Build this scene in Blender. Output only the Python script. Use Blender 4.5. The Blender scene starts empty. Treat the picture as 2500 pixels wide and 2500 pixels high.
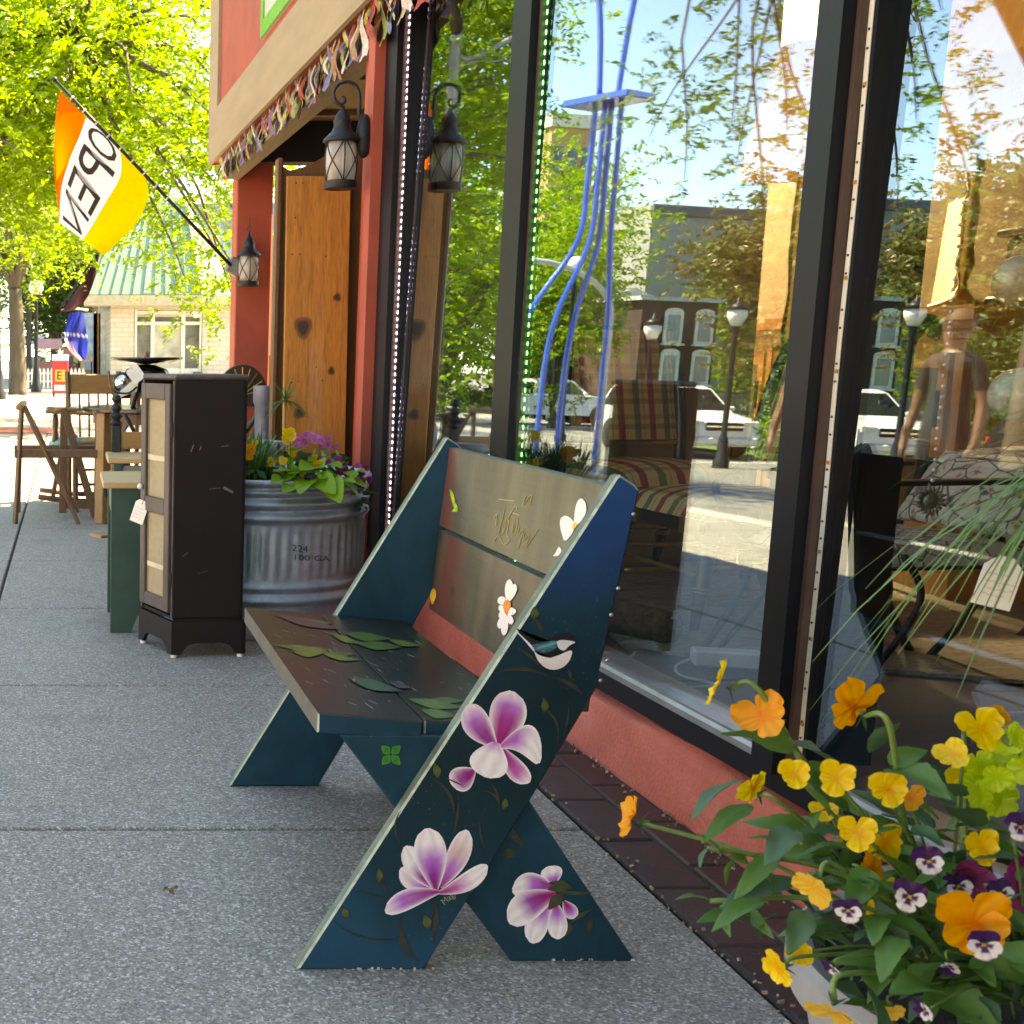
import bpy, math, random
import numpy as np
from mathutils import Vector, Matrix, Euler
from math import sin, cos, pi, radians, sqrt, atan2
rnd = random.Random(7)
S = bpy.context.scene
COL = S.collection
# ---------------------------------------------------------------- camera
H, TH, FPX, CX, CY = 1.05, 0.15807, 3000.0, 170.0, 1347.0
cam = bpy.data.objects.new('camera', bpy.data.cameras.new('camera'))
COL.objects.link(cam)
cam.location = (0, 0, H)
cam.rotation_euler = (pi/2 - TH, 0, 0)
cam.data.sensor_width = 36.0
cam.data.lens = FPX/2500*36
cam.data.shift_x = (1250-CX)/2500
cam.data.shift_y = (CY-1250)/2500
cam.data.clip_start = 0.05
cam.data.clip_end = 2000
cam.data.dof.use_dof = True
cam.data.dof.focus_distance = 2.6
cam.data.dof.aperture_fstop = 16
S.camera = cam
# ---------------------------------------------------------------- sky, sun, exposure
SUN_EL, SUN_AZ = radians(54), radians(68)      # azimuth clockwise from +Y: the sun stands over the shop's roof
w = bpy.data.worlds.new('World'); S.world = w; w.use_nodes = True
nt = w.node_tree; bg = nt.nodes['Background']
sky = nt.nodes.new('ShaderNodeTexSky'); sky.sky_type = 'NISHITA'; sky.sun_disc = False
sky.sun_elevation = SUN_EL; sky.sun_rotation = SUN_AZ
sky.altitude = 2500; sky.air_density = 1.0; sky.dust_density = 0.05; sky.ozone_density = 6.0
nt.links.new(sky.outputs[0], bg.inputs[0]); bg.inputs[1].default_value = 0.15
sun = bpy.data.objects.new('sun', bpy.data.lights.new('sun', 'SUN')); COL.objects.link(sun)
sun.data.energy = 4.6; sun.data.angle = radians(0.53); sun.data.color = (1, .95, .86)
sd = Vector((sin(SUN_AZ)*cos(SUN_EL), cos(SUN_AZ)*cos(SUN_EL), sin(SUN_EL)))
sun.rotation_euler = sd.to_track_quat('Z', 'Y').to_euler()
S.view_settings.view_transform = 'Standard'; S.view_settings.look = 'None'
S.view_settings.gamma = 1.0; S.view_settings.use_curve_mapping = False
S.view_settings.exposure = 3.15
S.view_settings.use_white_balance = True; S.view_settings.white_balance_temperature = 13200; S.view_settings.white_balance_tint = 10
S.render.engine = 'CYCLES'
S.cycles.max_bounces = 10; S.cycles.transparent_max_bounces = 16
S.cycles.caustics_reflective = False; S.cycles.caustics_refractive = False
S.cycles.use_denoising = True

# ---------------------------------------------------------------- projection helpers (picture units of 2500)
def ray(px, py):
    u = (px-CX)/FPX; v = (py-CY)/FPX
    return u, cos(TH)-v*sin(TH), -sin(TH)-v*cos(TH)
def atY(px, py, Y):
    a, b, c = ray(px, py); t = Y/b
    return Vector((a*t, Y, H+c*t))
def atX(px, py, X):
    a, b, c = ray(px, py); t = X/a
    return Vector((X, b*t, H+c*t))
def atZ(px, py, z=0.0):
    a, b, c = ray(px, py); t = (z-H)/c
    return Vector((a*t, b*t, z))
U = 2500/1932
def uY(px, py, Y): return atY(px*U, py*U, Y)
# front of the shop: s = distance along the street, d = how far out from the glass foot, z
FS = 0.034
def F(s, d, z): return Vector((1.43-FS*(s-2.3)-d, s, z))

# ---------------------------------------------------------------- colours and materials
def lin(c): return c/12.92 if c <= .04045 else ((c+.055)/1.055)**2.4
def hx(h):
    h = h.lstrip('#'); return tuple(lin(int(h[i:i+2], 16)/255) for i in (0, 2, 4))
def C4(c): return (*(hx(c) if isinstance(c, str) else c), 1.0)
def mul(c, k): return tuple(min(1, x*k) for x in (hx(c) if isinstance(c, str) else c))
class NG:
    def __init__(s, m): s.t = m.node_tree; s.n = s.t.nodes
    def add(s, ty, **kw):
        n = s.n.new(ty)
        for k, v in kw.items():
            if k.startswith('_'): setattr(n, k[1:], v)
            else: n.inputs[k.replace('_', ' ')].default_value = v
        return n
    def l(s, a, b): s.t.links.new(a, b)
def newmat(name):
    m = bpy.data.materials.new(name); m.use_nodes = True
    return m, NG(m), m.node_tree.nodes['Principled BSDF']
def ramp(g, fac, stops):
    r = g.add('ShaderNodeValToRGB'); e = r.color_ramp.elements
    while len(e) < len(stops): e.new(.5)
    for q, (p, c) in zip(e, stops): q.position = p; q.color = C4(c)
    g.l(fac, r.inputs[0]); return r.outputs[0]
def noise(g, scale=5, detail=4, rough=.55, stretch=None, vec=None, dist=0):
    if vec is None: vec = g.add('ShaderNodeTexCoord').outputs['Object']
    if stretch:
        mp = g.add('ShaderNodeMapping'); mp.inputs['Scale'].default_value = stretch; g.l(vec, mp.inputs[0]); vec = mp.outputs[0]
    n = g.add('ShaderNodeTexNoise', Scale=scale, Detail=detail, Roughness=rough, Distortion=dist); g.l(vec, n.inputs['Vector']); return n.outputs[0]
def mixc(g, fac, a, b, mode='MIX'):
    n = g.add('ShaderNodeMix', _data_type='RGBA', _blend_type=mode)
    for i, x in ((0, fac), (6, a), (7, b)):
        if hasattr(x, 'links'): g.l(x, n.inputs[i])
        elif i == 0: n.inputs[0].default_value = x
        else: n.inputs[i].default_value = C4(x)
    return n.outputs[2]
def bump(g, h, bsdf, strength=.3, dist=.01):
    b = g.add('ShaderNodeBump', Strength=strength, Distance=dist); g.l(h, b.inputs['Height']); g.l(b.outputs[0], bsdf.inputs['Normal'])
MC = {}
def M(name, col, rough=.6, metal=0, var=.18, scale=6, bmp=0, bs=40, bd=.004, coat=0, stretch=None, col2=None, emis=0, spec=.5):
    """a plain procedural material: base colour mottled by noise, optional relief"""
    if name in MC: return MC[name]
    m, g, b = newmat(name); c = hx(col) if isinstance(col, str) else col
    lo, hi = (mul(c, 1-var), mul(c, 1+var)) if col2 is None else (c, col2)
    n = noise(g, scale, 5, .6, stretch)
    g.l(ramp(g, n, [(.3, lo), (.7, hi)]), b.inputs['Base Color'])
    b.inputs['Roughness'].default_value = rough; b.inputs['Metallic'].default_value = metal
    b.inputs['Coat Weight'].default_value = coat; b.inputs['Coat Roughness'].default_value = .15
    b.inputs['Specular IOR Level'].default_value = spec
    if bmp: bump(g, noise(g, bs, 4, .6, stretch), b, bmp, bd)
    if emis: b.inputs['Emission Color'].default_value = C4(c); b.inputs['Emission Strength'].default_value = emis
    MC[name] = m; return m
def wood(name, dark, light, rough=.45, axis=2, scale=3, coat=.1, knots=False, bmp=.15):
    if name in MC: return MC[name]
    m, g, b = newmat(name)
    st = [9, 9, 9]; st[axis] = .7
    n = noise(g, scale*2, 6, .65, st, dist=.6); n2 = noise(g, scale*9, 4, .6, st)
    c = ramp(g, n, [(.28, dark), (.5, mul(light, .8)), (.72, light)])
    c = mixc(g, .35, c, ramp(g, n2, [(.35, dark), (.6, light)]))
    if knots:
        vo = g.add('ShaderNodeTexVoronoi', Scale=2.6, _feature='F1'); mp = g.add('ShaderNodeMapping')
        s2 = [1.6, 1.6, 1.6]; s2[axis] = .8; mp.inputs['Scale'].default_value = s2
        g.l(g.add('ShaderNodeTexCoord').outputs['Object'], mp.inputs[0]); g.l(mp.outputs[0], vo.inputs['Vector'])
        k = ramp(g, vo.outputs['Distance'], [(.05, (1, 1, 1)), (.17, (0, 0, 0))]); c = mixc(g, k, c, mul(dark, .35))
    g.l(c, b.inputs['Base Color']); b.inputs['Roughness'].default_value = rough; b.inputs['Coat Weight'].default_value = coat
    bump(g, n2, b, bmp, .002); MC[name] = m; return m
def leafmat(name, c1, c2, c3=None, trans=.45, rough=.45):
    """leaf blades: colour differs from leaf to leaf, light shines through"""
    if name in MC: return MC[name]
    m, g, b = newmat(name)
    ri = g.add('ShaderNodeNewGeometry').outputs['Random Per Island']
    c = ramp(g, ri, [(0, c1), (.6, c2), (1, c3 or c2)])
    n = noise(g, 30, 2); c = mixc(g, .25, c, ramp(g, n, [(.3, c1), (.7, c2)]))
    g.l(c, b.inputs['Base Color']); b.inputs['Roughness'].default_value = rough
    tr = g.add('ShaderNodeBsdfTranslucent'); g.l(c, tr.inputs[0])
    mx = g.add('ShaderNodeMixShader', ); mx.inputs[0].default_value = trans
    g.l(b.outputs[0], mx.inputs[1]); g.l(tr.outputs[0], mx.inputs[2]); g.l(mx.outputs[0], g.n['Material Output'].inputs[0])
    MC[name] = m; return m
def colmat(name, rough=.4, trans=0, coat=0, noise_amt=.12, ns=60):
    """pigment stored on the mesh itself (paint strokes, petals)"""
    if name in MC: return MC[name]
    m, g, b = newmat(name)
    a = g.add('ShaderNodeVertexColor'); a.layer_name = 'Col'
    c = mixc(g, noise_amt, a.outputs[0], ramp(g, noise(g, ns, 4), [(.3, (.1, .1, .1)), (.7, (1, 1, 1))]), 'OVERLAY')
    g.l(c, b.inputs['Base Color']); b.inputs['Roughness'].default_value = rough; b.inputs['Coat Weight'].default_value = coat
    if trans:
        tr = g.add('ShaderNodeBsdfTranslucent'); g.l(c, tr.inputs[0]); mx = g.add('ShaderNodeMixShader'); mx.inputs[0].default_value = trans
        g.l(b.outputs[0], mx.inputs[1]); g.l(tr.outputs[0], mx.inputs[2]); g.l(mx.outputs[0], g.n['Material Output'].inputs[0])
    MC[name] = m; return m

# ---------------------------------------------------------------- objects
def prop(o, label=None, cat=None, group=None, kind=None):
    for k, v in (('label', label), ('category', cat), ('group', group), ('kind', kind)):
        if v: o[k] = v
    return o
def link(o, parent=None):
    COL.objects.link(o)
    if parent is not None:
        o.parent = parent
        if parent.type == 'EMPTY': o.matrix_parent_inverse = Matrix.Translation(-Vector(parent.location))
    return o
def thing(name, label, cat, loc=(0, 0, 0), group=None):
    o = bpy.data.objects.new(name, None); o.empty_display_size = .1; o.location = loc
    COL.objects.link(o); return prop(o, label, cat, group)
def dup(root, loc, rotz=0, label=None, group=None, scale=None):
    r = root.copy(); COL.objects.link(r); r.location = loc; r.rotation_euler = (0, 0, rotz)
    if scale: r.scale = (scale,)*3
    if label: r['label'] = label
    if group: r['group'] = group
    for ch in list(root.children):
        c = ch.copy(); COL.objects.link(c); c.parent = r; c.matrix_parent_inverse = ch.matrix_parent_inverse.copy()
        for gch in list(ch.children):
            d = gch.copy(); COL.objects.link(d); d.parent = c; d.matrix_parent_inverse = gch.matrix_parent_inverse.copy()
    return r
class B:
    """collects boxes, prisms, tubes and lathes in world coordinates; .make() links them as ONE mesh object"""
    def __init__(s): s.v = []; s.f = []; s.mi = []; s.c = []; s.cur = 0; s.col = None; s.m4 = None
    def add(s, vs, fs, col=None):
        o = len(s.v)
        for p in vs:
            p = Vector(p)
            if s.m4 is not None: p = s.m4 @ p
            s.v.append(p)
        cols = col if isinstance(col, list) else [col or s.col or (1, 1, 1)]*len(vs)
        s.c += cols
        for f in fs: s.f.append([o+i for i in f]); s.mi.append(s.cur)
        return s
    def box(s, c, sz, rot=None, ch=0.0):
        x, y, z = (k/2 for k in sz); R = Euler(rot).to_matrix() if rot is not None else Matrix.Identity(3); c = Vector(c)
        if ch <= 0:
            vs = [R @ Vector((a*x, b*y, d*z))+c for d in (-1, 1) for b in (-1, 1) for a in (-1, 1)]
            return s.add(vs, [(0, 2, 3, 1), (4, 5, 7, 6), (0, 1, 5, 4), (2, 6, 7, 3), (0, 4, 6, 2), (1, 3, 7, 5)])
        h = min(ch, x*.9, y*.9, z*.9); vs = []
        for d in (-1, 1):
            for b in (-1, 1):
                for a in (-1, 1):
                    vs += [(a*x, b*(y-h), d*(z-h)), (a*(x-h), b*y, d*(z-h)), (a*(x-h), b*(y-h), d*z)]
        vs = [R @ Vector(p)+c for p in vs]
        i = lambda a, b, d, k: ((d*2+b)*2+a)*3+k
        fs = [(i(0,0,0,0), i(0,0,1,0), i(0,1,1,0), i(0,1,0,0)), (i(1,0,0,0), i(1,1,0,0), i(1,1,1,0), i(1,0,1,0)),
              (i(0,0,0,1), i(1,0,0,1), i(1,0,1,1), i(0,0,1,1)), (i(0,1,0,1), i(0,1,1,1), i(1,1,1,1), i(1,1,0,1)),
              (i(0,0,0,2), i(0,1,0,2), i(1,1,0,2), i(1,0,0,2)), (i(0,0,1,2), i(1,0,1,2), i(1,1,1,2), i(0,1,1,2))]
        for b in (0, 1):
            for d in (0, 1): fs.append((i(0,b,d,1), i(1,b,d,1), i(1,b,d,2), i(0,b,d,2)))
        for a in (0, 1):
            for d in (0, 1): fs.append((i(a,0,d,0), i(a,1,d,0), i(a,1,d,2), i(a,0,d,2)))
            for b in (0, 1): fs.append((i(a,b,0,0), i(a,b,1,0), i(a,b,1,1), i(a,b,0,1)))
        for a in (0, 1):
            for b in (0, 1):
                for d in (0, 1): fs.append((i(a,b,d,0), i(a,b,d,1), i(a,b,d,2)))
        return s.add(vs, fs)
    def slab(s, c, t, ex, n=None):
        """polygon of 3-D corners c pushed along vector ex*t"""
        k = len(c); e = Vector(ex)*t; vs = [Vector(p) for p in c]+[Vector(p)+e for p in c]
        return s.add(vs, [tuple(range(k))[::-1], tuple(range(k, 2*k))]+[(i, (i+1) % k, k+(i+1) % k, k+i) for i in range(k)])
    def tube(s, pts, r, n=8, cap=True, flat=None):
        pts = [Vector(p) for p in pts]; k = len(pts); rs = r if isinstance(r, (list, tuple)) else [r]*k
        vs = []; up = None
        for i, p in enumerate(pts):
            d = (pts[min(i+1, k-1)]-pts[max(i-1, 0)]); d = d.normalized() if d.length > 1e-9 else Vector((0, 0, 1))
            if up is None: up = d.orthogonal().normalized() if flat is None else Vector(flat)
            a = (up-d*up.dot(d)); a = a.normalized() if a.length > 1e-6 else d.orthogonal().normalized(); up = a; b2 = d.cross(a)
            for j in range(n):
                q = 2*pi*j/n; vs.append(p+(a*cos(q)+b2*sin(q))*rs[i])
        fs = [(i*n+j, i*n+(j+1) % n, (i+1)*n+(j+1) % n, (i+1)*n+j) for i in range(k-1) for j in range(n)]
        if cap: fs += [tuple(range(n))[::-1], tuple(range((k-1)*n, k*n))]
        return s.add(vs, fs)
    def lathe(s, c, prof, n=24, M3=None, arc=None):
        """profile of (radius, height) turned about the vertical through c"""
        c = Vector(c); vs = []
        for r, z in prof:
            for j in range(n):
                q = 2*pi*j/n; p = Vector((r*cos(q), r*sin(q), z)); vs.append((M3 @ p if M3 is not None else p)+c)
        k = len(prof); fs = [(i*n+j, i*n+(j+1) % n, (i+1)*n+(j+1) % n, (i+1)*n+j) for i in range(k-1) for j in range(n)]
        if prof[0][0] > 1e-5: fs.append(tuple(range(n))[::-1])
        if prof[-1][0] > 1e-5: fs.append(tuple(range((k-1)*n, k*n)))
        return s.add(vs, fs)
    def ball(s, c, r, n=12, sz=(1, 1, 1)):
        k = max(5, n//2); c = Vector(c); vs = []
        for i in range(k+1):
            t = pi*i/k
            for j in range(n):
                q = 2*pi*j/n; vs.append(c+Vector((r*sin(t)*cos(q)*sz[0], r*sin(t)*sin(q)*sz[1], r*cos(t)*sz[2])))
        return s.add(vs, [(i*n+j, i*n+(j+1) % n, (i+1)*n+(j+1) % n, (i+1)*n+j) for i in range(k) for j in range(n)])
    def grid(s, P, nu, nv, colf=None):
        vs = [P(i/nu, j/nv) for j in range(nv+1) for i in range(nu+1)]
        cs = [colf(i/nu, j/nv) for j in range(nv+1) for i in range(nu+1)] if colf else None
        w_ = nu+1
        return s.add(vs, [(j*w_+i, j*w_+i+1, (j+1)*w_+i+1, (j+1)*w_+i) for j in range(nv) for i in range(nu)], cs)
    def make(s, name, mats, parent=None, smooth=False, kind=None, colors=False, auto=False):
        me = bpy.data.meshes.new(name); me.from_pydata([tuple(p) for p in s.v], [], s.f)
        mats = mats if isinstance(mats, (list, tuple)) else [mats]
        for m in mats: me.materials.append(m)
        if len(mats) > 1: me.polygons.foreach_set('material_index', s.mi)
        if colors:
            a = me.color_attributes.new('Col', 'FLOAT_COLOR', 'POINT')
            a.data.foreach_set('color', [x for c in s.c for x in (*c, 1.0)])
        if smooth: me.polygons.foreach_set('use_smooth', [True]*len(me.polygons))
        me.validate(); me.update()
        if auto: 
            try: me.set_sharp_from_angle(angle=radians(38))
            except Exception: pass
        o = bpy.data.objects.new(name, me); link(o, parent)
        if kind: o['kind'] = kind
        return o
def npmesh(name, V, Fq, mat, parent=None, smooth=False):
    """V (n,3) numpy, Fq (m,k) numpy of equal-sided faces"""
    me = bpy.data.meshes.new(name); k = Fq.shape[1]; m = len(Fq)
    me.vertices.add(len(V)); me.vertices.foreach_set('co', V.astype(np.float32).ravel())
    me.loops.add(m*k); me.loops.foreach_set('vertex_index', Fq.astype(np.int32).ravel())
    me.polygons.add(m); me.polygons.foreach_set('loop_start', np.arange(0, m*k, k, dtype=np.int32))
    me.materials.append(mat); me.update(calc_edges=True); me.validate()
    if smooth: me.polygons.foreach_set('use_smooth', [True]*m)
    o = bpy.data.objects.new(name, me); return link(o, parent)
def text_polys(s, size=1.0):
    cu = bpy.data.curves.new('t', 'FONT'); cu.body = s; cu.size = size; cu.resolution_u = 3
    o = bpy.data.objects.new('t', cu); COL.objects.link(o)
    me = bpy.data.meshes.new_from_object(o.evaluated_get(bpy.context.evaluated_depsgraph_get()))
    vs = [v.co.copy() for v in me.vertices]; fs = [tuple(p.vertices) for p in me.polygons]
    bpy.data.objects.remove(o); bpy.data.curves.remove(cu); bpy.data.meshes.remove(me)
    return vs, fs
def smoothpts(pts, n=6):
    pts = [Vector(p) for p in pts]; out = []
    for i in range(len(pts)-1):
        p0, p1, p2, p3 = pts[max(i-1, 0)], pts[i], pts[i+1], pts[min(i+2, len(pts)-1)]
        for k in range(n):
            t = k/n; out.append(.5*((2*p1)+(p2-p0)*t+(2*p0-5*p1+4*p2-p3)*t*t+(3*p1-p0-3*p2+p3)*t**3))
    return out+[pts[-1]]
# ================================================================ GROUND, STREET
m_conc, g, b = newmat('exposed_aggregate')
tc = g.add('ShaderNodeTexCoord').outputs['Object']
big = noise(g, 1.1, 5, .6, vec=tc); fine = noise(g, 90, 3, .7, vec=tc)
c = ramp(g, big, [(.3, (.275, .25, .215)), (.7, (.37, .34, .295))])
vo = g.add('ShaderNodeTexVoronoi', Scale=230); g.l(tc, vo.inputs['Vector'])
sep = g.add('ShaderNodeSeparateColor'); g.l(vo.outputs['Color'], sep.inputs[0])
peb = ramp(g, sep.outputs[0], [(0, (.10, .095, .09)), (.28, (.23, .212, .185)), (.6, (.34, .312, .275)), (.86, (.46, .42, .365)), (.95, (.72, .7, .68))])
c = mixc(g, .72, c, peb); c = mixc(g, .3, c, ramp(g, fine, [(.35, (.14, .13, .125)), (.65, (.5, .48, .45))]), 'OVERLAY')
st = noise(g, 4.5, 6, .7, vec=tc); c = mixc(g, ramp(g, st, [(.54, (0, 0, 0)), (.72, (.55, .55, .55))]), c, (.15, .135, .11))
g.l(c, b.inputs['Base Color']); b.inputs['Roughness'].default_value = .62
bump(g, sep.outputs[0], b, .3, .002)
m_asph = M('asphalt', (.19, .182, .17), .85, var=.14, scale=.6, bmp=.3, bs=60)
m_dirt = M('joint_dirt', (.035, .03, .025), .9, var=.4, scale=40)
m_kerb = M('kerb_concrete', (.38, .36, .33), .8, var=.12, scale=3)
m_grass = M('lawn', (.09, .16, .02), .9, var=.4, scale=3, bmp=.8, bs=60, bd=.02)
m_line = M('road_paint', (.75, .73, .68), .7, var=.1)
def sheet(name, x0, x1, y0, y1, z, mat, t=.05):
    return prop(B().box(((x0+x1)/2, (y0+y1)/2, z-t/2), (x1-x0, y1-y0, t)).make(name, mat), kind='structure')
def zroad(x): return -.15 if x > -3.2 else max(-.94, -.15-.0699*(-3.2-x))
m_soil = M('far_soil', (.15, .14, .1), .9, var=.2, scale=.2)
prop(B().box((-300, 130, -1.25), (571, 900, .5)).make('ground', m_soil), kind='structure')
prop(B().box((150, 130, -.4), (305, 900, .38)).make('ground', m_soil), kind='structure')
q = B()
q.slab([(-3.19, -140, -.15), (-14.5, -140, -.94), (-19.5, -140, -.94), (-19.5, 360, -.94), (-14.5, 360, -.94), (-3.19, 360, -.15)], .3, (0, 0, -1)); prop(q.make('road', m_asph), kind='structure')
sheet('parking_lot', -27, -19.6, 33, 60, -.93, m_asph, .3)
sheet('lawn', -70, -27.1, 20, 90, -.93, m_grass, .3)
sheet('lawn', -27, -19.9, 10, 32.8, -.9, m_grass, .3)
sheet('pavement', -27, -19.7, -60, 9.8, -.9, m_kerb, .3)
q = B()
for k in range(28): q.box((-8.8, -40+k*9, zroad(-8.8)+.004), (.12, 3, .004), (0, atan2(.0699, 1)*-1, 0))
for k in range(12): q.box((-17, -30+k*6.2, -.937), (4, .1, .004))
prop(q.make('road_marking', m_line), kind='structure')
for x, n in ((-3.1, 'kerb'),):
    o = None
    for k in range(26): 
        q = B().box((x, -30+3.05*k*1.6+2.4, -.075), (.17, 4.85, .17), ch=.015).make('kerb' if k == 0 else 'kerb_stone', m_kerb, o)
        if k == 0: o = prop(q, kind='structure')
# pavement in front of the shops: a bed and separate slabs with open joints
walk = sheet('sidewalk', -3.02, 1.16, -3, 60, -.012, m_dirt, .2)
r2 = random.Random(3)
for ci, (x0, x1) in enumerate(((-.306, 1.157), (-1.78, -.312), (-3.01, -1.786))):
    for k in range(-2, 26):
        y0 = 2.63+1.22*k
        q = B().box(((x0+x1)/2, y0+.61, -.05+r2.uniform(-.0012, .0012)), (x1-x0-.008, 1.22-.013, .1), ch=.004)
        q.make('slab', m_conc, walk)
sheet('side_street', -3, 30, 37, 60.5, .004, m_kerb, .02)
sheet('far_sidewalk', -3, 1.1, 60.6, 220, 0, m_kerb, .1)
prop(B().box((-1.35, 17.5, .006), (2.3, 1.3, .012), ch=.004).make('tactile_strip', M('red_paver', (.42, .1, .07), .8)), kind='structure')
# dark brick strip between the slabs and the shop
m_brick, g, b = newmat('dark_brick')
n = noise(g, 14, 5, .7); oi = g.add('ShaderNodeObjectInfo').outputs['Random']
c = mixc(g, .5, ramp(g, n, [(.3, (.028, .012, .011)), (.62, (.06, .026, .022)), (.8, (.09, .05, .045))]), ramp(g, oi, [(0, (.03, .013, .012)), (1, (.065, .028, .025))]))
sp = noise(g, 260, 2, .5); c = mixc(g, ramp(g, sp, [(.7, (0, 0, 0)), (.78, (.7, .7, .7))]), c, (.45, .42, .4))
g.l(c, b.inputs['Base Color']); b.inputs['Roughness'].default_value = .5; bump(g, noise(g, 70, 4), b, .3, .003)
strip = prop(B().box((1.29, 3.2, -.106), (.256, 12, .2)).make('brick_strip', M('mortar', (.06, .045, .035), .9, var=.5, scale=50)), kind='structure')
for row, (x0, x1, L, off) in enumerate(((1.168, 1.288, .245, .06), (1.296, 1.396, .245, .17))):
    for k in range(40):
        y = -.8+off+L*k+r2.uniform(-.003, .003)
        if y > 5.2: break
        xo = FS*(2.3-y)*.6 if row else 0
        B().box(((x0+x1)/2+xo/2+r2.uniform(-.002, .002), y, -.045+r2.uniform(-.003, .002)), (x1-x0+xo, L-.007, .09), (0, 0, r2.uniform(-.006, .006)), ch=.005).make('brick', m_brick, strip)
# crumbs, grit and leaf litter along the joint
litter = B(); m_lit = M('litter', (.3, .24, .17), .9, var=.5, scale=30)
for k in range(260):
    y = r2.uniform(1.5, 4.6); x = r2.choice([1.162, 1.393+FS*(2.3-y)])+r2.gauss(0, .012); s = r2.uniform(.002, .006)
    litter.box((x, y, s*.4), (s, s*r2.uniform(.6, 2), s*.7), (r2.random()*3, r2.random()*3, r2.random()*3))
prop(litter.make('grit', m_lit), kind='stuff')
for x, y, r in ((1.3, 2.25, 1.0), (.2, 2.3, .3), (.42, 1.62, 2.1)):
    k_ = .55 if x < 1 else 1; lf = B(); lf.grid(lambda u, v: (x+k_*(.028*(v-.5)*2*cos(r)-.011*(u-.5)*2*sin(r)*sin(pi*v)), y+k_*(.028*(v-.5)*2*sin(r)+.011*(u-.5)*2*cos(r)*sin(pi*v)), .003+.006*abs(u-.5)*2+.004*sin(9*v)), 4, 8)
    prop(lf.make('dry_leaf', M('dry_leaf', (.26, .19, .12), .8, var=.3, scale=80)), {1.3: 'small pale dry leaf lying on the dark brick strip', .2: 'brown fallen leaf lying on the slab left of the bench feet', .42: 'small brown leaf fallen on the slab right in front'}[x], 'leaf', 'fallen leaves')

# ================================================================ THE SHOP
SHOP = thing('shop_building', 'shop with black framed display windows, red stucco base and red sign band over a porch', 'building', (1.4, 3, 0))
m_red = M('red_paint', (.42, .075, .045), .62, var=.14, scale=5, bmp=.25, bs=90, bd=.002)
m_redst, g, b = newmat('red_stucco')
n = noise(g, 5, 6, .7); n2 = noise(g, 130, 3, .6); vo = g.add('ShaderNodeTexVoronoi', Scale=95); g.l(g.add('ShaderNodeTexCoord').outputs['Object'], vo.inputs['Vector'])
c = ramp(g, n, [(.3, (.38, .09, .065)), (.55, (.48, .125, .095)), (.75, (.52, .18, .155))])
c = mixc(g, ramp(g, n2, [(.66, (0, 0, 0)), (.75, (.8, .8, .8))]), c, (.12, .05, .045))
g.l(c, b.inputs['Base Color']); b.inputs['Roughness'].default_value = .7; bump(g, mixc(g, .5, n2, vo.outputs['Distance']), b, .55, .006)
m_tan = M('tan_paint', (.36, .26, .16), .7, var=.1, scale=9, bmp=.3, bs=60, stretch=(1, .2, 1))
m_blk = M('black_aluminium', (.007, .007, .011), .42, var=.2, scale=3, bmp=.05, bs=60, spec=.22)
m_bro = M('bronze_seal', (.075, .042, .032), .45, var=.3, scale=8)
m_alu = M('sill_aluminium', (.34, .35, .37), .32, .75, var=.2, scale=9)
m_ply = wood('plywood', (.12, .075, .04), (.24, .16, .085), .7, 1, 1.6, 0)
m_dark = M('dark_beam', (.012, .01, .01), .8)
m_int = M('inner_wall', (.27, .21, .15), .8, var=.1); m_ceil = M('inner_ceiling', (.7, .66, .6), .9)
def along(prof, s0, s1, B0=None):
    """profile of (d, z) drawn out along the shop front"""
    q = B0 or B(); k = len(prof)
    vs = [F(s0, d, z) for d, z in prof]+[F(s1, d, z) for d, z in prof]
    return q.add(vs, [tuple(range(k)), tuple(range(2*k-1, k-1, -1))]+[(i, k+i, k+(i+1) % k, (i+1) % k) for i in range(k)])
def fbox(s0, s1, d0, d1, z0, z1, B0=None): return along([(d0, z0), (d1, z0), (d1, z1), (d0, z1)], s0, s1, B0)
# stucco base with its uneven sloped top (many stations so that the edge wanders)
q = B(); ns = 70; pr = [(-.16, -.1), (.016, -.1), (.02, .02), (.027, .145), (.022, .163), (.004, .176), (-.16, .187)]
for i in range(ns+1):
    s = -1+6.2*i/ns; j = [.004*sin(7*s+k*1.3)+r2.gauss(0, .0016) for k in range(len(pr))]
    q.v += [F(s, d+(j[k] if 1 < k < 6 else 0), z+(j[-k]*.8 if 2 < k < 6 else 0)) for k, (d, z) in enumerate(pr)]; q.c += [(1, 1, 1)]*len(pr)
k = len(pr)
for i in range(ns):
    for j in range(k): q.f.append([i*k+j, (i+1)*k+j, (i+1)*k+(j+1) % k, i*k+(j+1) % k]); q.mi.append(0)
q.make('stucco_base', m_redst, SHOP, smooth=True, auto=True)
fr = fbox(-.6, 5.2, -.07, .026, .193, .24).make('sill_frame', m_blk, SHOP)
q = B(); along([(-.07, .242), (.0275, .242), (.027, .256), (.021, .264), (.021, .27), (-.07, .27)], -.6, 5.2, q); q.make('sill_strip', m_alu, SHOP)
fbox(-.6, 5.2, -.1, .03, 2.47, 2.62).make('window_head', m_blk, SHOP)
GT = .015   # the panes lean a little inwards at the top
m_glass = bpy.data.materials.new('window_glass'); m_glass.use_nodes = True; g = NG(m_glass); g.n.remove(g.n['Principled BSDF'])
lw = g.add('ShaderNodeLayerWeight', Blend=.5)
pw = g.add('ShaderNodeMath', _operation='POWER'); g.l(lw.outputs['Facing'], pw.inputs[0]); pw.inputs[1].default_value = 3.0
ml = g.add('ShaderNodeMath', _operation='MULTIPLY_ADD', _use_clamp=True); g.l(pw.outputs[0], ml.inputs[0]); ml.inputs[1].default_value = .9; ml.inputs[2].default_value = .11
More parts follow.
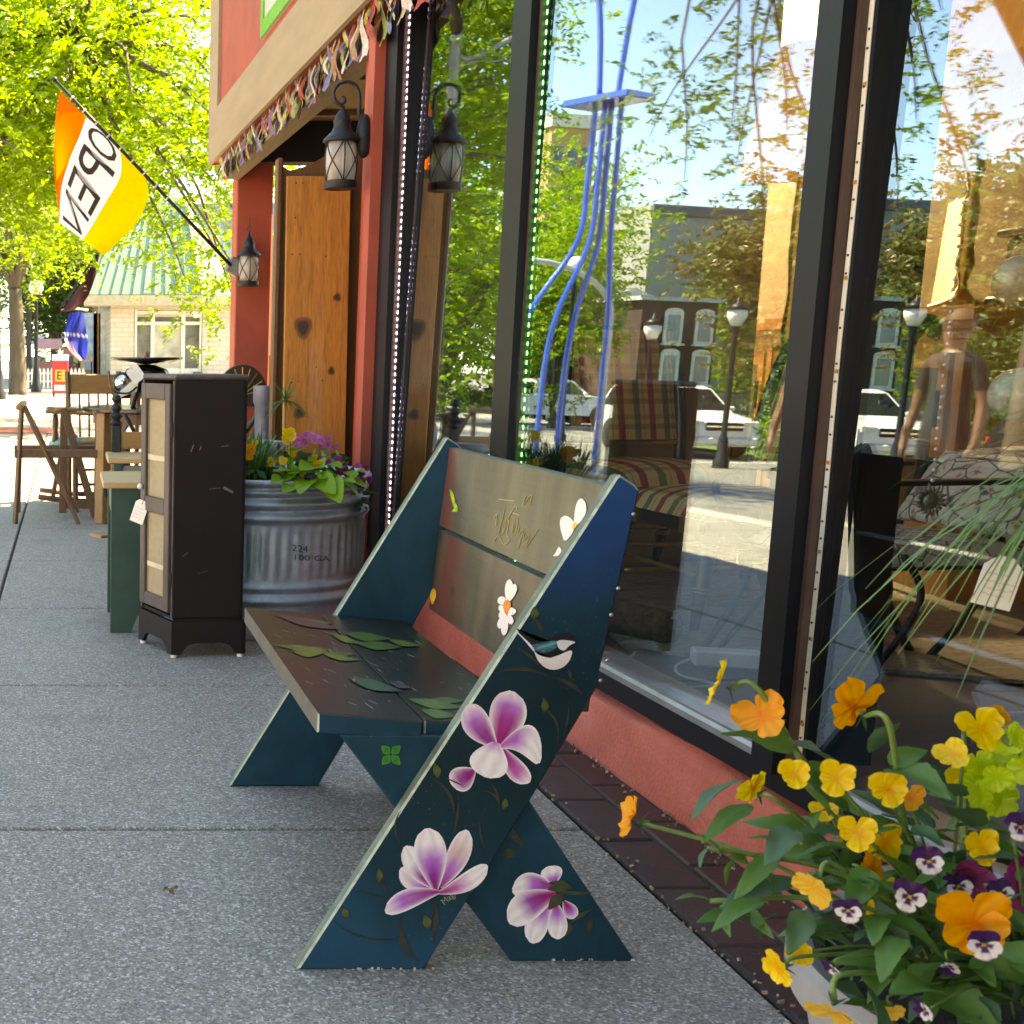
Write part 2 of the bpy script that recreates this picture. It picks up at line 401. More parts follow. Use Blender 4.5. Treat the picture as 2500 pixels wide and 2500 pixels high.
tr = g.add('ShaderNodeBsdfTransparent'); tr.inputs[0].default_value = (.9, .93, .92, 1); gl = g.add('ShaderNodeBsdfGlossy', Roughness=.0); gl.inputs[0].default_value = (.7, .87, 1, 1)
mx = g.add('ShaderNodeMixShader'); g.l(ml.outputs[0], mx.inputs[0]); g.l(tr.outputs[0], mx.inputs[1]); g.l(gl.outputs[0], mx.inputs[2]); g.l(mx.outputs[0], g.n['Material Output'].inputs[0])
MUL = [(.93, 1.01), (2.29, 2.375), (3.71, 3.86), (5.03, 5.2)]
for s0, s1, y in ((-.6, .93, 0), (1.01, 2.29, 0), (2.375, 3.71, 1), (3.86, 5.03, 0)):
    e = .04*y; vs = []   # the second pane sits slightly askew in its frame
    for d0 in ((.0095, .0025) if y else (.017, .010)):
        for z in (.262, 2.5): vs += [F(s0-.012, d0-e-GT*(z-.26), z), F(s1+.012, d0+e-GT*(z-.26), z)]
    B().add(vs, [(0, 1, 3, 2), (4, 6, 7, 5), (0, 4, 5, 1), (2, 3, 7, 6), (0, 2, 6, 4), (1, 5, 7, 3)]).make('window_pane', m_glass, SHOP)
for s0, s1 in MUL:
    q = B(); fbox(s0+.014, s1, .0, .058, .2415, 2.47, q); fbox(s0-.02, s1-.002, -.11, .0175, .2715, 2.47, q)
    mo = q.make('mullion', m_blk, SHOP)
    q = B(); fbox(s0+.002, s0+.0135, .018, .034, .272, 2.46, q); q.make('gasket', m_bro, mo)
# pillar, sign band, soffit, porch
q = B(); fbox(5.205, 5.30, .03, .1, 0, 2.9, q); q.make('pillar', m_red, SHOP)
fbox(5.203, 5.46, .004, .0295, 0, 2.47).make('jamb_board', M('mauve_paint', (.16, .06, .06), .7), SHOP)
fbox(5.472, 5.6, -1.45, .03, 0, 2.9).make('porch_wall', m_red, SHOP)
S0, S1 = 3.0, 9.5
fbox(S0, S1, .02, .125, 2.47, 3.9).make('sign_band', m_red, SHOP)
q = B(); fbox(S0, S1+.002, .1255, .15, 2.455, 2.80, q); q.make('trim_board', m_tan, SHOP)
fbox(S1-.37, S1+.002, .1255, .149, 2.802, 3.95).make('trim_board', m_tan, SHOP)
q = B(); fbox(S1, S1+.025, .0, .15, 2.455, 3.95, q); q.make('end_board', m_tan, SHOP)
fbox(5.61, S1-.4, -1.42, .018, 2.70, 2.74).make('soffit', m_ply, SHOP)
for s in (6.35, 7.6, 8.7): fbox(s, s+.05, -1.4, .0, 2.66, 2.697).make('batten', m_ply, SHOP)
fbox(5.32, S1-.3, -.03, .085, 2.31, 2.452).make('ledger', m_ply, SHOP)
fbox(S1-.38, S1-.2, -1.45, -.03, 2.42, 2.73).make('dark_beam', m_dark, SHOP)
q = B(); q.box((1.345, 9.33, 1.22), (.262, .26, 2.44), ch=.008); q.make('porch_post', m_red, SHOP)
# inside of the shop: front room, and a back room reaching behind the porch
m_floor = M('floor_boards', (.085, .07, .06), .45, var=.25, scale=3, bmp=.1, bs=20, stretch=(.3, 4, 1))
q = B(); q.slab([F(-4, -.12, .13), (9, -4, .13), (9, 9.4, .13), (3.0, 9.4, .13), (3.0, 5.45, .13), F(5.45, -.12, .13)], .15, (0, 0, -1)); q.make('inner_floor', m_floor, SHOP)
q = B(); q.box((9.1, 2.7, 1.55), (.2, 13.4, 3.1)); q.box((5.3, -4.1, 1.55), (8, .2, 3.1)); q.box((6, 9.5, 1.55), (6.2, .2, 3.1)); q.make('inner_wall', m_int, SHOP)
q = B(); q.slab([F(5.47, -.14, .0), (2.85, 5.47, 0), (2.85, 9.6, 0), (3.0, 9.6, 0), (3.0, 5.6, 0), (3.0, 5.455, 0), F(5.455, -.14, 0)], 3.65, (0, 0, 1)); q.make('inner_wall', m_int, SHOP)
q = B(); q.slab([F(-4, -.12, 3.0), (9, -4, 3.0), (9, 9.4, 3.0), (3.0, 9.4, 3.0), (3.0, 5.45, 3.0), F(5.45, -.12, 3.0)], .1, (0, 0, 1)); q.make('inner_ceiling', m_ceil, SHOP)
q = B(); q.slab([F(-4, .02, 3.7), (12, -4, 3.7), (12, 9.5, 3.7), F(9.5, .02, 3.7)], .2, (0, 0, 1))
q.box((9.3, 3, 1.84), (.1, 13, 3.68)); q.make('roof', M('roof_felt', (.1, .1, .1), .9), SHOP)
q = B(); q.slab([F(-4, .02, 0), F(-.6, .02, 0), F(-.6, -.1, 0), F(-4, -.1, 0)], 3.65, (0, 0, 1)); fbox(-.6, 5.2, -.1, .02, 2.62, 3.65, q); q.make('front_wall', m_red, SHOP)
# the sign: pale board with green edge
SG = thing('shop_sign', 'pale sign board with green border fixed to the red band above the porch', 'sign', F(6.2, .14, 3.2))
fbox(4.4, 7.5, .126, .142, 2.86, 3.9).make('sign_panel', M('sign_cream', (.5, .52, .46), .5, var=.08), SG)
q = B(); fbox(4.4, 7.5, .142, .15, 2.86, 2.95, q); fbox(7.42, 7.5, .142, .15, 2.952, 3.9, q); q.make('border', M('sign_green', (.12, .42, .06), .4, var=.25, scale=20), SG)
q = B(); vs, fs = text_polys('Wares', .5); q.add([F(7.2-p.x*.9, .1425, 3.1+p.y) for p in vs], [tuple(f) for f in fs]); 
q.make('lettering', M('sign_grey', (.2, .22, .22), .6), SG)
# LED strips on the window frames
def led(i, label, lit):
    s0 = MUL[i][0]-.006; t = thing('light_strip', label, 'light strip', F(s0, .02, 1.3), 'LED strips down the window frames')
    q = B(); n = 60; d0 = .0182
    for k in range(n):
        z0, z1 = .27+k*(2.18/n), .27+(k+1)*(2.18/n); w0, w1 = .0015*sin(k*.37), .0015*sin((k+1)*.37)
        vs = [F(s0+a+w, d, z) for d in (d0, d0+.0015) for a, w, z in ((-.006, w0, z0), (.006, w0, z0), (.006, w1, z1), (-.006, w1, z1))]
        q.add(vs, [(0, 1, 2, 3), (4, 7, 6, 5), (0, 4, 5, 1), (2, 6, 7, 3), (1, 5, 6, 2), (0, 3, 7, 4)])
    q.make('tape', M('led_tape', (.62, .6, .5), .4, var=.08) if lit is None else M('led_tape_dark', (.06, .06, .07), .4), t)
    n = 78 if lit else 66; m_ = M('led_'+str(i), lit or (.02, .02, .02), .4, emis=2.6 if lit else 0); me = None
    for k in range(n):
        z = .29+2.14*k/n
        if not lit and k % 3 == 0: continue
        p = F(s0+.0015*sin(k*.37*60/n), d0+.0022, z)
        if me is None: q = B(); q.box((0, 0, 0), (.0012, .007, .012) if lit else (.002, .004, .004)); o = q.make('diode', m_, t); me = o.data
        else: o = bpy.data.objects.new('diode', me); link(o, t)
        o.matrix_basis = Matrix.Translation(p)
    if not lit:
        for k in range(13):
            q = B(); q.box(F(s0, d0+.002, .35+k*.168), (.002, .009, .007)); q.make('solder_pad', M('solder', (.4, .2, .05), .5), t)
led(1, 'unlit cream LED strip with black dots on the nearest window post', None)
led(2, 'lit green LED strip on the middle window post', (.02, .85, .2))
led(3, 'lit lilac white LED strip beside the red pillar', (.55, .5, .95))
# rag garland below the sign band
GA = thing('rag_garland', 'garland of knotted coloured rags hanging under the tan sign trim', 'garland', F(7, .05, 2.45))
q = B(); q.tube([F(4.6+.25*k, .075, 2.452-.012*(k % 2)) for k in range(20)], .006, 5); q.make('string', M('string', (.3, .25, .18), .9), GA)
ragc = [(.35, .06, .05), (.16, .17, .3), (.42, .38, .08), (.55, .5, .45), (.2, .12, .22), (.2, .28, .1), (.35, .2, .12), (.5, .42, .3)]
for k in range(120):
    s = 4.6+k*.0395+r2.uniform(-.02, .02); L = r2.uniform(.08, .19); wd = r2.uniform(.018, .034); a = r2.uniform(-.5, .5); q = B()
    dd = r2.uniform(.088, .118)
    q.grid(lambda u, v: F(s+(u-.5)*2*wd*(.35+v)*cos(a)+.03*a*v, dd+(u-.5)*2*wd*sin(a)*v+.012*sin(6*v+k), 2.452-L*v+.01*sin(5*u+k)), 4, 6)
    q.make('rag', M('rag%d' % (k % 8), ragc[k % 8], .9, var=.3, scale=60), GA)
# ================================================================ THE PAINTED BENCH
def bevslab(q, c, n, t, ch=.003, edge_mi=None, arris=None):
    """board: planar outline c, thickness t along unit n, edges chamfered by ch; edge_mi[i] = material of the side from corner i"""
    c = [Vector(p) for p in c]; n = Vector(n); k = len(c); ins = []
    for i in range(k):
        a = (c[i]-c[i-1]).normalized(); b_ = (c[(i+1) % k]-c[i]).normalized(); cen = sum(c, Vector())/k
        na, nb = n.cross(a), n.cross(b_)
        if na.dot(cen-c[i]) < 0 and nb.dot(cen-c[i]) < 0: na, nb = -na, -nb
        m = na+nb; m = m/max(.3, m.dot(na)); ins.append(c[i]+m*ch)
    o = len(q.v); L = [p for p in ins]+[p+n*ch for p in c]+[p+n*(t-ch) for p in c]+[p+n*t for p in ins]
    q.v += L; q.c += [(1, 1, 1)]*len(L)
    def f(*ix, mi=0): q.f.append([o+i for i in ix]); q.mi.append(mi)
    f(*range(k)[::-1]); f(*range(3*k, 4*k))
    for i in range(k):
        j = (i+1) % k; mi = edge_mi[i] if edge_mi else 0
        for r in range(3): f(r*k+i, r*k+j, (r+1)*k+j, (r+1)*k+i, mi=arris if (arris is not None and r != 1 and mi == 1) else mi)
BENCH = thing('painted_bench', 'dark teal wooden bench with hand painted magnolias, daisies and a small bird', 'bench', (.7, 2.45, 0))
def teal(name, c1, c2, c3, sc):
    m, g, b = newmat(name); n = noise(g, sc, 4, .6, dist=.8); n2 = noise(g, 40, 3, .6, (1, 1, .4)); n3 = noise(g, 190, 2, .5)
    c = ramp(g, n, [(.33, c1), (.5, c2), (.68, c3)]); c = mixc(g, .18, c, ramp(g, n2, [(.3, c1), (.7, c3)]))
    c = mixc(g, ramp(g, n3, [(.74, (0, 0, 0)), (.8, (.35, .35, .35))]), c, (.25, .33, .33))
    g.l(c, b.inputs['Base Color']); b.inputs['Roughness'].default_value = .42; b.inputs['Specular IOR Level'].default_value = .3; b.inputs['Coat Weight'].default_value = .08; b.inputs['Coat Roughness'].default_value = .22
    bump(g, n2, b, .18, .002); return m
m_teal = teal('teal_paint', (.0005, .024, .036), (.001, .042, .07), (.001, .06, .115), 3.2)
# the top of the near side board is bluer: colour laid on by height
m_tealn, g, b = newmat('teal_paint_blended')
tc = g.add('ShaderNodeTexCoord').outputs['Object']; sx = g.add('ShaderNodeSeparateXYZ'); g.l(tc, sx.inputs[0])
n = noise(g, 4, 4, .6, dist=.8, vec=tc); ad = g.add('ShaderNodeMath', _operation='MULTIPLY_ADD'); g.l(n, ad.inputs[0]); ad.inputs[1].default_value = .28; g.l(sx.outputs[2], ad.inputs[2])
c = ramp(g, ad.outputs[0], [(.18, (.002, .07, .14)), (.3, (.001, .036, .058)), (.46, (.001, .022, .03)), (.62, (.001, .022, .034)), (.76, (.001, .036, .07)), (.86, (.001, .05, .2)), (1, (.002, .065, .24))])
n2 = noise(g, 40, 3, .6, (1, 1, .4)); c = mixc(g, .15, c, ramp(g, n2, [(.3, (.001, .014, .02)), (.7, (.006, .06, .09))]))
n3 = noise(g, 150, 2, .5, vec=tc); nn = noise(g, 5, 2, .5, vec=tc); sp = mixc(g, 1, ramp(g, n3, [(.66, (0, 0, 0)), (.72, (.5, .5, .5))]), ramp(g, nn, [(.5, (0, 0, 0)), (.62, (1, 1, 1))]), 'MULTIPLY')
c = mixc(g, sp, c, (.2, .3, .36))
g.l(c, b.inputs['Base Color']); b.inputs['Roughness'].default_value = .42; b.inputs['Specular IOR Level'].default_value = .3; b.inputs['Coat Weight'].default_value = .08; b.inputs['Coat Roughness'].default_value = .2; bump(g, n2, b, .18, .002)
m_sage = M('sage_edge_paint', (.10, .14, .105), .55, var=.35, scale=22, bmp=.2, bs=60)
m_sagel = M('worn_arris_highlight', (.3, .38, .3), .5, var=.35, scale=60)  # pale worn edge line, its highlight put into the colour
m_umber = M('umber_edge_paint', (.085, .085, .068), .5, var=.3, scale=18)
def board(name, c1, c2, c3, axis, rough=.35, red=None):
    m, g, b = newmat(name); st = [14, 14, 14]; st[axis] = .9
    tc = g.add('ShaderNodeTexCoord').outputs['Object']
    n = noise(g, 3.5, 6, .7, dist=1.0, vec=tc); gr = noise(g, 6, 5, .65, st, tc, .5); vert = noise(g, 7, 4, .6, (1, 2.2, .25), tc)
    c = ramp(g, n, [(.3, c1), (.52, c2), (.72, c3)]); c = mixc(g, .35, c, ramp(g, gr, [(.35, c1), (.65, c3)])); c = mixc(g, .5, c, ramp(g, vert, [(.34, c1), (.52, c2), (.66, mul(c3, 1.1))]))
    if red is not None:
        s = g.add('ShaderNodeSeparateXYZ'); g.l(tc, s.inputs[0]); f0 = g.add('ShaderNodeMath', _operation='MULTIPLY_ADD'); g.l(s.outputs[1], f0.inputs[0]); f0.inputs[1].default_value = 1.1; f0.inputs[2].default_value = -2.36; f = g.add('ShaderNodeMath', _operation='MULTIPLY_ADD'); g.l(vert, f.inputs[0]); f.inputs[1].default_value = .3; g.l(f0.outputs[0], f.inputs[2])
        c = mixc(g, ramp(g, f.outputs[0], [(red-.12, (0, 0, 0)), (red, (.75, .75, .75)), (red+.06, (.75, .75, .75)), (red+.13, (0, 0, 0))]), c, (.12, .02, .014))
        c = mixc(g, ramp(g, f.outputs[0], [(red+.1, (0, 0, 0)), (red+.18, (.9, .9, .9))]), c, (.006, .012, .01))
    vo = g.add('ShaderNodeTexVoronoi', Scale=5.5); g.l(tc, vo.inputs['Vector']); c = mixc(g, ramp(g, vo.outputs['Distance'], [(.04, (.8, .8, .8)), (.09, (0, 0, 0))]), c, (.02, .018, .015))
    g.l(c, b.inputs['Base Color']); b.inputs['Roughness'].default_value = rough; b.inputs['Coat Weight'].default_value = .22; b.inputs['Coat Roughness'].default_value = .25
    bump(g, gr, b, .35, .002); return m
m_seat = board('seat_paint', (.007, .012, .009), (.018, .018, .013), (.026, .032, .02), 1, .3)
m_backt = board('back_paint_olive', (.035, .036, .022), (.085, .084, .05), (.13, .125, .075), 1, .42, red=.93)
m_backl = board('back_paint_russet', (.03, .028, .016), (.08, .066, .038), (.14, .105, .06), 1, .42, red=.82)
YN, YS, YF = 1.987, 2.017, 2.905           # near side board, near leg, far side board
def P_(px, py, Y): return uY(px, py, Y)
long_px = [(560, 1832), (800, 1826), (1000, 1512), (1124, 1303), (1207, 925), (1198, 914), (1171, 896), (1164, 899)]
LB = [P_(x, y, YN) for x, y in long_px]
for p in LB[:2]: p.z = 0.0
SB = [P_(965, 1805, YS), P_(1200, 1798, YS), P_(918, 1404, YS), P_(640, 1386, YS)]
for p in SB[:2]: p.z = 0.0
SB[2].z = SB[3].z-.003
def boards(dy_long, dy_short, flip):
    a = [p+Vector((0, dy_long, 0)) for p in LB]; s = [p+Vector((0, dy_short, 0)) for p in SB]; return a, s
for far in (0, 1):
    a, s = boards((YF-YN) if far else 0, (YF-.044-YS) if far else 0, far)
    q = B(); bevslab(q, a, (0, 1, 0), .027, .0035, [0, 0, 0, 0, 1, 1, 1, 1], 2)
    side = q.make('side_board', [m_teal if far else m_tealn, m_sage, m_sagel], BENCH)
    q = B(); bevslab(q, s, (0, 1, 0), .04, .003, [0, 0, 0, 0]); leg = q.make('leg', m_teal, BENCH)
    if not far: NEAR, NLEG = side, leg
SZ0, SX0, SK = .4515, .4217, -.088
def seatz(x): return SZ0+SK*(x-SX0)
for x0, x1, mm in ((SX0, .601, 1), (.607, .808, 0)):
    q = B(); y0, y1 = 2.018, 2.903
    if x0 > .6: y0 = 2.0305
    up = Vector((.088, 0, 1)).normalized()
    c = [Vector((x0, y0, seatz(x0)-.036)), Vector((x1, y0, seatz(x1)-.036)), Vector((x1, y0, seatz(x1))), Vector((x0, y0, seatz(x0)))]
    bevslab(q, c, (0, 1, 0), y1-y0, .003, [2, 0, 0, 1], 3); 
    q.mi[0] = q.mi[1] = 2
    q.make('seat_plank', [m_seat, m_umber, m_teal, m_sagel], BENCH)
B().box((.7, 2.46, seatz(.7)-.06), (.05, .8, .045)).make('seat_rail', m_teal, BENCH)
# back rest boards, leaning
BX0, BZ0, BK = .866, .4495, .0763
def backx(z): return BX0+BK*(z-BZ0)
bup = Vector((BK, 0, 1)).normalized(); bn = Vector((-1, 0, BK)).normalized()
for z0, z1, mm in ((.4495, .640, m_backl), (.651, .836, m_backt)):
    q = B(); c = [Vector((backx(z), 2.0275, z)) for z in (z0, z1)]+[Vector((backx(z)+.02, 2.0275, z)) for z in (z1, z0)]
    bevslab(q, c, (0, 1, 0), .876, .0025, [0, 1, 0, 0]); q.make('back_board', [mm, m_sage], BENCH)
# little feet wear, screw heads
m_screw = M('screw_steel', (.5, .5, .5), .35, .9)
for x, y in ((1195, 970), (1166, 1110), (1153, 1160), (1145, 1246), (1133, 1284)):
    p = P_(x, y, YN); q = B(); q.lathe(p+Vector((0, -.0005, 0)), [(.0001, .0016), (.0032, .0012), (.0036, 0)], 10, Matrix.Rotation(pi/2, 3, 'X')); q.make('screw', m_screw, NEAR, smooth=True)
# ---- paint on the boards: strokes laid 1 mm proud of the surface they are painted on
m_pt = colmat('artist_paint', .38, coat=.1, noise_amt=.12, ns=90)
def onY(Y): return lambda x, y: uY(x, y, Y)+Vector((0, -.0012, 0))
def onseat(x, y):
    a, b, c = ray(x*U, y*U); t = (SZ0-SK*SX0-H)/(c-SK*a); return Vector((a*t, b*t, H+c*t))+up*.0012
def onback(x, y):
    a, b, c = ray(x*U, y*U); t = (BX0+BK*(H-BZ0))/(a-BK*c); return Vector((a*t, b*t, H+c*t))+bn*.0012
lay = [0]
def petal(q, on, b0, t0, w_, cols, bend=0, shape=(.25, .62, .5), nrm=Vector((0, -1, 0)), nv=12, nu=6, edge=None):
    """tapered stroke from b0 to t0 (picture units), colours along its length"""
    b0, t0 = Vector(b0), Vector(t0); d = t0-b0; pr = Vector((-d.y, d.x)).normalized(); lay[0] += 1; off = nrm*(.00006*(lay[0] % 24))
    blunt = max(max(c) for c in cols) > .5
    def width(v):
        if blunt: return w_*.8*(.18+.82*sin(pi/2*v/.62) if v < .62 else sqrt(max(0, 1-((v-.62)/.385)**2)))
        return w_*(sin(pi*min(1, v**shape[1]*.97+.02))**.75)*(shape[0]+(1-shape[0])*min(1, v*2.2))
    def P(u, v):
        vv = 1-(1-v)**1.25 if v > .5 else v; e = b0+d*v+pr*(bend*4*v*(1-v)+(u-.5)*2*width(v)); return on(e.x, e.y)+off
    def cf(u, v):
        k = v*(len(cols)-1); i = min(int(k), len(cols)-2); f = k-i; c = [cols[i][j]*(1-f)+cols[i+1][j]*f for j in range(3)]
        if edge is not None:
            e = max(0, (abs(u-.5)*2-.55)/.45); c = [c[j]*(1-e)+edge[j]*e for j in range(3)]
        s = 1+.12*sin(u*23+v*5+lay[0]); return tuple(min(1, x*s) for x in c)
    q.grid(P, nu, nv, cf)
def Z2(x, y): return ((700+x/2.147)/U, (1700+y/2.147)/U)
def Z4(x, y): return ((1050+x/2.973)/U, (1050+y/2.973)/U)
MG, LI, WH, PK = (.36, .008, .2), (.52, .16, .62), (.92, .86, .94), (.62, .14, .45)
def flower(name, on, petals, parent):
    q = B()
    for pb, pt, w_, cols, bend, edge in petals: petal(q, on, Z2(*pb), Z2(*pt), w_, cols, bend, edge=edge)
    return q.make(name, m_pt, parent, colors=True)
n1 = onY(YN); n2_ = onY(YS)
ED = (.92, .86, .94)
flower('painted_magnolia', n1, [((1100, 265), (1180, -28), 44, (MG, (.4, .02, .22), (.45, .04, .3), LI, WH), 4, ED), ((1095, 262), (945, 45), 33, (MG, (.36, .05, .3), LI, WH), -6, ED),
    ((985, 385), (858, 455), 30, (MG, (.33, .01, .2), (.4, .1, .35), WH), -3, ED), ((1135, 275), (1268, 452), 24, ((.35, .02, .25), (.45, .05, .3), PK, WH), 5, ED),
    ((1110, 268), (1330, 335), 36, (PK, LI, WH, WH), -30, WH), ((1095, 240), (1050, 425), 46, (LI, WH, WH, WH), 4, WH)], NEAR)
flower('painted_magnolia', n1, [((775, 1005), (592, 905), 26, (MG, LI, (.75, .62, .72), WH), -5, ED), ((775, 1005), (618, 785), 26, (MG, (.38, .03, .33), WH, WH), -4, WH), ((800, 1000), (945, 700), 27, (MG, LI, (.75, .55, .5), WH), 5, WH),
    ((778, 1010), (735, 690), 38, (MG, (.33, .03, .36), LI, WH, WH), 0, WH), ((795, 1028), (1050, 885), 22, (MG, PK, WH, WH), 8, WH), ((800, 1022), (515, 1128), 24, (MG, (.38, .08, .35), LI, WH), 8, WH)], NEAR)
flower('painted_magnolia', n2_, [((1400, 985), (1365, 890), 26, (MG, LI, WH, WH), 3, WH), ((1400, 1000), (1180, 1015), 30, (MG, (.38, .05, .38), LI, WH, WH), 8, WH),
    ((1450, 1070), (1510, 1160), 17, (MG, MG, LI, WH), 0, WH), ((1410, 1080), (1420, 1270), 24, (MG, LI, WH, WH), 0, WH), ((1375, 1070), (1280, 1290), 27, (MG, LI, WH, WH), 4, WH), ((1410, 1030), (1160, 1180), 36, (MG, MG, (.38, .08, .4), WH, WH), 8, WH)], NLEG)
q = B(); GD = (.03, .04, .022)
for a, b_, w_ in (((1500, 1005), (1370, 975), 9), ((1490, 1000), (1365, 1010), 10), ((1450, 1030), (1370, 1115), 12), ((1420, 1020), (1600, 1025), 4), ((1600, 1110), (1480, 1190), 4), ((1490, 1180), (1465, 1255), 9)):
    petal(q, n2_, Z2(*a), Z2(*b_), w_, (GD, (.06, .075, .03), GD), 2)
for a, b_, w_ in (((1130, 640), (1260, 810), 7), ((1210, 800), (1130, 850), 10), ((1600, 1150), (1580, 1255), 6)): petal(q, n2_, Z2(*a), Z2(*b_), w_, ((.006, .02, .025), (.05, .06, .03), (.01, .02, .02)), 2)
q.make('painted_leaves', m_pt, NLEG, colors=True)
q = B(); LF = ((.03, .045, .018), (.09, .12, .03), (.035, .05, .02)); TW = ((.02, .025, .02), (.045, .043, .032), (.012, .018, .018))
for a, b_, w_, bd in (((765, 1300), (775, 1040), 12, 4), ((690, 1390), (600, 1150), 14, -14), ((620, 1260), (240, 1170), 4, -20), ((880, 640), (750, 420), 7, 14), ((870, 745), (900, 500), 6, 3), ((1110, 620), (1000, 490), 6, 18), ((1050, 820), (1010, 610), 5, -6),
                      ((600, 780), (600, 590), 5, -12), ((500, 1060), (330, 1025), 3, 4), ((1110, 600), (1050, 430), 5, 8), ((1415, 250), (1280, 40), 6, 22), ((1440, 220), (1470, 0), 5, 6), ((520, 1050), (470, 960), 4, 6), ((930, 470), (820, 420), 3, 0)):
    petal(q, n1, Z2(*a), Z2(*b_), w_*.5, TW, bd)
for a, b_, w_ in (((790, 430), (770, 345), 11), ((1130, 590), (1145, 530), 9), ((1345, 85), (1345, 5), 10), ((740, 1220), (715, 1140), 12), ((480, 975), (480, 895), 9), ((320, 1160), (280, 1105), 10)): petal(q, n1, Z2(*a), Z2(*b_), w_*.75, LF, 2)
for a, b_, w_, bd in (((480, 1760), (880, 1800), 4, -12), ((880, 1790), (1120, 1930), 5, -6), ((800, 1500), (720, 1350), 4, 8), ((1020, 1820), (990, 1720), 4, 2), ((600, 1560), (830, 1750), 3, -4)): petal(q, n1, Z4(*a), Z4(*b_), w_, TW, bd)
for a, b_, w_ in (((745, 1370), (755, 1280), 9),): petal(q, n1, Z4(*a), Z4(*b_), w_, LF, 2)
q.make('painted_leaves', m_pt, NEAR, colors=True)
# the bird
q = B(); BK_, BW, TL = (.008, .01, .014), (.8, .78, .86), (.03, .2, .28)
def blob(q, on, pts, col, lay_, cf=None):
    c = sum((Vector(p) for p in pts), Vector((0, 0)))/len(pts); sm = smoothpts([Vector((*p, 0)) for p in pts+[pts[0]]], 5)[:-1]; off = Vector((0, -.00007*lay_, 0))
    vs = [on(*Z4(c.x, c.y))+off]+[on(*Z4(p.x, p.y))+off for p in sm]; cs = [cf(c.x, c.y) if cf else col]+[(cf(p.x, p.y) if cf else col) for p in sm]; n_ = len(sm)
    q.add(vs, [(0, 1+k, 1+(k+1) % n_) for k in range(n_)], cs)
blob(q, n1, [(622, 1438), (650, 1455), (720, 1500), (790, 1530), (850, 1515), (900, 1500), (950, 1476), (1000, 1470), (1040, 1495), (1060, 1525), (1080, 1542), (1050, 1555), (1035, 1580), (1020, 1605), (950, 1620), (880, 1645), (800, 1635), (740, 1590), (680, 1510)], BK_, 2)
blob(q, n1, [(735, 1560), (790, 1545), (860, 1530), (920, 1530), (925, 1560), (900, 1590), (860, 1610), (800, 1612), (760, 1590)], TL, 4, lambda x, y: TL if int(y/14+x/40) % 2 else (.015, .08, .11))
blob(q, n1, [(615, 1445), (660, 1490), (720, 1545), (760, 1600), (745, 1600), (690, 1535), (640, 1480)], BW, 5)
blob(q, n1, [(750, 1598), (790, 1632), (860, 1648), (930, 1632), (985, 1608), (1025, 1600), (1022, 1640), (995, 1690), (950, 1725), (890, 1738), (830, 1720), (780, 1670)], BW, 6, lambda x, y: (.8, .78, .86) if y < 1690 else (.76, .68, .72))
blob(q, n1, [(915, 1535), (945, 1522), (1000, 1525), (1050, 1538), (1010, 1562), (970, 1598), (930, 1580)], (.72, .74, .82), 7)
for k in range(8): petal(q, n1, Z4(755+k*17, 1596-k*4), Z4(820+k*14, 1552-k*4), 2.0, (TL, (.12, .4, .5), TL), 1)
q.make('painted_bird', m_pt, NEAR, colors=True)
# daisies on the back rest
nb = bn; q = B(); DW = (.76, .74, .68)
for b_, t_, w_ in (((568, 1250), (585, 1085), 10), ((575, 1250), (625, 1118), 10), ((555, 1270), (508, 1215), 11), ((590, 1290), (612, 1340), 11), ((555, 1330), (508, 1440), 10), ((575, 1330), (600, 1410), 8), ((560, 1340), (543, 1490), 9), ((550, 1290), (506, 1300), 9), ((548, 1300), (520, 1370), 9)):
    petal(q, onback, Z4(*b_), Z4(*t_), w_*.9, (DW, DW, DW), 0, nrm=nb)
petal(q, onback, Z4(560, 1335), Z4(572, 1232), 9, ((.75, .17, .02), (.8, .25, .03), (.75, .18, .02)), 0, nrm=nb)
q.make('painted_daisy', m_pt, BENCH, colors=True)
q = B()
for b_, t_, w_ in (((985, 800), (985, 622), 17), ((1050, 700), (1105, 498), 13), ((900, 915), (945, 850), 6)): petal(q, onback, Z4(*b_), Z4(*t_), w_, (DW, DW, DW), 4, nrm=nb)
petal(q, onback, Z4(1040, 720), Z4(1065, 670), 5, ((.7, .5, .05), (.7, .5, .05)), 0, nrm=nb)
q.make('painted_daisy', m_pt, BENCH, colors=True)
q = B(); petal(q, onback, Z4(20, 1265), Z4(30, 1150), 7, ((.7, .4, .02), (.75, .5, .05), (.6, .3, .02)), 0, nrm=nb)
for a, b_ in (((200, 600), (170, 520)), ((175, 560), (150, 430)), ((160, 590), (200, 560))): petal(q, onback, Z4(*a), Z4(*b_), 4, ((.1, .3, .02), (.4, .55, .05), (.1, .25, .02)), 2, nrm=nb)
q.make('painted_leaves', m_pt, BENCH, colors=True)
# thin yellow brush writing on the top board
q = B(); YL = (.5, .43, .16)
for ln in ([(470, 640), (490, 610), (480, 690), (500, 650)], [(545, 575), (530, 640), (500, 745), (520, 720)], [(560, 640), (530, 760), (575, 650), (560, 750)], [(610, 680), (600, 745), (640, 640), (625, 750)], [(650, 700), (640, 760), (680, 720), (660, 800), (640, 870)],
           [(690, 740), (680, 800), (720, 760), (700, 850), (740, 790), (790, 720)], [(470, 810), (500, 770), (540, 830), (580, 800), (560, 760)], [(560, 660), (620, 560), (640, 590)], [(600, 600), (655, 620)], [(700, 480), (680, 540), (740, 470), (730, 540)], [(500, 500), (560, 510), (620, 515)]):
    pts = smoothpts([onback(*Z4(*p)) for p in ln], 5); q.tube(pts, .0009, 4)
q.make('brush_writing', M('yellow_paint', (.42, .36, .14), .5), BENCH)
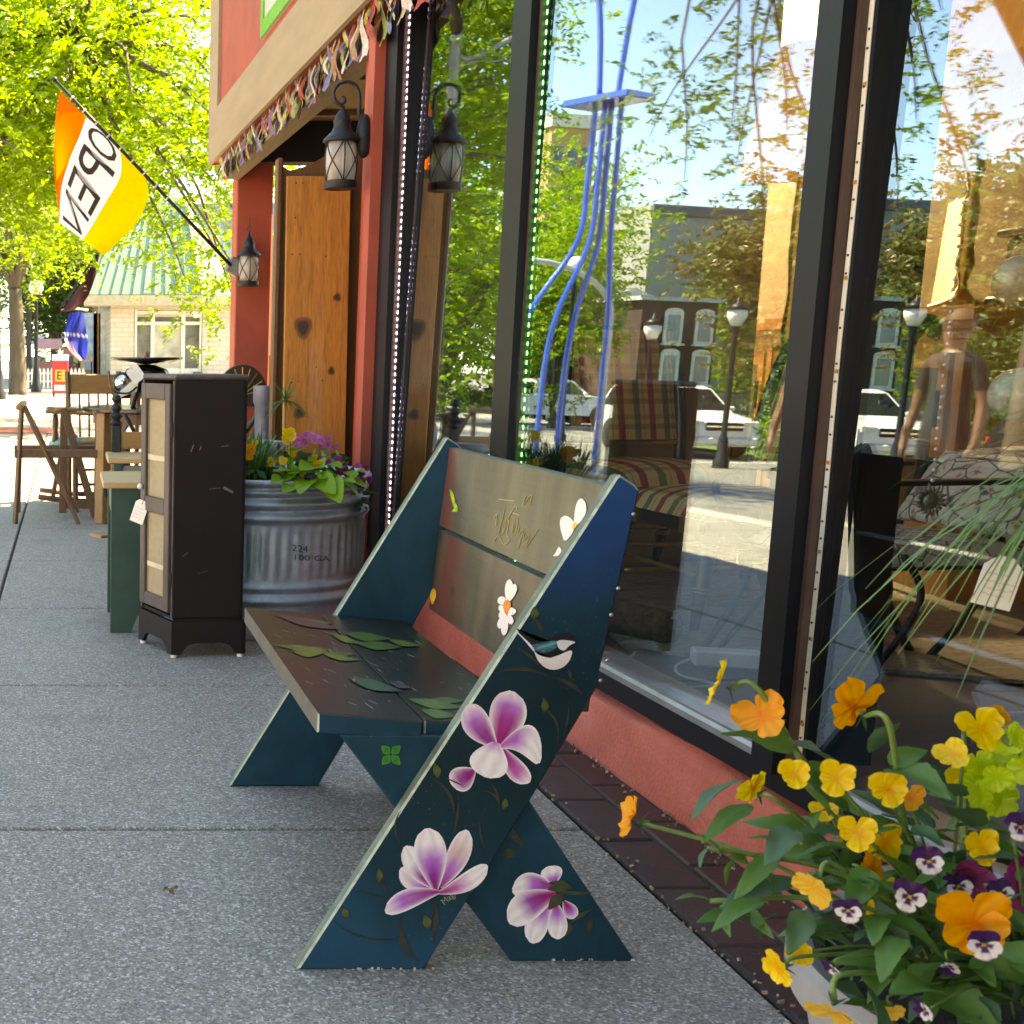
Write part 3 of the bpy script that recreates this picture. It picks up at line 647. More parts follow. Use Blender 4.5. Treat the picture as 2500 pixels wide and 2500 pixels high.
# name painted under the lower magnolia
q = B(); vs, fs = text_polys('Magnolia', 1); L = max(p.x for p in vs); a0, a1 = Vector(Z2(825, 1095)), Vector(Z2(945, 988)); dd = (a1-a0)/L
q.add([n1(*(a0+dd*p.x+Vector((dd.y, -dd.x))*p.y*1.1)) for p in vs], fs); q.make('painted_name', M('pale_green_paint', (.3, .34, .2), .5), NEAR)
# clover on the leg, green leaves on the seat
q = B(); G1, G2 = (.008, .16, .02), (.03, .3, .04)
for dx, dy in ((-13, -12), (13, -12), (-12, 14), (13, 14)): petal(q, n2_, (737+dx*.1, 1423+dy*.1), (737+dx*1.35, 1423+dy*1.35), 9, (G2, G1, G2), 0, edge=G2)
q.make('painted_clover', m_pt, NLEG, colors=True)
q = B(); ups = Vector((.088, 0, 1)).normalized(); Y1, Y2, Y3 = (.05, .085, .01), (.13, .175, .015), (.05, .08, .018)
def Z6(x, y): return ((580+x/6.44)/U, (1450+y/6.44)/U)
def Z5(x, y): return ((780+x/4.83)/U, (1480+y/4.83)/U)
for zz, a, b_, w_, cs in ((Z6, (1400, 950), (600, 820), 8, (Y1, Y2, Y1)), (Z6, (850, 910), (1420, 900), 15, (Y1, Y2, Y2, Y1)), (Z6, (1350, 940), (1850, 950), 7, (Y2, Y1, Y3)), (Z6, (1350, 960), (1920, 1050), 7, (Y2, Y2, Y3)),
        (Z6, (900, 420), (1480, 470), 7, (Y1, (.13, .15, .05), Y1)), (Z6, (600, 340), (1600, 560), 11, ((.06, .03, .03), (.09, .045, .04), (.06, .03, .03))),
        (Z5, (300, 330), (830, 390), 12, (Y1, (.05, .11, .012), Y3)), (Z5, (420, 440), (960, 490), 12, (Y1, (.05, .11, .015), Y3)), (Z5, (800, 400), (1190, 475), 8, (Y3, (.1, .16, .02), Y3)), (Z5, (130, 330), (480, 450), 8, (Y1, Y2, Y1)),
        (Z5, (340, 860), (960, 1010), 14, ((.02, .05, .03), (.03, .12, .05), (.03, .05, .04))), (Z5, (820, 900), (1080, 970), 8, ((.07, .05, .05), (.06, .05, .06))),
        (Z5, (1050, 1100), (1680, 1200), 13, ((.06, .14, .04), (.1, .2, .05), (.04, .1, .04))), (Z5, (1200, 1230), (1600, 1300), 13, ((.06, .14, .04), (.1, .2, .05), (.04, .1, .04))), (Z5, (1330, 1090), (1700, 1120), 9, ((.05, .1, .04), (.08, .15, .05), (.04, .08, .04)))):
    petal(q, onseat, zz(*a), zz(*b_), w_*.72, cs, 2, nrm=ups, nv=14)
q.make('painted_leaves', m_pt, BENCH, colors=True)
q = B(); r3 = random.Random(5)
for k in range(70):
    x, y = r3.uniform(.44, .79), r3.uniform(2.06, 2.8); a = r3.gauss(.9, .4); L = r3.choice([.003, .006, .012, .02]); p = Vector((x, y, seatz(x)+.0004)); e = Vector((cos(a)*.4, -sin(a), 0))*L; w_ = Vector((e.y, -e.x, 0)).normalized()*.0008
    q.add([p-e-w_, p+e-w_, p+e+w_, p-e+w_], [(0, 1, 2, 3)])
prop(q.make('scratch', M('scratch_paint', (.3, .32, .28), .5), BENCH), kind='stuff')
q = B()
for k in range(26):
    x = r3.choice([r3.uniform(.40, .66), r3.uniform(.8, 1.0)]); yy = YN if x < .7 else YS; h = r3.uniform(.001, .005)
    q.box((x, yy-.0002, h/2+.001), (r3.uniform(.002, .007), .0012, h))
prop(q.make('chipped_paint', M('chip_white', (.55, .53, .48), .8), BENCH), kind='stuff')
# ================================================================ PLANT PARTS
m_leaf = leafmat('leaf_green', (.04, .12, .02), (.07, .19, .035), (.12, .25, .04), .3)
m_leafd = leafmat('leaf_dark', (.025, .085, .035), (.05, .13, .06), (.07, .17, .06), .25)
m_lime = leafmat('leaf_lime', (.13, .32, .015), (.22, .45, .02), (.3, .52, .03), .35)
m_stem = M('stem_green', (.11, .2, .05), .5, var=.25, scale=30)
m_pet = colmat('petal', .45, .35, 0, .15, 120)
def frame(n, roll=0):
    n = Vector(n).normalized(); x = n.cross(Vector((0, 0, 1))); x = x.normalized() if x.length > 1e-4 else Vector((1, 0, 0)); y = n.cross(x)*-1
    if y.z < 0: y = -y; 
    x = y.cross(n); m = Matrix((x, y, n)).transposed(); return m @ Matrix.Rotation(roll, 3, 'Z')
def leaf_mesh(name, shape, mat, fold=.25, droop=.35, wave=.0):
    """unit leaf: lies along +Y from the origin, length 1"""
    q = B()
    def P(u, v):
        w_ = {'lance': (.16*sin(pi*v**.8)**.9+.012*(1-v))*(1-.12*((v*4.0) % 1.0)), 'ovate': (.27*sin(pi*v**.62)**.8+.01)*(1-.13*((v*5.0) % 1.0)), 'heart': .46*(sin(pi*(v*.93+.07)**.55)**.7), 'strap': .03*(1-v**3)}[shape]
        t = (u-.5)*2; return Vector((t*w_, v-(.16*abs(t)*(1-v)**3 if shape == 'heart' else 0), fold*abs(t)*w_*1.5-droop*v*v+wave*sin(9*v+3*t)*abs(t)))
    q.grid(P, 4, 20 if shape != 'heart' else 10); me = q.make(name, mat, smooth=True); d = me.data; bpy.data.objects.remove(me); return d
LM = {'lance': leaf_mesh('leaf', 'lance', m_leaf, wave=.02), 'ovate': leaf_mesh('leaf', 'ovate', m_leaf, wave=.03), 'lanced': leaf_mesh('leaf', 'lance', m_leafd, droop=.2, wave=.02), 'ovated': leaf_mesh('leaf', 'ovate', m_leafd, droop=.25, wave=.04), 'heart': leaf_mesh('leaf', 'heart', m_lime, .15, .3, .02)}
def put_leaf(parent, kind, base, direc, L, roll=0, name='leaf'):
    o = bpy.data.objects.new(name, LM[kind]); link(o, parent)
    d = Vector(direc).normalized(); x = d.cross(Vector((0, 0, 1))); x = x.normalized() if x.length > 1e-3 else Vector((1, 0, 0)); z = x.cross(d)
    R = Matrix((x, d, z)).transposed() @ Matrix.Rotation(roll, 3, 'Y'); o.matrix_basis = Matrix.Translation(base) @ R.to_4x4() @ Matrix.Scale(L, 4); return o
def bloom(parent, c, n, size, style, roll=0, seed=0, name='bloom', droop=0.15):
    """pansy or viola: two upper petals, two side petals and a broad lip"""
    rr = random.Random(seed*13+5); R = frame(n, roll); c = Vector(c); q = B(); s = size/2
    Y1, Y2 = ((.95, .62, .02), (.9, .42, .01)); O1, O2 = ((.95, .36, .01), (.9, .22, .005)); W = (.85, .84, .88); PU = (.055, .008, .11); PD = (.02, .004, .045)
    spec = [(132, 1.0, .56, 'u'), (48, 1.0, .56, 'u'), (190, .76, .42, 's'), (-10, .76, .42, 's'), (270, .84, .56, 'l')]
    for i, (a, L, wd, ty) in enumerate(spec):
        a = radians(a+rr.uniform(-9, 9)); L *= s*rr.uniform(.92, 1.1); wd *= s*rr.uniform(.9, 1.1); ph = rr.random()*6; cup = rr.uniform(.05, .3)-droop*(ty == 'l'); zo = {'u': -.02, 's': .02, 'l': .05}[ty]*s
        def P(u, v):
            t = (u-.5)*2; r = L*(v*(1-.18*t*t*v)); w_ = wd*(.16+.84*sin(pi/2*min(1, v*1.25)))*(1-.25*max(0, v-.75)*4*.6)
            x = r; y = t*w_*(.9 if v < 1 else .8); z = zo+cup*r*v+.06*s*sin(5*t+ph)*v*v+.03*s*sin(11*t+ph*2)*v**3
            return c+R @ Vector((x*cos(a)-y*sin(a), x*sin(a)+y*cos(a), z))
        def cf(u, v):
            t = abs(u-.5)*2; k = .9+.12*sin(u*19+i)
            if style == 'yellow': c1, c2 = (Y1, Y2) if v < .8 else ((1, .72, .05), Y2)
            elif style == 'orange': c1, c2 = O1, O2
            elif style == 'pale': c1, c2 = (.95, .6, .08), (.95, .5, .04)
            elif style == 'lime': c1, c2 = (.6, .8, .05), (.5, .75, .03)
            elif style == 'magenta': c1, c2 = (.35, .01, .15), (.2, .005, .1)
            elif style == 'pink': c1, c2 = (.75, .2, .5), (.6, .05, .3)
            else:
                if ty == 'u': return tuple(x*k for x in (PU if v > .35 else PD))
                e = 1 if v > .9 and ty == 'l' else 0; vein = (v < .5 and (abs(t-.35) < .16 or t < .12)) or v < .2
                if v < .14: return (.9, .6, .02)
                return PU if e or vein else tuple(x*k for x in W)
            f = max(0, 1-v*2.2); return tuple(min(1, (c1[j]*(1-f)+c2[j]*f)*k) for j in range(3))
        q.grid(P, 6, 7, cf)
    return q.make(name, m_pet, parent, smooth=True, colors=True)
def stem(parent, a, b_, r=.0016, sag=.03, mat=None, name='stem', hook=None):
    a, b_ = Vector(a), Vector(b_); mid = (a+b_)/2+Vector((0, 0, sag)); pts = [a, mid]
    if hook is not None: pts.append(b_+Vector(hook))
    pts.append(b_); q = B(); q.tube(smoothpts(pts, 6), r, 6); return q.make(name, mat or m_stem, parent, smooth=True)
def calyx(parent, c, n, s):
    R = frame(-Vector(n)); q = B(); c = Vector(c)
    for k in range(5):
        a = 2*pi*k/5; d = R @ Vector((cos(a)*.9, sin(a)*.9, .45)).normalized(); e = d.cross(R @ Vector((0, 0, 1))).normalized()
        b0 = c-Vector(n)*s*.1; q.add([b0-e*s*.12, b0+e*s*.12, b0+d*s*.55+e*s*.1, b0+d*s*.95, b0+d*s*.55-e*s*.1], [(0, 1, 2, 3, 4)])
    q.ball(c-Vector(n)*s*.12, s*.16, 8); return q.make('calyx', m_leafd, parent, smooth=False)

# ================================================================ GALVANISED TANK PLANTER
TC, TR = Vector((.754, 4.86, 0)), .42
TANK = thing('tank_planter', 'round galvanised steel stock tank used as planter, stencilled 224 and 100 GA', 'planter', TC)
m_galv, g, b = newmat('galvanised_steel')
n = noise(g, 9, 4, .6, (1, 1, .5)); vo = g.add('ShaderNodeTexVoronoi', Scale=34); g.l(g.add('ShaderNodeTexCoord').outputs['Object'], vo.inputs['Vector']); n3 = noise(g, 16, 5, .7, (3, 3, .15))
c = mixc(g, .4, ramp(g, n, [(.3, (.24, .29, .36)), (.7, (.38, .44, .52))]), ramp(g, vo.outputs['Color'], [(0, (.22, .26, .32)), (1, (.45, .51, .58))]))
c = mixc(g, ramp(g, n3, [(.62, (0, 0, 0)), (.75, (.5, .5, .5))]), c, (.6, .62, .62))
g.l(c, b.inputs['Base Color']); b.inputs['Metallic'].default_value = .7; g.l(ramp(g, n, [(.3, (.4, .4, .4)), (.7, (.55, .55, .55))]), b.inputs['Roughness']); bump(g, n, b, .06, .004)
prof = [(.395, .0), (.405, .004), (.412, .012), (.412, .06), (.412, .12)]
def rib(zc, h, a): return [(.412+a*max(0, cos((z-zc)/h*pi/2))**1.3, z) for z in np.linspace(zc-h, zc+h, 9)]
prof += rib(.155, .022, .016)+[(.411, .18)]+rib(.203, .018, .010)+[(.412, z) for z in np.linspace(.235, .43, 14)]+rib(.462, .022, .016)+[(.409, .488)]+rib(.512, .02, .015)+[(.409, .537)]+rib(.556, .014, .010)+[(.414, .576), (.424, .58), (.431, .588), (.432, .597), (.426, .605), (.416, .604), (.41, .596), (.405, .58), (.404, .5)]
q = B(); NA = 420
def tp(u, v):
    r, z = prof[min(len(prof)-1, round(v*(len(prof)-1)))]; a = 2*pi*u; k = 1 if .236 < z < .43 else 0
    env = min(1, (z-.235)/.03, (.43-z)/.03) if k else 0; return TC+Vector(((r+.0022*env*cos(60*a))*cos(a), (r+.0022*env*cos(60*a))*sin(a), z))
q.grid(tp, NA, len(prof)-1); q.make('tank_wall', m_galv, TANK, smooth=True)
q = B(); q.lathe(TC, [(.404, .555), (.25, .575), (.0001, .585)], 30); q.make('soil', M('potting_soil', (.025, .017, .012), .95, var=.5, scale=60, bmp=.8, bs=90, bd=.01), TANK)
def oncyl(px, py, r=.4185):
    a, b_, c = ray(px, py); A = a*a+b_*b_; Bq = -(a*TC.x+b_*TC.y); Cq = TC.x**2+TC.y**2-r*r; t = (-Bq-sqrt(max(0, Bq*Bq-A*Cq)))/A; return Vector((a*t, b_*t, H+c*t))
q = B()
for s, x0, x1, y0, hh in (('224', 713, 752, 1345, 23), ('100 GA', 714, 806, 1367, 19)):
    vs, fs = text_polys(s, 1); L = max(p.x for p in vs); q.add([oncyl(x0+p.x/L*(x1-x0), y0+p.x/L*4-p.y*hh) for p in vs], fs)
q.make('stencil_lettering', M('stencil_ink', (.03, .035, .06), .6), TANK)
# what grows in it
gp = random.Random(21)
def tz(px, py, Y): return atY(200+px/2.2725, 800+py/2.2725, Y)
VI = thing('sweet_potato_vine', 'bright lime green heart leaved vine spilling over the tank rim', 'plant', TC+Vector((.2, -.25, .57)))
for px, py, Y, L, dx, dz in ((1280, 750, 4.5, .13, -.5, .3), (1200, 790, 4.5, .12, -.8, .1), (1350, 745, 4.6, .12, .4, .4), (1310, 830, 4.45, .13, .3, -.2), (1240, 840, 4.44, .11, -.4, -.2), (1410, 820, 4.5, .14, .5, -.1), (1450, 860, 4.46, .12, .8, -.3), (1380, 860, 4.43, .12, .1, -.5), (1170, 850, 4.45, .10, -.6, -.2), (1150, 770, 4.5, .1, -.4, .5), (1330, 790, 4.5, .13, -.1, .2), (1470, 830, 4.55, .12, .9, .1), (1100, 820, 4.46, .09, -.5, .1), (1220, 720, 4.6, .1, .2, .5)):
    put_leaf(VI, 'heart', tz(px-dx*25, py+dz*25+14, Y), (dx, -.75, dz*.7), L*.82, gp.uniform(-.5, .5)); put_leaf(VI, 'heart', tz(px+gp.uniform(-60, 60), py+gp.uniform(-40, 10), Y+.05), (gp.uniform(-1, 1), -.6, gp.uniform(-.2, .6)), L*.6, gp.uniform(-.5, .5))
PY = thing('yellow_pansy_clump', 'yellow and orange pansies among grassy leaves in the steel tank', 'plant', TC+Vector((-.2, -.2, .57)))
for k, (px, py, s, st) in enumerate(((1155, 595, .062, 'yellow'), (1140, 620, .05, 'yellow'), (1165, 690, .055, 'yellow'), (1115, 740, .04, 'yellow'), (1050, 745, .045, 'yellow'), (1030, 850, .034, 'yellow'), (1310, 770, .05, 'orange'), (1225, 800, .036, 'yellow'), (1155, 780, .03, 'yellow'), (925, 690, .07, 'orange'), (960, 640, .03, 'yellow'), (1290, 720, .03, 'yellow'))):
    p = tz(px, py, 4.5+.1*(k % 3)); bloom(PY, p, (gp.uniform(-.6, .3), -1, gp.uniform(0, .5)), s, st, gp.uniform(-.4, .4), k); stem(PY, p+Vector((.01, .03, -.15)), p+Vector((0, .008, 0)), .0018)
def tuft(name, label, cat, c, n, h, spread, mat, r_=random.Random(3), wd=.006, parent=None):
    q = B(); c = Vector(c)
    for k in range(n):
        a = r_.uniform(0, 2*pi); L = h*r_.uniform(.55, 1.1); sp = spread*r_.uniform(.2, 1.0); d = Vector((cos(a), sin(a), 0)); e = Vector((-sin(a), cos(a), 0)); b0 = c+d*r_.uniform(0, .05)
        pts = [b0+d*sp*t*t+Vector((0, 0, L*(t-.35*t*t*sp/spread))) for t in (0, .25, .5, .75, 1)]; ws = [wd*x for x in (.8, 1, .8, .5, .1)]
        q.add([p+e*w_*sg for p, w_ in zip(pts, ws) for sg in (-1, 1)], [(2*i, 2*i+1, 2*i+3, 2*i+2) for i in range(4)])
    return q
q = B()
for k in range(9): 
    t_ = tuft('', '', '', TC+Vector((gp.uniform(-.34, -.02), gp.uniform(-.3, .05), .56)), 42, .24, .16, None, gp); q.add(t_.v, t_.f)
q.make('grassy_leaves', m_leaf, PY, kind='stuff')
q = B()
for k in range(240):
    a = gp.uniform(0, 2*pi); r_ = .36*sqrt(gp.random()); c = TC+Vector((r_*cos(a), r_*sin(a), .57+gp.uniform(0, .11))); d = Vector((gp.gauss(0, 1), gp.gauss(-.4, 1), gp.gauss(.4, .6))).normalized(); L = gp.uniform(.035, .07)
    e = d.cross(Vector((gp.gauss(0, 1), gp.gauss(0, 1), 1))).normalized()*L*.28; q.add([c, c+d*L*.5+e, c+d*L, c+d*L*.5-e], [(0, 1, 2, 3)])
q.make('undergrowth', m_leafd, PY, kind='stuff')
def umbel(parent, c, r, n, mat, droop=.5, r_=random.Random(9), wd=.0016, low=-.3):
    q = B(); c = Vector(c)
    for k in range(n):
        a = r_.uniform(0, 2*pi); el = r_.uniform(low, 1.2); d = Vector((cos(a)*cos(el), sin(a)*cos(el), sin(el))); L = r*r_.uniform(.7, 1.1); e = d.cross(Vector((0, 0, 1))).normalized()
        pts = [c+d*L*t-Vector((0, 0, droop*L*t*t)) for t in (0, .3, .6, .85, 1)]; q.add([p+e*wd*x*sg for p, x in zip(pts, (1, 1, .8, .5, .15)) for sg in (-1, 1)], [(2*i, 2*i+1, 2*i+3, 2*i+2) for i in range(4)])
    return q.make('umbel', mat, parent)
PA = thing('papyrus_plant', 'small papyrus with fine green tuft on its stem in the steel tank', 'plant', TC+Vector((0, 0, .57)))
um = tz(1130, 400, 4.8); umbel(PA, um, .15, 110, m_leaf, .35); stem(PA, (um.x, um.y, .56), um, .003, 0)
GE = []
for k, (px, py, Y, st, lab) in enumerate(((1205, 625, 4.7, 'pink', 'pale pink geranium head nearest the papyrus in the steel tank'), (1320, 622, 4.7, 'pink', 'wide lilac pink geranium head in front of the pine board'), (1440, 745, 4.62, 'magenta', 'deep pink geranium bloom over the lime leaves of the tank'), (1545, 815, 4.6, 'magenta', 'deep pink geranium bloom beside the red pillar foot'))):
    t = thing('geranium', lab, 'flower', tz(px, py, Y)-Vector((0, 0, .12)), 'geraniums in the steel tank'); c = tz(px, py, Y)
    for j in range(11 if k < 2 else 7):
        o = Vector((gp.gauss(0, .032 if k == 1 else .022), gp.gauss(0, .02), gp.gauss(0, .016 if k < 2 else .03))); bloom(t, c+o, (o.x*20, -1, .5+o.z*20), .035, st, gp.random()*6, j)
    stem(t, c-Vector((0, -.03, .2)), c-Vector((0, 0, .01)), .0025)
    for j in range(5): put_leaf(t, 'ovated', c+Vector((gp.uniform(-.03, .03), .02, -.08-.02*j)), (gp.uniform(-1, 1), -.6, gp.uniform(-.1, .5)), .07, gp.uniform(-1, 1))

# ================================================================ CABINET AND ITS NEIGHBOURS
m_cab, g, b = newmat('cabinet_paint')
n = noise(g, 5, 5, .7); sc = noise(g, 7, 3, .6, (1, 1, 5)); s2 = noise(g, 42, 3, .7)
c = ramp(g, n, [(.3, (.008, .006, .007)), (.7, (.015, .011, .012))]); c = mixc(g, ramp(g, s2, [(.72, (0, 0, 0)), (.8, (.25, .25, .25))]), c, (.12, .1, .09))
g.l(c, b.inputs['Base Color']); b.inputs['Roughness'].default_value = .5; b.inputs['Specular IOR Level'].default_value = .25; bump(g, n, b, .1, .003)
m_cabf = M('cabinet_front_paint', (.07, .05, .048), .5, var=.35, scale=14, stretch=(1, 1, .3))
A0, A1, A2 = Vector((.362, 4.215, 0)), Vector((.608, 4.235, 0)), Vector((.268, 4.45, 0))
A3 = A1+Vector((-.09, .235, 0)); HC = .985
CAB = thing('narrow_cabinet', 'tall narrow dark brown cabinet with wire mesh door and scratched side', 'cabinet', (A0+A1+A2+A3)/4)
def inset(k, z): 
    cen = (A0+A1+A2+A3)/4; return [cen+(p-cen)*k+Vector((0, 0, z)) for p in (A0, A1, A3, A2)]
q = B(); c = inset(1.0, .13); bevslab(q, [c[0], c[1], c[2], c[3]], (0, 0, 1), HC-.13, .004)
fx = (A2-A0).normalized(); fn = Vector((-fx.y, fx.x, 0)); fn = fn if fn.x < 0 else -fn; Wf = (A2-A0).length
q = B()   # carcass walls, so that the inside shows through the mesh door
for p0, p1 in ((A0, A1), (A1, A3), (A3, A2)):
    d = (p1-p0).normalized(); nn_ = Vector((-d.y, d.x, 0)); q.slab([p0+Vector((0, 0, .13)), p1+Vector((0, 0, .13)), p1+Vector((0, 0, HC-.018)), p0+Vector((0, 0, HC-.018))], .012, nn_)
q.make('carcass', m_cab, CAB)
q = B(); bevslab(q, inset(1.03, HC-.0175), (0, 0, 1), .02, .007); q.make('top', m_cabf, CAB)
q = B(); bevslab(q, inset(1.0, .135), (0, 0, 1), .012, .002); q.make('bottom_shelf', m_cab, CAB)
def base_side(p0, p1, foot):
    d = p1-p0; L = d.length; d = d/L; nn_ = Vector((d.y, -d.x, 0)); z = lambda x, h: p0+d*x+Vector((0, 0, h))
    pts = [z(0, .012), z(foot, .012), z(foot+.01, .03), z(foot+.025, .045), z(foot+.05, .052), z(L-foot-.05, .052), z(L-foot-.025, .045), z(L-foot-.01, .03), z(L-foot, .012), z(L, .012), z(L, .13), z(0, .13)]
    q = B(); q.slab(pts, .015, -nn_); return q
o3 = inset(1.07, 0)
q = base_side(o3[0], o3[1], .035); q2 = base_side(o3[3], o3[0], .035); q.add(q2.v, q2.f); q2 = base_side(o3[1], o3[2], .035); q.add(q2.v, q2.f)
q.make('base', m_cab, CAB)
for p in o3: q = B(); q.lathe(p+((A0+A3)/2-p).normalized()*.02, [(.011, 0), (.011, .012)], 12); q.make('glide', M('white_plastic', (.75, .75, .73), .4), CAB)
def fp(x, z, o=0): return A0+fx*x+Vector((0, 0, z))+fn*o
DOOR = B(); zb, zm0, zm1, zt = .16, .50, .555, HC-.03
for x0, x1, z0, z1 in ((.012, .05, zb, zt), (Wf-.05, Wf-.012, zb, zt), (.051, Wf-.051, zb, zb+.045), (.051, Wf-.051, zt-.055, zt), (.051, Wf-.051, zm0, zm1)):
    c = [fp(x0, z0), fp(x1, z0), fp(x1, z1), fp(x0, z1)]; bevslab(DOOR, c, fn, .018, .003)
dob = DOOR.make('door', m_cabf, CAB)
q = B()
for x in (0, Wf-.011): bevslab(q, [fp(x, .14), fp(x+.011, .14), fp(x+.011, HC-.02), fp(x, HC-.02)], fn, .006, .001)
q.make('face_frame', m_cabf, CAB)
q = B(); m_wire = M('mesh_cloth', (.5, .43, .28), .6, var=.12, scale=40)
for z0, z1 in ((zb+.045, zm0), (zm1, zt-.055)):
    for k in range(int((z1-z0)/.0075)): q.tube([fp(.05, z0+k*.0075, .004), fp(Wf-.05, z0+k*.0075, .004)], .0013, 4, False)
    for k in range(16): q.tube([fp(.051+k*(Wf-.102)/15, z0, .0045), fp(.051+k*(Wf-.102)/15, z1, .0045)], .0012, 4, False)
    c = [fp(.05, z0, -.002), fp(Wf-.05, z0, -.002), fp(Wf-.05, z1, -.002), fp(.05, z1, -.002)]; q.slab(c, .001, fn)
q.make('wire_mesh', m_wire, dob, kind='stuff')
for z in (.30, .685):
    q = B(); q.slab([fp(.05, z, .003), fp(Wf-.05, z, .003), fp(Wf-.05, z+.018, .003), fp(.05, z+.018, .003)], .003, fn)
    q.make('shelf_edge', M('pale_wood', (.6, .5, .33), .5), CAB)
q = B(); q.ball(fp(Wf-.03, .585, .027), .011, 12); q.make('knob', M('white_plastic', (.75, .75, .73), .4), dob, smooth=True)
for z in (.28, .80): q = B(); q.box(fp(.006, z, .012), (.008, .008, .05)); q.make('hinge', M('dark_iron', (.02, .02, .02), .5), CAB)
q = B()
for x0, z0, x1, z1, w_ in ((.055, .725, .063, .75, .003), (.085, .73, .089, .745, .003), (.16, .742, .185, .746, .002), (.17, .60, .205, .585, .006), (.12, .595, .16, .6, .0015), (.03, .36, .05, .375, .0015), (.09, .3, .12, .31, .001)):
    d = (A1-A0).normalized(); a = A0+d*x0+Vector((0, -.001, z0)); b_ = A0+d*x1+Vector((0, -.001, z1)); e = (b_-a).normalized().cross(Vector((0, -1, 0)))*w_; q.add([a-e, b_-e*.3, b_+e, a+e*.6], [(0, 1, 2, 3)])
prop(q.make('scuff_mark', M('scuff', (.13, .12, .11), .7), CAB), kind='stuff')
def tag_thing(name, label, c, w_, h, tilt, nrm, ink):
    t = thing(name, label, 'price tag', c); R = frame(nrm, tilt); c = Vector(c); q = B()
    pts = [(-w_/2, -h/2), (w_/2, -h/2), (w_/2, h/2-.012), (w_/2-.012, h/2), (-w_/2+.012, h/2), (-w_/2, h/2-.012)]
    q.slab([c+R @ Vector((x, y, 0)) for x, y in pts], .0008, R @ Vector((0, 0, 1))); q.make('card', M('white_card', (.78, .8, .76), .6, var=.05), t)
    q = B(); q.tube([c+R @ Vector((0, h/2-.012, .001)), c+R @ Vector((.004, h/2+.01, .006)), c+R @ Vector((0, h/2+.03, .0))], .0007, 5); q.make('string', M('tag_string', (.05, .05, .05), .8), t)
    q = B(); rr = random.Random(len(label))
    for ln, (yy, n_) in enumerate(((.14, 5), (-.02, 7), (-.14, 6), (-.27, 5))):
        x = -w_*.34
        for k in range(n_):
            L = w_*rr.uniform(.05, .13); q.box(c+R @ Vector((x+L/2, h*yy+rr.uniform(-.001, .001), .0012)), (L, .0004, h*.028), R.to_euler()); x += L+w_*.03
    q.make('handwriting', M('ink_'+name, ink, .6), t)
    q = B(); q.lathe(c+R @ Vector((0, h/2-.012, .0009)), [(.0036, 0), (.0036, .0004), (.0001, .0005)], 12, R); q.make('eyelet', M('green_eyelet', (.3, .6, .2), .5), t)
    return t
tp_ = tz(320, 1020, 4.4); tag_thing('price_tag', 'white price tag hanging by a cord from the cabinet door knob', tp_, .052, .085, -.32, (-.45, -1, .05), (.5, .05, .1))
# green step bench with plain wooden top
m_grn = M('green_paint', (.012, .06, .045), .5, var=.2, scale=8, bmp=.15, bs=40)
m_pine = wood('bare_pine', (.38, .22, .09), (.62, .42, .2), .55, 0, 2.5, .0)
m_brn = wood('brown_wood', (.06, .028, .012), (.16, .075, .03), .5, 2, 3)
m_oak = wood('oak_wood', (.2, .1, .035), (.36, .19, .07), .45, 0, 3)
ST = thing('step_bench', 'low dark green bench with bare pine top beside the cabinet', 'bench', (.3, 4.75, 0))
q = B(); bevslab(q, [(.156, 4.61, 0), (.235, 4.61, 0), (.262, 4.61, .07), (.29, 4.61, 0), (.36, 4.61, 0), (.36, 4.61, .557), (.156, 4.61, .557)], (0, 1, 0), .022, .002); q.make('end_panel', m_grn, ST)
q = B(); bevslab(q, [(.156, 4.99, 0), (.235, 4.99, 0), (.262, 4.99, .07), (.29, 4.99, 0), (.36, 4.99, 0), (.36, 4.99, .557), (.156, 4.99, .557)], (0, 1, 0), .022, .002); q.make('end_panel', m_grn, ST)
B().box((.17, 4.81, .5), (.018, .36, .1), ch=.002).make('apron', m_grn, ST); B().box((.33, 4.81, .3), (.018, .36, .1), ch=.002).make('apron', m_grn, ST)
B().box((.262, 4.805, .571), (.275, .45, .024), ch=.004).make('top', m_pine, ST)
q = B(); q.box((.13, 5.15, .3), (.05, .10, .012), (0, 0, .5)); prop(q.make('wood_offcut', m_oak), 'short orange wood slat poking out behind the green bench', 'wood slat')
# ================================================================ PINE BOARDS AND LANTERNS BY THE PILLAR
m_pb = wood('stained_pine', (.2, .065, .012), (.58, .22, .04), .45, 2, 2.2, .1, knots=True)
HB = thing('pine_headboard', 'tall stained pine board with dark knots standing beside the red pillar', 'wood panel', (1.12, 5.62, 0))
q = B(); x0, x1 = .966, 1.252
bevslab(q, [(x0+.012, 5.6, 0), (x1+.012, 5.6, 0), (x1, 5.66, 1.84), (x0, 5.66, 1.84)], (0, 1, 0), .03, .003); q.make('front_board', m_pb, HB)
q = B(); pts = [(x0-.03, 5.7, 0), (x1+.06, 5.7, 0), (x1+.06, 5.7, 1.99)]+[(x1+.06-t*.33, 5.7, 1.95+.05*cos(t*pi)-.03*t) for t in np.linspace(0, 1, 12)]+[(x0-.03, 5.7, 1.9)]
q.slab(pts, .025, (0, 1, 0)); q.make('back_panel', wood('dark_stained_pine', (.05, .02, .008), (.16, .065, .022), .45, 2, 3), HB)
q = B(); q.box((x0-.03, 5.69, .96), (.03, .05, 1.92), ch=.008); q.make('stile', MC['dark_stained_pine'], HB)
m_knot = colmat('knot_wood', .5)
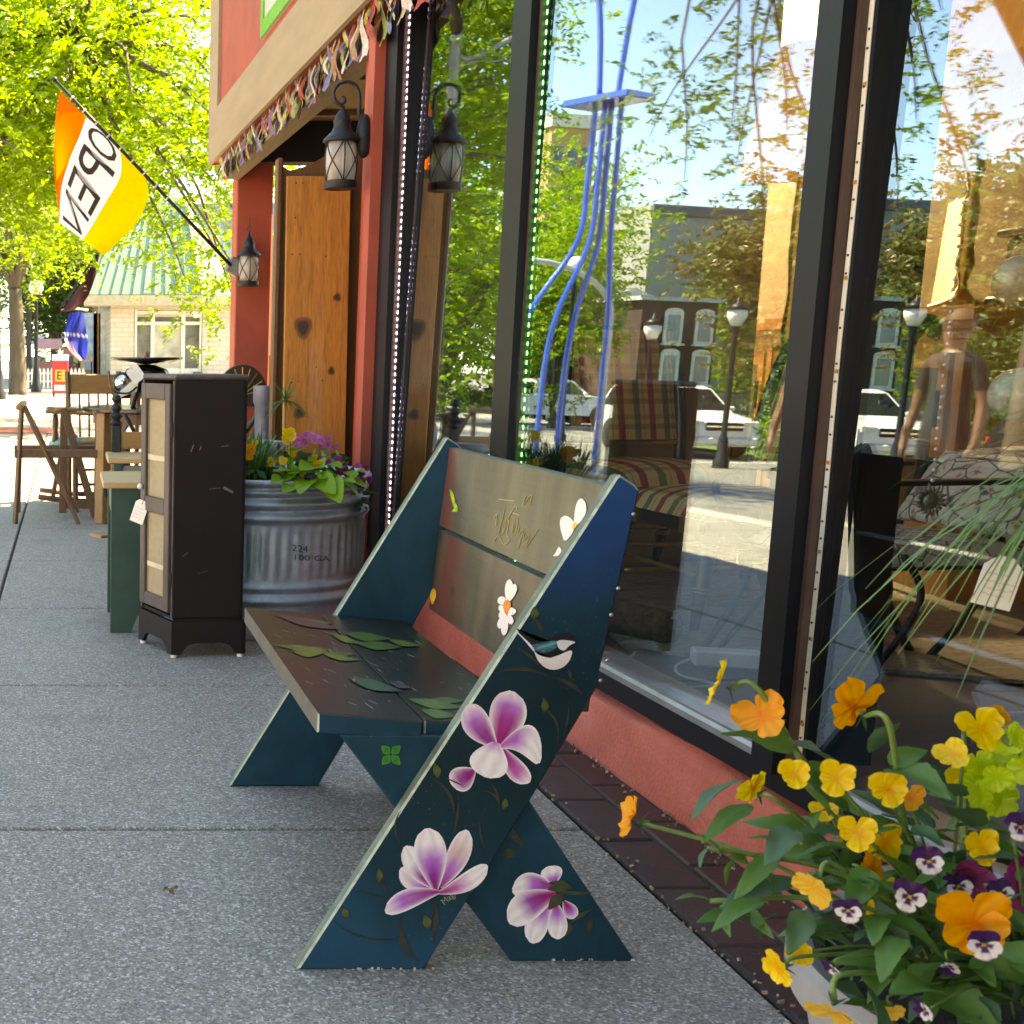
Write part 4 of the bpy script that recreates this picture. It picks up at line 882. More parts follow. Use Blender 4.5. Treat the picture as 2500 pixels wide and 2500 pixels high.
for px, py, r1, r2_ in ((575, 617, 17, 22), (566, 780, 11, 12), (640, 560, 8, 9), (628, 700, 7, 9)):
    q = B(); n_ = 22; cols = [(.02, .008, .004), (.06, .02, .008), (.03, .011, .005), (.14, .05, .015), (.26, .095, .024)]; vs = []; cs = []
    for k, f in enumerate((.02, .3, .45, .7, 1.0)):
        for j in range(n_): a = 2*pi*j/n_; e = 1+.12*sin(3*a+px); p = uY(px+r1*f*e*cos(a), py+r2_*f*e*sin(a), 5.6); t_ = (5.6+.06*p.z/1.84-.0012-5.6); vs.append(p+Vector((0, t_, 0))); cs.append(cols[k])
    q.add(vs, [(k*n_+j, k*n_+(j+1) % n_, (k+1)*n_+(j+1) % n_, (k+1)*n_+j) for k in range(4) for j in range(n_)]+[tuple(range(n_))], cs); q.make('knot', m_knot, HB, colors=True)
for a, b_ in ((.03, 1.81), (.06, 1.81), (.03, 1.66), (.02, 1.5), (.055, 1.5), (.17, 1.49), (.03, .93), (.06, .935), (.17, .94), (.14, 1.0)):
    p = Vector((x0+.012+a, 5.6+.06*b_/1.84-.0008, b_)); q = B(); q.lathe(p, [(.0035, 0), (.0001, .0006)], 8, Matrix.Rotation(pi/2, 3, 'X')); q.make('nail_hole', m_dark, HB)
m_iron = M('black_iron', (.018, .02, .023), .5, .3, var=.4, scale=60, bmp=.3, bs=160, bd=.001)
m_seed, g, b = newmat('seeded_glass')
n = noise(g, 25, 4, .6, (1, 1, .12)); g.l(ramp(g, n, [(.3, (.42, .39, .35)), (.7, (.8, .78, .72))]), b.inputs['Base Color']); b.inputs['Roughness'].default_value = .15
tr = g.add('ShaderNodeBsdfTransparent'); mx = g.add('ShaderNodeMixShader'); mx.inputs[0].default_value = .55; g.l(tr.outputs[0], mx.inputs[1]); g.l(b.outputs[0], mx.inputs[2]); g.l(mx.outputs[0], g.n['Material Output'].inputs[0])
def lantern(label, c, arm, k=1.0, wall=None):
    c = Vector(c); t = thing('wall_lantern', label, 'lantern', c, 'black iron lanterns'); Z = lambda z: c+Vector((0, 0, z*k))
    q = B(); q.lathe(c, [(.0, -.004*k), (.076*k, -.004*k), (.079*k, .0), (.079*k, .03*k), (.074*k, .033*k), (.0, .033*k)], 28); q.make('base_ring', m_iron, t, smooth=True, auto=True)
    q = B(); q.lathe(c, [(.066*k, .034*k), (.074*k, .10*k), (.074*k, .16*k), (.067*k, .212*k)], 28); q.make('glass', m_seed, t, smooth=True)
    q = B()
    for j in range(4):
        for sg in (-1, 1):
            pts = []
            for v in np.linspace(0, 1, 9):
                a = pi/4+pi/2*j+.02+sg*(v-.5)*1.4; r = (.069+.009*sin(pi*v))*k; pts.append(c+Vector((r*cos(a), r*sin(a), (.033+.18*v)*k)))
            q.tube(pts, .0027*k, 5)
        a = pi/2*j; q.tube([c+Vector(((.069+.009*sin(pi*v))*k*cos(a), (.069+.009*sin(pi*v))*k*sin(a), (.033+.18*v)*k)) for v in np.linspace(0, 1, 7)], .003*k, 5)
    q.make('cage', m_iron, t, smooth=True)
    q = B(); q.lathe(c, [(.0, .21*k), (.08*k, .21*k), (.088*k, .216*k), (.086*k, .226*k), (.066*k, .245*k), (.048*k, .262*k), (.04*k, .282*k), (.039*k, .30*k), (.042*k, .305*k), (.041*k, .313*k), (.036*k, .318*k), (.035*k, .33*k), (.022*k, .348*k), (.01*k, .365*k), (.008*k, .378*k), (.0, .38*k)], 28); q.make('roof', m_iron, t, smooth=True)
    q = B()
    if arm:
        w_ = wall-c; w_.z = 0; L = w_.length; d = w_/L; pts = []
        for a in np.linspace(-2.3, 0, 14): pts.append(Z(.415)+d*((.028+.012*(a+2.3)/2.3)*cos(a-1.2)-.01)*k*1.0+Vector((0, 0, (.028+.012*(a+2.3)/2.3)*sin(a-1.2)*k)))
        sp = [(0, .375), (-.012, .39), (-.004, .41), (.012, .412), (.014, .395)]
        arc = [(0.0, .372), (-.035, .40), (-.045, .44), (-.025, .475), (.02, .488), (.06, .468), (.078, .42), (.078, .33)]
        q.tube(smoothpts([Z(z)+d*x*k for x, z in arc], 6), .0085*k, 8); q.tube(smoothpts([Z(z)+d*x*k for x, z in [(-.044, .43), (-.038, .4), (-.015, .385), (.008, .397), (.006, .418), (-.008, .42)]], 5), [.007*k]*20+[.004*k]*6, 7)
        q.tube([Z(.33)+d*.078*k, Z(.325)+d*L*.99], .009*k, 8)
        q.make('scroll_arm', m_iron, t, smooth=True)
        q = B(); q.lathe(Z(.24)+d*L, [(.0, .02), (.02, .018), (.032, .006), (.034, 0)], 20, Matrix.Rotation(atan2(-d.x, -d.y)*-1+0, 3, 'Z') @ Matrix.Rotation(-pi/2 if d.x > 0 else pi/2, 3, 'Y') @ Matrix.Diagonal((2.6, 1, 1))); q.make('backplate', m_iron, t, smooth=True)
    else:
        q.tube(smoothpts([Z(.375), Z(.41)+Vector((.012, 0, 0)), Z(.43), Z(.41)-Vector((.012, 0, 0)), Z(.375)], 5), .003, 5); q.tube([Z(.43), Z(.5)+Vector((.004, .03, 0))], .002, 5); q.make('hanging_wire', m_iron, t, smooth=True)
    return t
lc = atY(500+912/2.76, 1268/2.76, 5.25); lantern('large black scroll arm lantern mounted on the red pillar beside the window', lc, True, .86, Vector((F(5.25, .12, 0).x, 5.25, 0)))
l2 = atY(500+292/2.76, 1925/2.76, 9.08); lantern('smaller black lantern hanging on the far red porch post', l2, False, .98)

# ================================================================ OPEN FLAG
PB, PT = atY(556, 640, 9.12), atY(133, 194, 8.9)
FLG = thing('open_flag', 'orange, white and yellow OPEN flag hanging from a slanted black pole', 'flag', PB)
q = B(); q.tube([PB+(PT-PB)*t for t in (-.02, .3, .7, 1)], [.014, .013, .012, .011], 10); q.ball(PT, .02, 10); q.make('pole', m_iron, FLG, smooth=True)
q = B(); q.box(PB+Vector((.05, .02, -.03)), (.1, .05, .12), (0, .5, 0), ch=.01); q.make('bracket', M('grey_metal', (.3, .3, .3), .4, .7), FLG)
rows = {0: [(272, 328), (280, 365), (262, 415), (228, 452), (196, 482)], 1: [(226, 276), (228, 330), (198, 385), (172, 430), (157, 452)], 2: [(163, 222), (150, 258), (132, 300), (116, 355), (112, 420)], 3: [(113, 172), (106, 215), (103, 260), (102, 300), (104, 340)]}
def flagP(a, f):
    x = a*3; i = min(2, int(x)); fr_ = x-i
    def along_(r): 
        y = f*4; j = min(3, int(y)); h = y-j; p0, p1, p2, p3 = (Vector(rows[r][max(0, min(4, j+k))]) for k in (-1, 0, 1, 2)); return .5*((2*p1)+(p2-p0)*h+(2*p0-5*p1+4*p2-p3)*h*h+(3*p1-p0-3*p2+p3)*h**3)
    r0, r1 = along_(i), along_(i+1); p = r0*(1-fr_)+r1*fr_; yy = 9.12-.22*(.36+.62*a)
    return uY(p.x, p.y, yy+.05*sin(5*a+4*f)*f+.025*sin(11*a-3*f)*f)
def flagc(a, f): return (.95, .13, .01) if a > .668 else ((.86, .83, .8) if a > .335 else (.98, .58, .0))
q = B(); na = 42
for j in range(3):
    a0, a1 = (0, .334, .668)[j]+.0005, (.334, .668, 1)[j]
    q.grid(lambda u, v: flagP(a0+(a1-a0)*u, v), 14, 34, lambda u, v, k=j: flagc((.1, .5, .9)[k], v))
q.make('cloth', colmat('flag_cloth', .8, .55, 0, .08, 30), FLG, smooth=True, colors=True)
q = B()
for ch, f0, f1 in (('O', .03, .24), ('P', .27, .47), ('E', .50, .68), ('N', .71, .94)):
    vs, fs = text_polys(ch, 1); xs = [p.x for p in vs]; ys = [p.y for p in vs]; x0, x1, y0, y1 = min(xs), max(xs), min(ys), max(ys)
    q.add([flagP(.375+(p.y-y0)/(y1-y0)*.25, f0+(p.x-x0)/(x1-x0)*(f1-f0))+Vector((0, -.004, 0)) for p in vs], fs)
q.make('lettering', M('flag_letters', (.07, .04, .035), .8), FLG)
q = B()
for k in range(9):
    f = .08+.03*k; p = PB+(PT-PB)*(.36+.068*k); q.lathe(p, [(.016, -.006), (.019, 0), (.016, .006)], 10, (PT-PB).to_track_quat('Z', 'Y').to_matrix())
q.make('sleeve_ring', M('cloth_sleeve', (.7, .62, .55), .8), FLG)

# ================================================================ SECOND-HAND FURNITURE ON THE PAVEMENT
def leg(parent, a, b_, w_=.03, d=.02, mat=None, name='leg'):
    a, b_ = Vector(a), Vector(b_); q = B(); v = b_-a; L = v.length; q.box((0, 0, 0), (w_, d, L), ch=.003); R = v.to_track_quat('Z', 'Y').to_matrix()
    q.v = [R @ p+(a+b_)/2 for p in q.v]; return q.make(name, mat or m_brn, parent)
RK = thing('folding_rack', 'brown wooden folding rack of slim crossed slats nearest the kerb', 'wooden rack', (-.15, 7.7, 0))
leg(RK, uY(32, 984, 7.75)*Vector((1, 1, 0)) if False else (-.345, 7.72, 0), uY(41, 768, 7.75), .036, .022, m_brn); leg(RK, (.058, 7.70, 0), uY(44, 766, 7.75), .03, .022, m_brn)
leg(RK, (-.345, 8.3, 0), (-.32, 8.3, .74), .036, .022, m_brn); leg(RK, (.058, 8.3, 0), (-.31, 8.3, .74), .03, .022, m_brn)
q = B(); q.box((-.31, 8.0, .735), (.05, .66, .035), ch=.008); q.make('top_rail', m_oak, RK)
q = B(); p0, p1 = uY(27, 857, 7.76), uY(207, 855, 7.76); q.box((p0+p1)/2, ((p1-p0).length, .05, .052), (0, 0, 0), ch=.005); q.make('cross_rail', m_brn, RK)
q = B(); p0, p1 = uY(27, 847, 8.3), uY(207, 847, 8.3); q.box((p0+p1)/2, ((p1-p0).length, .05, .05), ch=.005); q.make('cross_rail', m_brn, RK)
QT = thing('trestle_frame', 'sturdy brown wooden trestle with one straight and one splayed post', 'trestle', (.1, 8.1, 0))
leg(QT, uY(118, 967, 8.05), uY(121, 772, 8.05), .075, .05); leg(QT, uY(180, 974, 7.95), uY(119, 770, 7.95), .06, .05, m_brn)
q = B(); q.box(uY(149, 952, 8.05), (.26, .04, .05), ch=.004); q.make('stretcher', m_brn, QT); q = B(); q.box(uY(125, 773, 8.05), (.14, .09, .03), ch=.008); q.make('top_rail', m_oak, QT)
RC = thing('rocking_chair', 'dark wooden rocking chair with bent spindles half hidden by the round table', 'chair', (.25, 8.75, 0))
for yy in (8.55, 9.0):
    q = B(); q.tube([(-.22+.85*t, yy, .045+.16*(t-.45)**2) for t in np.linspace(0, 1, 12)], [.02]*12, 7); q.make('rocker', m_brn, RC, smooth=True)
    leg(RC, (-.12, yy, .06), (-.05, yy, .42), .032, .03); leg(RC, (.38, yy, .05), (.33, yy, .42), .032, .03)
    q = B(); q.box((.06, yy, .66), (.46, .07, .028), (0, .05, 0), ch=.01); q.make('armrest', m_oak, RC); q = B(); q.lathe((-.1, yy, .43), [(.016, 0), (.024, .05), (.014, .09), (.022, .14), (.014, .22)], 10); q.make('arm_post', m_brn, RC, smooth=True)
q = B(); q.box((.13, 8.77, .43), (.5, .52, .04), ch=.012); q.make('seat', m_brn, RC)
for k in range(7): q = B(); yy = 8.56+.07*k; q.tube(smoothpts([(.34, yy, .45), (.42, yy+.01, .62), (.46, yy-.005, .8), (.52, yy, 1.0)], 4), .009, 6); q.make('spindle', m_brn, RC, smooth=True)
q = B(); q.box((.52, 8.77, 1.02), (.03, .54, .12), (0, .2, 0), ch=.01); q.make('head_rail', m_brn, RC)
for z in (.16, .26): q = B(); q.tube([(-.1, 8.55, z), (-.1, 9.0, z)], .011, 6); q.make('stretcher', m_brn, RC)
q = B(); cs_ = uY(126, 838, 8.6); q.ball(cs_, .1, 14, (1.3, 1.2, .55)); q.ball(cs_+Vector((.02, 0, .05)), .05, 10, (1.2, 1, .7)); prop(q.make('wool_bundle', M('mint_wool', (.18, .5, .4), .9, var=.4, scale=50, bmp=1, bs=60, bd=.02), smooth=True), 'mint green wool bundle lying on the rocking chair seat', 'bundle')
# round black table, small black scale, white tag
TB = thing('round_table', 'round table with dark glossy top and brown wooden legs behind the cabinet', 'table', (.46, 7.95, 0)); tz_ = .725
m_gblk = M('gloss_black', (.01, .01, .012), .18, var=.2, coat=.4)
q = B(); q.lathe((.46, 7.95, tz_), [(0, -.03), (.37, -.03), (.385, -.02), (.385, -.006), (.378, 0), (0, 0)], 48); q.make('tabletop', m_gblk, TB, smooth=True, auto=True)
q = B(); q.lathe((.46, 7.95, tz_-.1), [(.31, 0), (.31, .069)], 40); q.make('apron', m_brn, TB)
for sx, sy in ((-.24, -.2), (.24, -.2), (-.24, .2), (.24, .2)): leg(TB, (.46+sx*1.05, 7.95+sy*1.05, 0), (.46+sx, 7.95+sy, tz_-.03), .075, .075, m_oak if sy < 0 else m_brn)
SC = thing('kitchen_scale', 'black antique scale with wide round tray and chrome dial on the round table', 'scale', (.49, 7.9, tz_)); sc_ = Vector((.49, 7.9, tz_+.001))
q = B(); q.lathe(sc_, [(0, .27), (.06, .275), (.16, .285), (.225, .3), (.232, .308), (.228, .315), (.2, .305), (0, .30)], 40); q.make('tray', m_gblk, SC, smooth=True)
q = B(); q.lathe(sc_, [(.05, .27), (.07, .262), (.13, .24), (.14, .22), (.12, .13), (.06, .09), (0, .09)], 28); q.make('body', m_gblk, SC, smooth=True)
for a in (.6, 2.2, 3.9, 5.4): q = B(); q.tube(smoothpts([sc_+Vector((.06*cos(a), .06*sin(a), .12)), sc_+Vector((.1*cos(a), .1*sin(a), .07)), sc_+Vector((.13*cos(a), .13*sin(a), .0))], 4), .012, 7); q.make('foot', m_iron, SC, smooth=True)
q = B(); dcn = uY(232, 722, 7.74); q.lathe(dcn, [(0, .03), (.03, .027), (.052, .012), (.058, 0)], 24, Matrix.Rotation(pi/2, 3, 'X')); q.make('dial', M('chrome', (.7, .7, .72), .08, 1), SC, smooth=True)
q = B(); q.lathe(dcn, [(.056, -.004), (.066, -.004), (.066, .012), (.056, .014)], 24, Matrix.Rotation(pi/2, 3, 'X')); q.make('dial_rim', m_gblk, SC, smooth=True)
q = B(); q.tube(smoothpts([uY(205, 700, 7.7), uY(212, 735, 7.68), uY(240, 742, 7.68), uY(258, 730, 7.7)], 5), .006, 6); q.make('weigh_arm', m_gblk, SC, smooth=True)
tag_thing('price_tag', 'white diamond tilted price tag on the black scale', uY(256, 706, 7.66), .085, .1, .65, (-.1, -1, .1), (.2, .2, .25))
q = B(); q.slab([uY(222, 752, 7.7), uY(258, 738, 7.7), uY(262, 716, 7.7), uY(250, 718, 7.7), uY(226, 738, 7.7)], .002, (0, 1, 0)); prop(q.make('paper_slip', M('white_card', (.8, .8, .8), .6)), 'crumpled white paper slip tucked under the scale dial', 'paper')
def dining_chair(label, c, rz, mat, slat, cat='chair', k=1.0, group=None):
    t = thing('wooden_chair', label, cat, c, group); c = Vector(c); R = Matrix.Rotation(rz, 4, 'Z'); T = Matrix.Translation(c) @ R @ Matrix.Scale(k, 4)
    def mk(q, name, m): q.v = [T @ p for p in q.v]; q.make(name, m, t, smooth=False)
    q = B(); q.box((0, 0, .44), (.42, .42, .035), ch=.01); mk(q, 'seat', slat)
    for sx in (-.18, .18):
        q = B(); q.tube([(sx, -.18, 0), (sx, -.18, .42)], .02, 8); mk(q, 'leg', mat); q = B(); q.tube([(sx, .19, 0), (sx, .19, .45), (sx*1.02, .25, .92)], .02, 8); mk(q, 'leg', mat)
    q = B(); q.box((0, .245, .83), (.34, .022, .14), (-.1, 0, 0), ch=.006); mk(q, 'back_slat', slat)
    for k_ in range(4): q = B(); q.tube([(-.1+.067*k_, .2, .46), (-.1+.067*k_, .24, .77)], .008, 6); mk(q, 'spindle', mat)
    for z in (.16, .26): q = B(); q.tube([(-.18, -.18, z), (.18, -.18, z)], .01, 6); mk(q, 'stretcher', mat)
    return t
cA = uY(183, 760, 9.1); dining_chair('honey coloured wooden chair with wide top slat behind the round table', (cA.x, 8.75, 0), .12, m_brn, m_oak, k=1.02)
dining_chair('plain brown wooden chair standing behind the black scale', (.62, 9.0, 0), -.3, m_brn, m_brn)
PC = thing('pine_settle', 'small pine seat with turned black finial posts between cabinet and round table', 'seat', (.36, 6.3, 0))
q = B(); q.box((.37, 6.3, .535), (.36, .4, .03), ch=.005); q.make('seat', m_pine, PC)
for x, y in ((.24, 6.12), (.5, 6.12), (.24, 6.47), (.5, 6.47)):
    q = B(); q.box((x, y, .26), (.045, .045, .52), ch=.004); q.make('leg', m_oak if y > 6.3 else m_grn, PC)
for x in (.245, .52):
    q = B(); q.box((x, 6.48, .62), (.05, .05, .14), ch=.004); q.lathe((x, 6.48, .69), [(.02, 0), (.034, .012), (.02, .03), (.036, .05), (.018, .07), (.03, .088), (.02, .105), (.012, .115), (.026, .135), (.02, .155), (0, .165)], 16); q.make('finial_post', m_iron, PC, smooth=True, auto=True)
q = B(); q.box((.385, 6.48, .61), (.24, .03, .09), ch=.004); q.make('back_rail', m_oak, PC)
q = B(); q.box((.37, 6.12, .48), (.25, .02, .06)); q.make('apron', M('grey_sage', (.2, .22, .18), .6), PC)
q = B(); q.tube(smoothpts([uY(*p, 6.9) for p in ((235, 780), (258, 830), (250, 865), (212, 888), (198, 915), (205, 945), (232, 975))], 8), .012, 7); q.tube(smoothpts([uY(*p, 6.8) for p in ((240, 905), (232, 935), (240, 965), (262, 985))], 6), .01, 7)
prop(q.make('black_hose', m_iron, smooth=True), 'black coiled hose looping down beside the green bench', 'hose')
FB = thing('round_back_chair', 'chair with round dark fan shaped back behind the narrow cabinet', 'chair', (.66, 6.6, 0)); cb = uY(457, 745, 6.6)
q = B(); q.slab([cb+Vector((.135*cos(a), 0, .16*sin(a))) for a in np.linspace(-.4, pi+.4, 26)], .03, (0, 1, 0)); q.make('back', M('walnut', (.035, .018, .012), .4, var=.3, scale=12), FB)
for k in range(9):
    a = pi*(k+.5)/9; q = B(); q.tube([cb+Vector((0, -.004, .0)), cb+Vector((.12*cos(a), -.004, .145*sin(a)))], .004, 5); q.make('fan_rib', M('brass', (.35, .22, .06), .35, .8), FB)
q = B(); q.box((.66, 6.4, .45), (.42, .42, .04), ch=.01); q.make('seat', MC['walnut'], FB)
for sx in (-.17, .17):
    for sy in (6.22, 6.6): q = B(); q.tube([(.66+sx, sy, 0), (.66+sx, sy, .43)], .018, 8); q.make('leg', MC['walnut'], FB)
for sx in (-.13, .13): q = B(); q.tube([(.66+sx, 6.6, .45), (cb.x+sx, 6.61, cb.z-.05)], .016, 8); q.make('back_post', MC['walnut'], FB)
bt = uY(500, 740, 6.3); CAN = thing('milk_can', 'slate blue metal can standing behind the planted steel tank', 'can', (bt.x, 6.3, 0)); q = B(); q.lathe((bt.x, 6.3, 0), [(.08, 0), (.085, .02), (.085, .5), (.07, .58), (.05, .64), (.05, .8), (.06, .82), (.06, .9), (.0, .9)], 24); q.make('body', M('slate_metal', (.12, .14, .19), .5, .4, var=.3, scale=10), CAN, smooth=True, auto=True)
q = B(); q.tube([(bt.x+.05, 6.3, .86), (bt.x+.1, 6.3, .9), (bt.x+.1, 6.3, .66), (bt.x+.07, 6.3, .6)], .008, 6); q.make('handle', m_iron, CAN)
ps = uY(508, 820, 5.6); GS = B(); GS.lathe((.86, 5.42, 0), [(.07, 0), (.085, .5), (.09, .66), (.075, .68), (.0, .66)], 24); prop(GS.make('stone_urn', M('grey_stone', (.3, .3, .29), .8, var=.2, scale=14, bmp=.4), smooth=True, auto=True), 'grey stone urn behind the papyrus in the steel tank', 'urn')
# screen closing the far side of the porch
SN = thing('porch_screen', 'cream and orange wooden screen seen past the porch post', 'screen', (2.2, 10.6, 0))
B().box((2.3, 10.6, 1.55), (1.8, .06, .98)).make('cream_panel', M('cream_paint', (.62, .55, .38), .6, var=.05), SN)
B().box((2.3, 10.6, .53), (1.8, .06, 1.05)).make('wood_panel', wood('orange_wood', (.3, .12, .03), (.48, .22, .06), .5, 2, 2), SN)
# ================================================================ PLANTER OF PANSIES IN FRONT
PC_ = Vector((1.09, 1.24, 0))
POT = thing('concrete_planter', 'round pale grey concrete planter full of pansies at the front', 'planter', PC_)
m_pot = M('pale_concrete', (.24, .245, .25), .75, var=.16, scale=6, bmp=.3, bs=50, bd=.003)
q = B(); q.lathe(PC_, [(.19, 0), (.2, .012), (.235, .24), (.25, .315), (.268, .325), (.272, .34), (.272, .365), (.262, .375), (.245, .37), (.235, .34)], 64); q.make('bowl', m_pot, POT, smooth=True, auto=True)
q = B(); q.lathe(PC_, [(.24, .345), (.1, .36), (.0001, .365)], 40); q.make('soil', MC['potting_soil'], POT)
gq = random.Random(77)
PL = {}
for st, lab, cat in (('yellow', 'yellow flowered pansy plant with small clear blooms in the concrete planter', 'plant'), ('orange', 'orange flowered pansy plant with large ruffled blooms leaning out of the concrete planter', 'plant'),
        ('viola', 'purple and white viola plant in the concrete planter', 'plant'), ('lime', 'lime yellow snapdragon spike at the right of the concrete planter', 'plant'), ('magenta', 'magenta petunia at the right edge of the concrete planter', 'plant')):
    PL[st] = thing({'yellow': 'pansy_plant', 'orange': 'pansy_plant', 'viola': 'viola_plant', 'lime': 'snapdragon', 'magenta': 'petunia'}[st], lab, cat, PC_+Vector((0, 0, .42)))
def grow(st, plant, px, py, Y, wpx, n, roll=0, hook=True, leaves=4):
    c = uY(px, py, Y); size = wpx*U/FPX*Y*1.05; n = Vector(n).normalized(); P = PL[plant]; seed = len(P.children)
    bloom(P, c, n, size, st, roll, seed, droop=.12)
    back = c-n*size*.12
    calyx(P, back, n, size*.32)
    tgt = Vector((c.x, c.y, 0))-PC_; tgt.z = 0; b0 = PC_+tgt*min(1, .17/max(.01, tgt.length))+Vector((0, 0, .41))
    if c.z-.02 < b0.z: b0 = PC_+tgt.normalized()*.27+Vector((0, 0, .425))
    h = Vector((0, 0, 1))*size*.12-n*size*.4
    stem(P, b0, back-n*size*.08, .0022*min(1.3, size/.045), .02, hook=h if hook else None)
    for k in range(leaves):
        f = gq.uniform(.25, .85); p = b0.lerp(c-n*size*.4, f)+Vector((0, 0, .012*sin(pi*f))); d = Vector((gq.gauss(-.2, 1), gq.gauss(-.35, .8), gq.gauss(.25, .4)))
        put_leaf(P, gq.choice(['lance', 'lanced', 'lance', 'ovate']), p, d, gq.uniform(.035, .075), gq.uniform(-.8, .8))
L_, F_ = (-1, -.15, .25), (-.25, -1, .25)
for a in (('orange', 'orange', 1190, 1545, 1.36, 98, (-.93, .25, .3), .5, False, 0), ('yellow', 'orange', 1357, 1290, 1.3, 112, (-.85, .55, .25), .4), ('orange', 'orange', 1440, 1352, 1.27, 108, (-.62, -.35, .55), .9), ('orange', 'orange', 1612, 1335, 1.2, 122, (-.3, .85, .35), .2),
          ('yellow', 'yellow', 1500, 1462, 1.2, 66, (-.3, -1, .35), .1), ('yellow', 'yellow', 1577, 1470, 1.18, 74, (-.35, -1, .3), -.2), ('yellow', 'yellow', 1675, 1490, 1.17, 78, (-.2, -1, .2), .2), ('yellow', 'yellow', 1617, 1572, 1.14, 78, (-.45, -1, .25), 0), ('yellow', 'yellow', 1670, 1592, 1.17, 84, (.1, -1, .2), .5),
          ('yellow', 'yellow', 1852, 1600, 1.12, 76, (0, -1, .25), .3), ('pale', 'orange', 1535, 1672, 1.12, 92, (-.75, -.35, -.45), 2.6), ('yellow', 'yellow', 1470, 1828, 1.1, 78, (-.95, -.25, -.2), 1.2), ('yellow', 'yellow', 1510, 1800, 1.16, 60, (-.2, -.8, .6), .7), ('pale', 'orange', 1568, 1908, 1.05, 108, (-.5, -.45, -.75), 2.9),
          ('pale', 'yellow', 1685, 1906, 1.06, 48, (-.3, -.7, -.4), 2.5), ('orange', 'orange', 1838, 1745, 1.03, 150, (-.3, -1, .12), .25), ('yellow', 'yellow', 1850, 1378, 1.22, 92, (-.1, -.9, .55), .2), ('orange', 'orange', 1886, 1352, 1.27, 52, (.2, -.6, .7), .1), ('yellow', 'yellow', 1800, 1424, 1.2, 66, (-.7, -.4, .5), 1.0),
          ('yellow', 'yellow', 1420, 1490, 1.28, 84, (-.3, .6, .2), 1.6), ('yellow', 'yellow', 1555, 1530, 1.24, 56, (-.2, -.6, .7), 2), ('orange', 'orange', 1645, 1640, 1.17, 60, (.3, -.8, .4), .9), ('yellow', 'orange', 1832, 1472, 1.23, 80, (-.4, -.7, .2), .8), ('yellow', 'yellow', 1470, 1560, 1.3, 44, (-.6, -.6, .4), .3)):
    grow(*a)
for a in ((1752, 1625, 1.1, 66, (-.3, -1, .3), .2), (1716, 1692, 1.07, 72, (-.25, -1, .2), -.15), (1600, 1718, 1.08, 56, (-.6, -.9, 0), .3), (1808, 1672, 1.12, 56, (-.3, -1, .3), .5), (1887, 1685, 1.07, 62, (0, -1, .3), .25), (1856, 1782, 1.0, 72, (-.35, -1, .1), .1), (1790, 1825, 1.06, 50, (-.4, -.7, -.5), 2.8), (1925, 1560, 1.1, 62, (-.2, -1, .2), 0), (1572, 1828, 1.07, 44, (-.8, -.3, -.5), 1.4), (1745, 1908, 1.02, 50, (-.9, -.2, -.2), 1.5)):
    grow('viola', 'viola', *a, True, 3)
for k in range(16):
    p = (1883+gq.uniform(-40, 60), 1395+k*9+gq.uniform(-8, 8)); bloom(PL['lime'], uY(*p, 1.2+gq.uniform(-.02, .03)), (gq.uniform(-1, .6), -1, gq.uniform(-.2, .6)), .034, 'lime', gq.random()*6, k)
stem(PL['lime'], PC_+Vector((.06, -.03, .42)), uY(1895, 1390, 1.22), .004, 0)
for px, py in ((1928, 1655), (1912, 1690), (1930, 1775), (1832, 1655)): c = uY(px, py, 1.13); bloom(PL['magenta'], c, (-.3, -1, .3), .042, 'magenta', px, py); stem(PL['magenta'], PC_+Vector((.08, -.05, .42)), c+Vector((0, .01, 0)), .002, 0)
for k in range(34):
    a = gq.uniform(2.5, 5.2); r = gq.uniform(.1, .26); p = PC_+Vector((r*cos(a), r*sin(a), .46+gq.uniform(0, .2)*(1-r*2))); st = gq.choice(['yellow', 'yellow', 'viola', 'orange']); d = Vector((cos(a)*.5-.1, -1, gq.uniform(0, .5)))
    bloom(PL[st], p, d, gq.uniform(.028, .042), st, gq.uniform(-.6, .6), 300+k); calyx(PL[st], p-d.normalized()*.004, d, .011); stem(PL[st], PC_+Vector((r*.6*cos(a), r*.6*sin(a), .36)), p-d.normalized()*.006, .0015, .01)
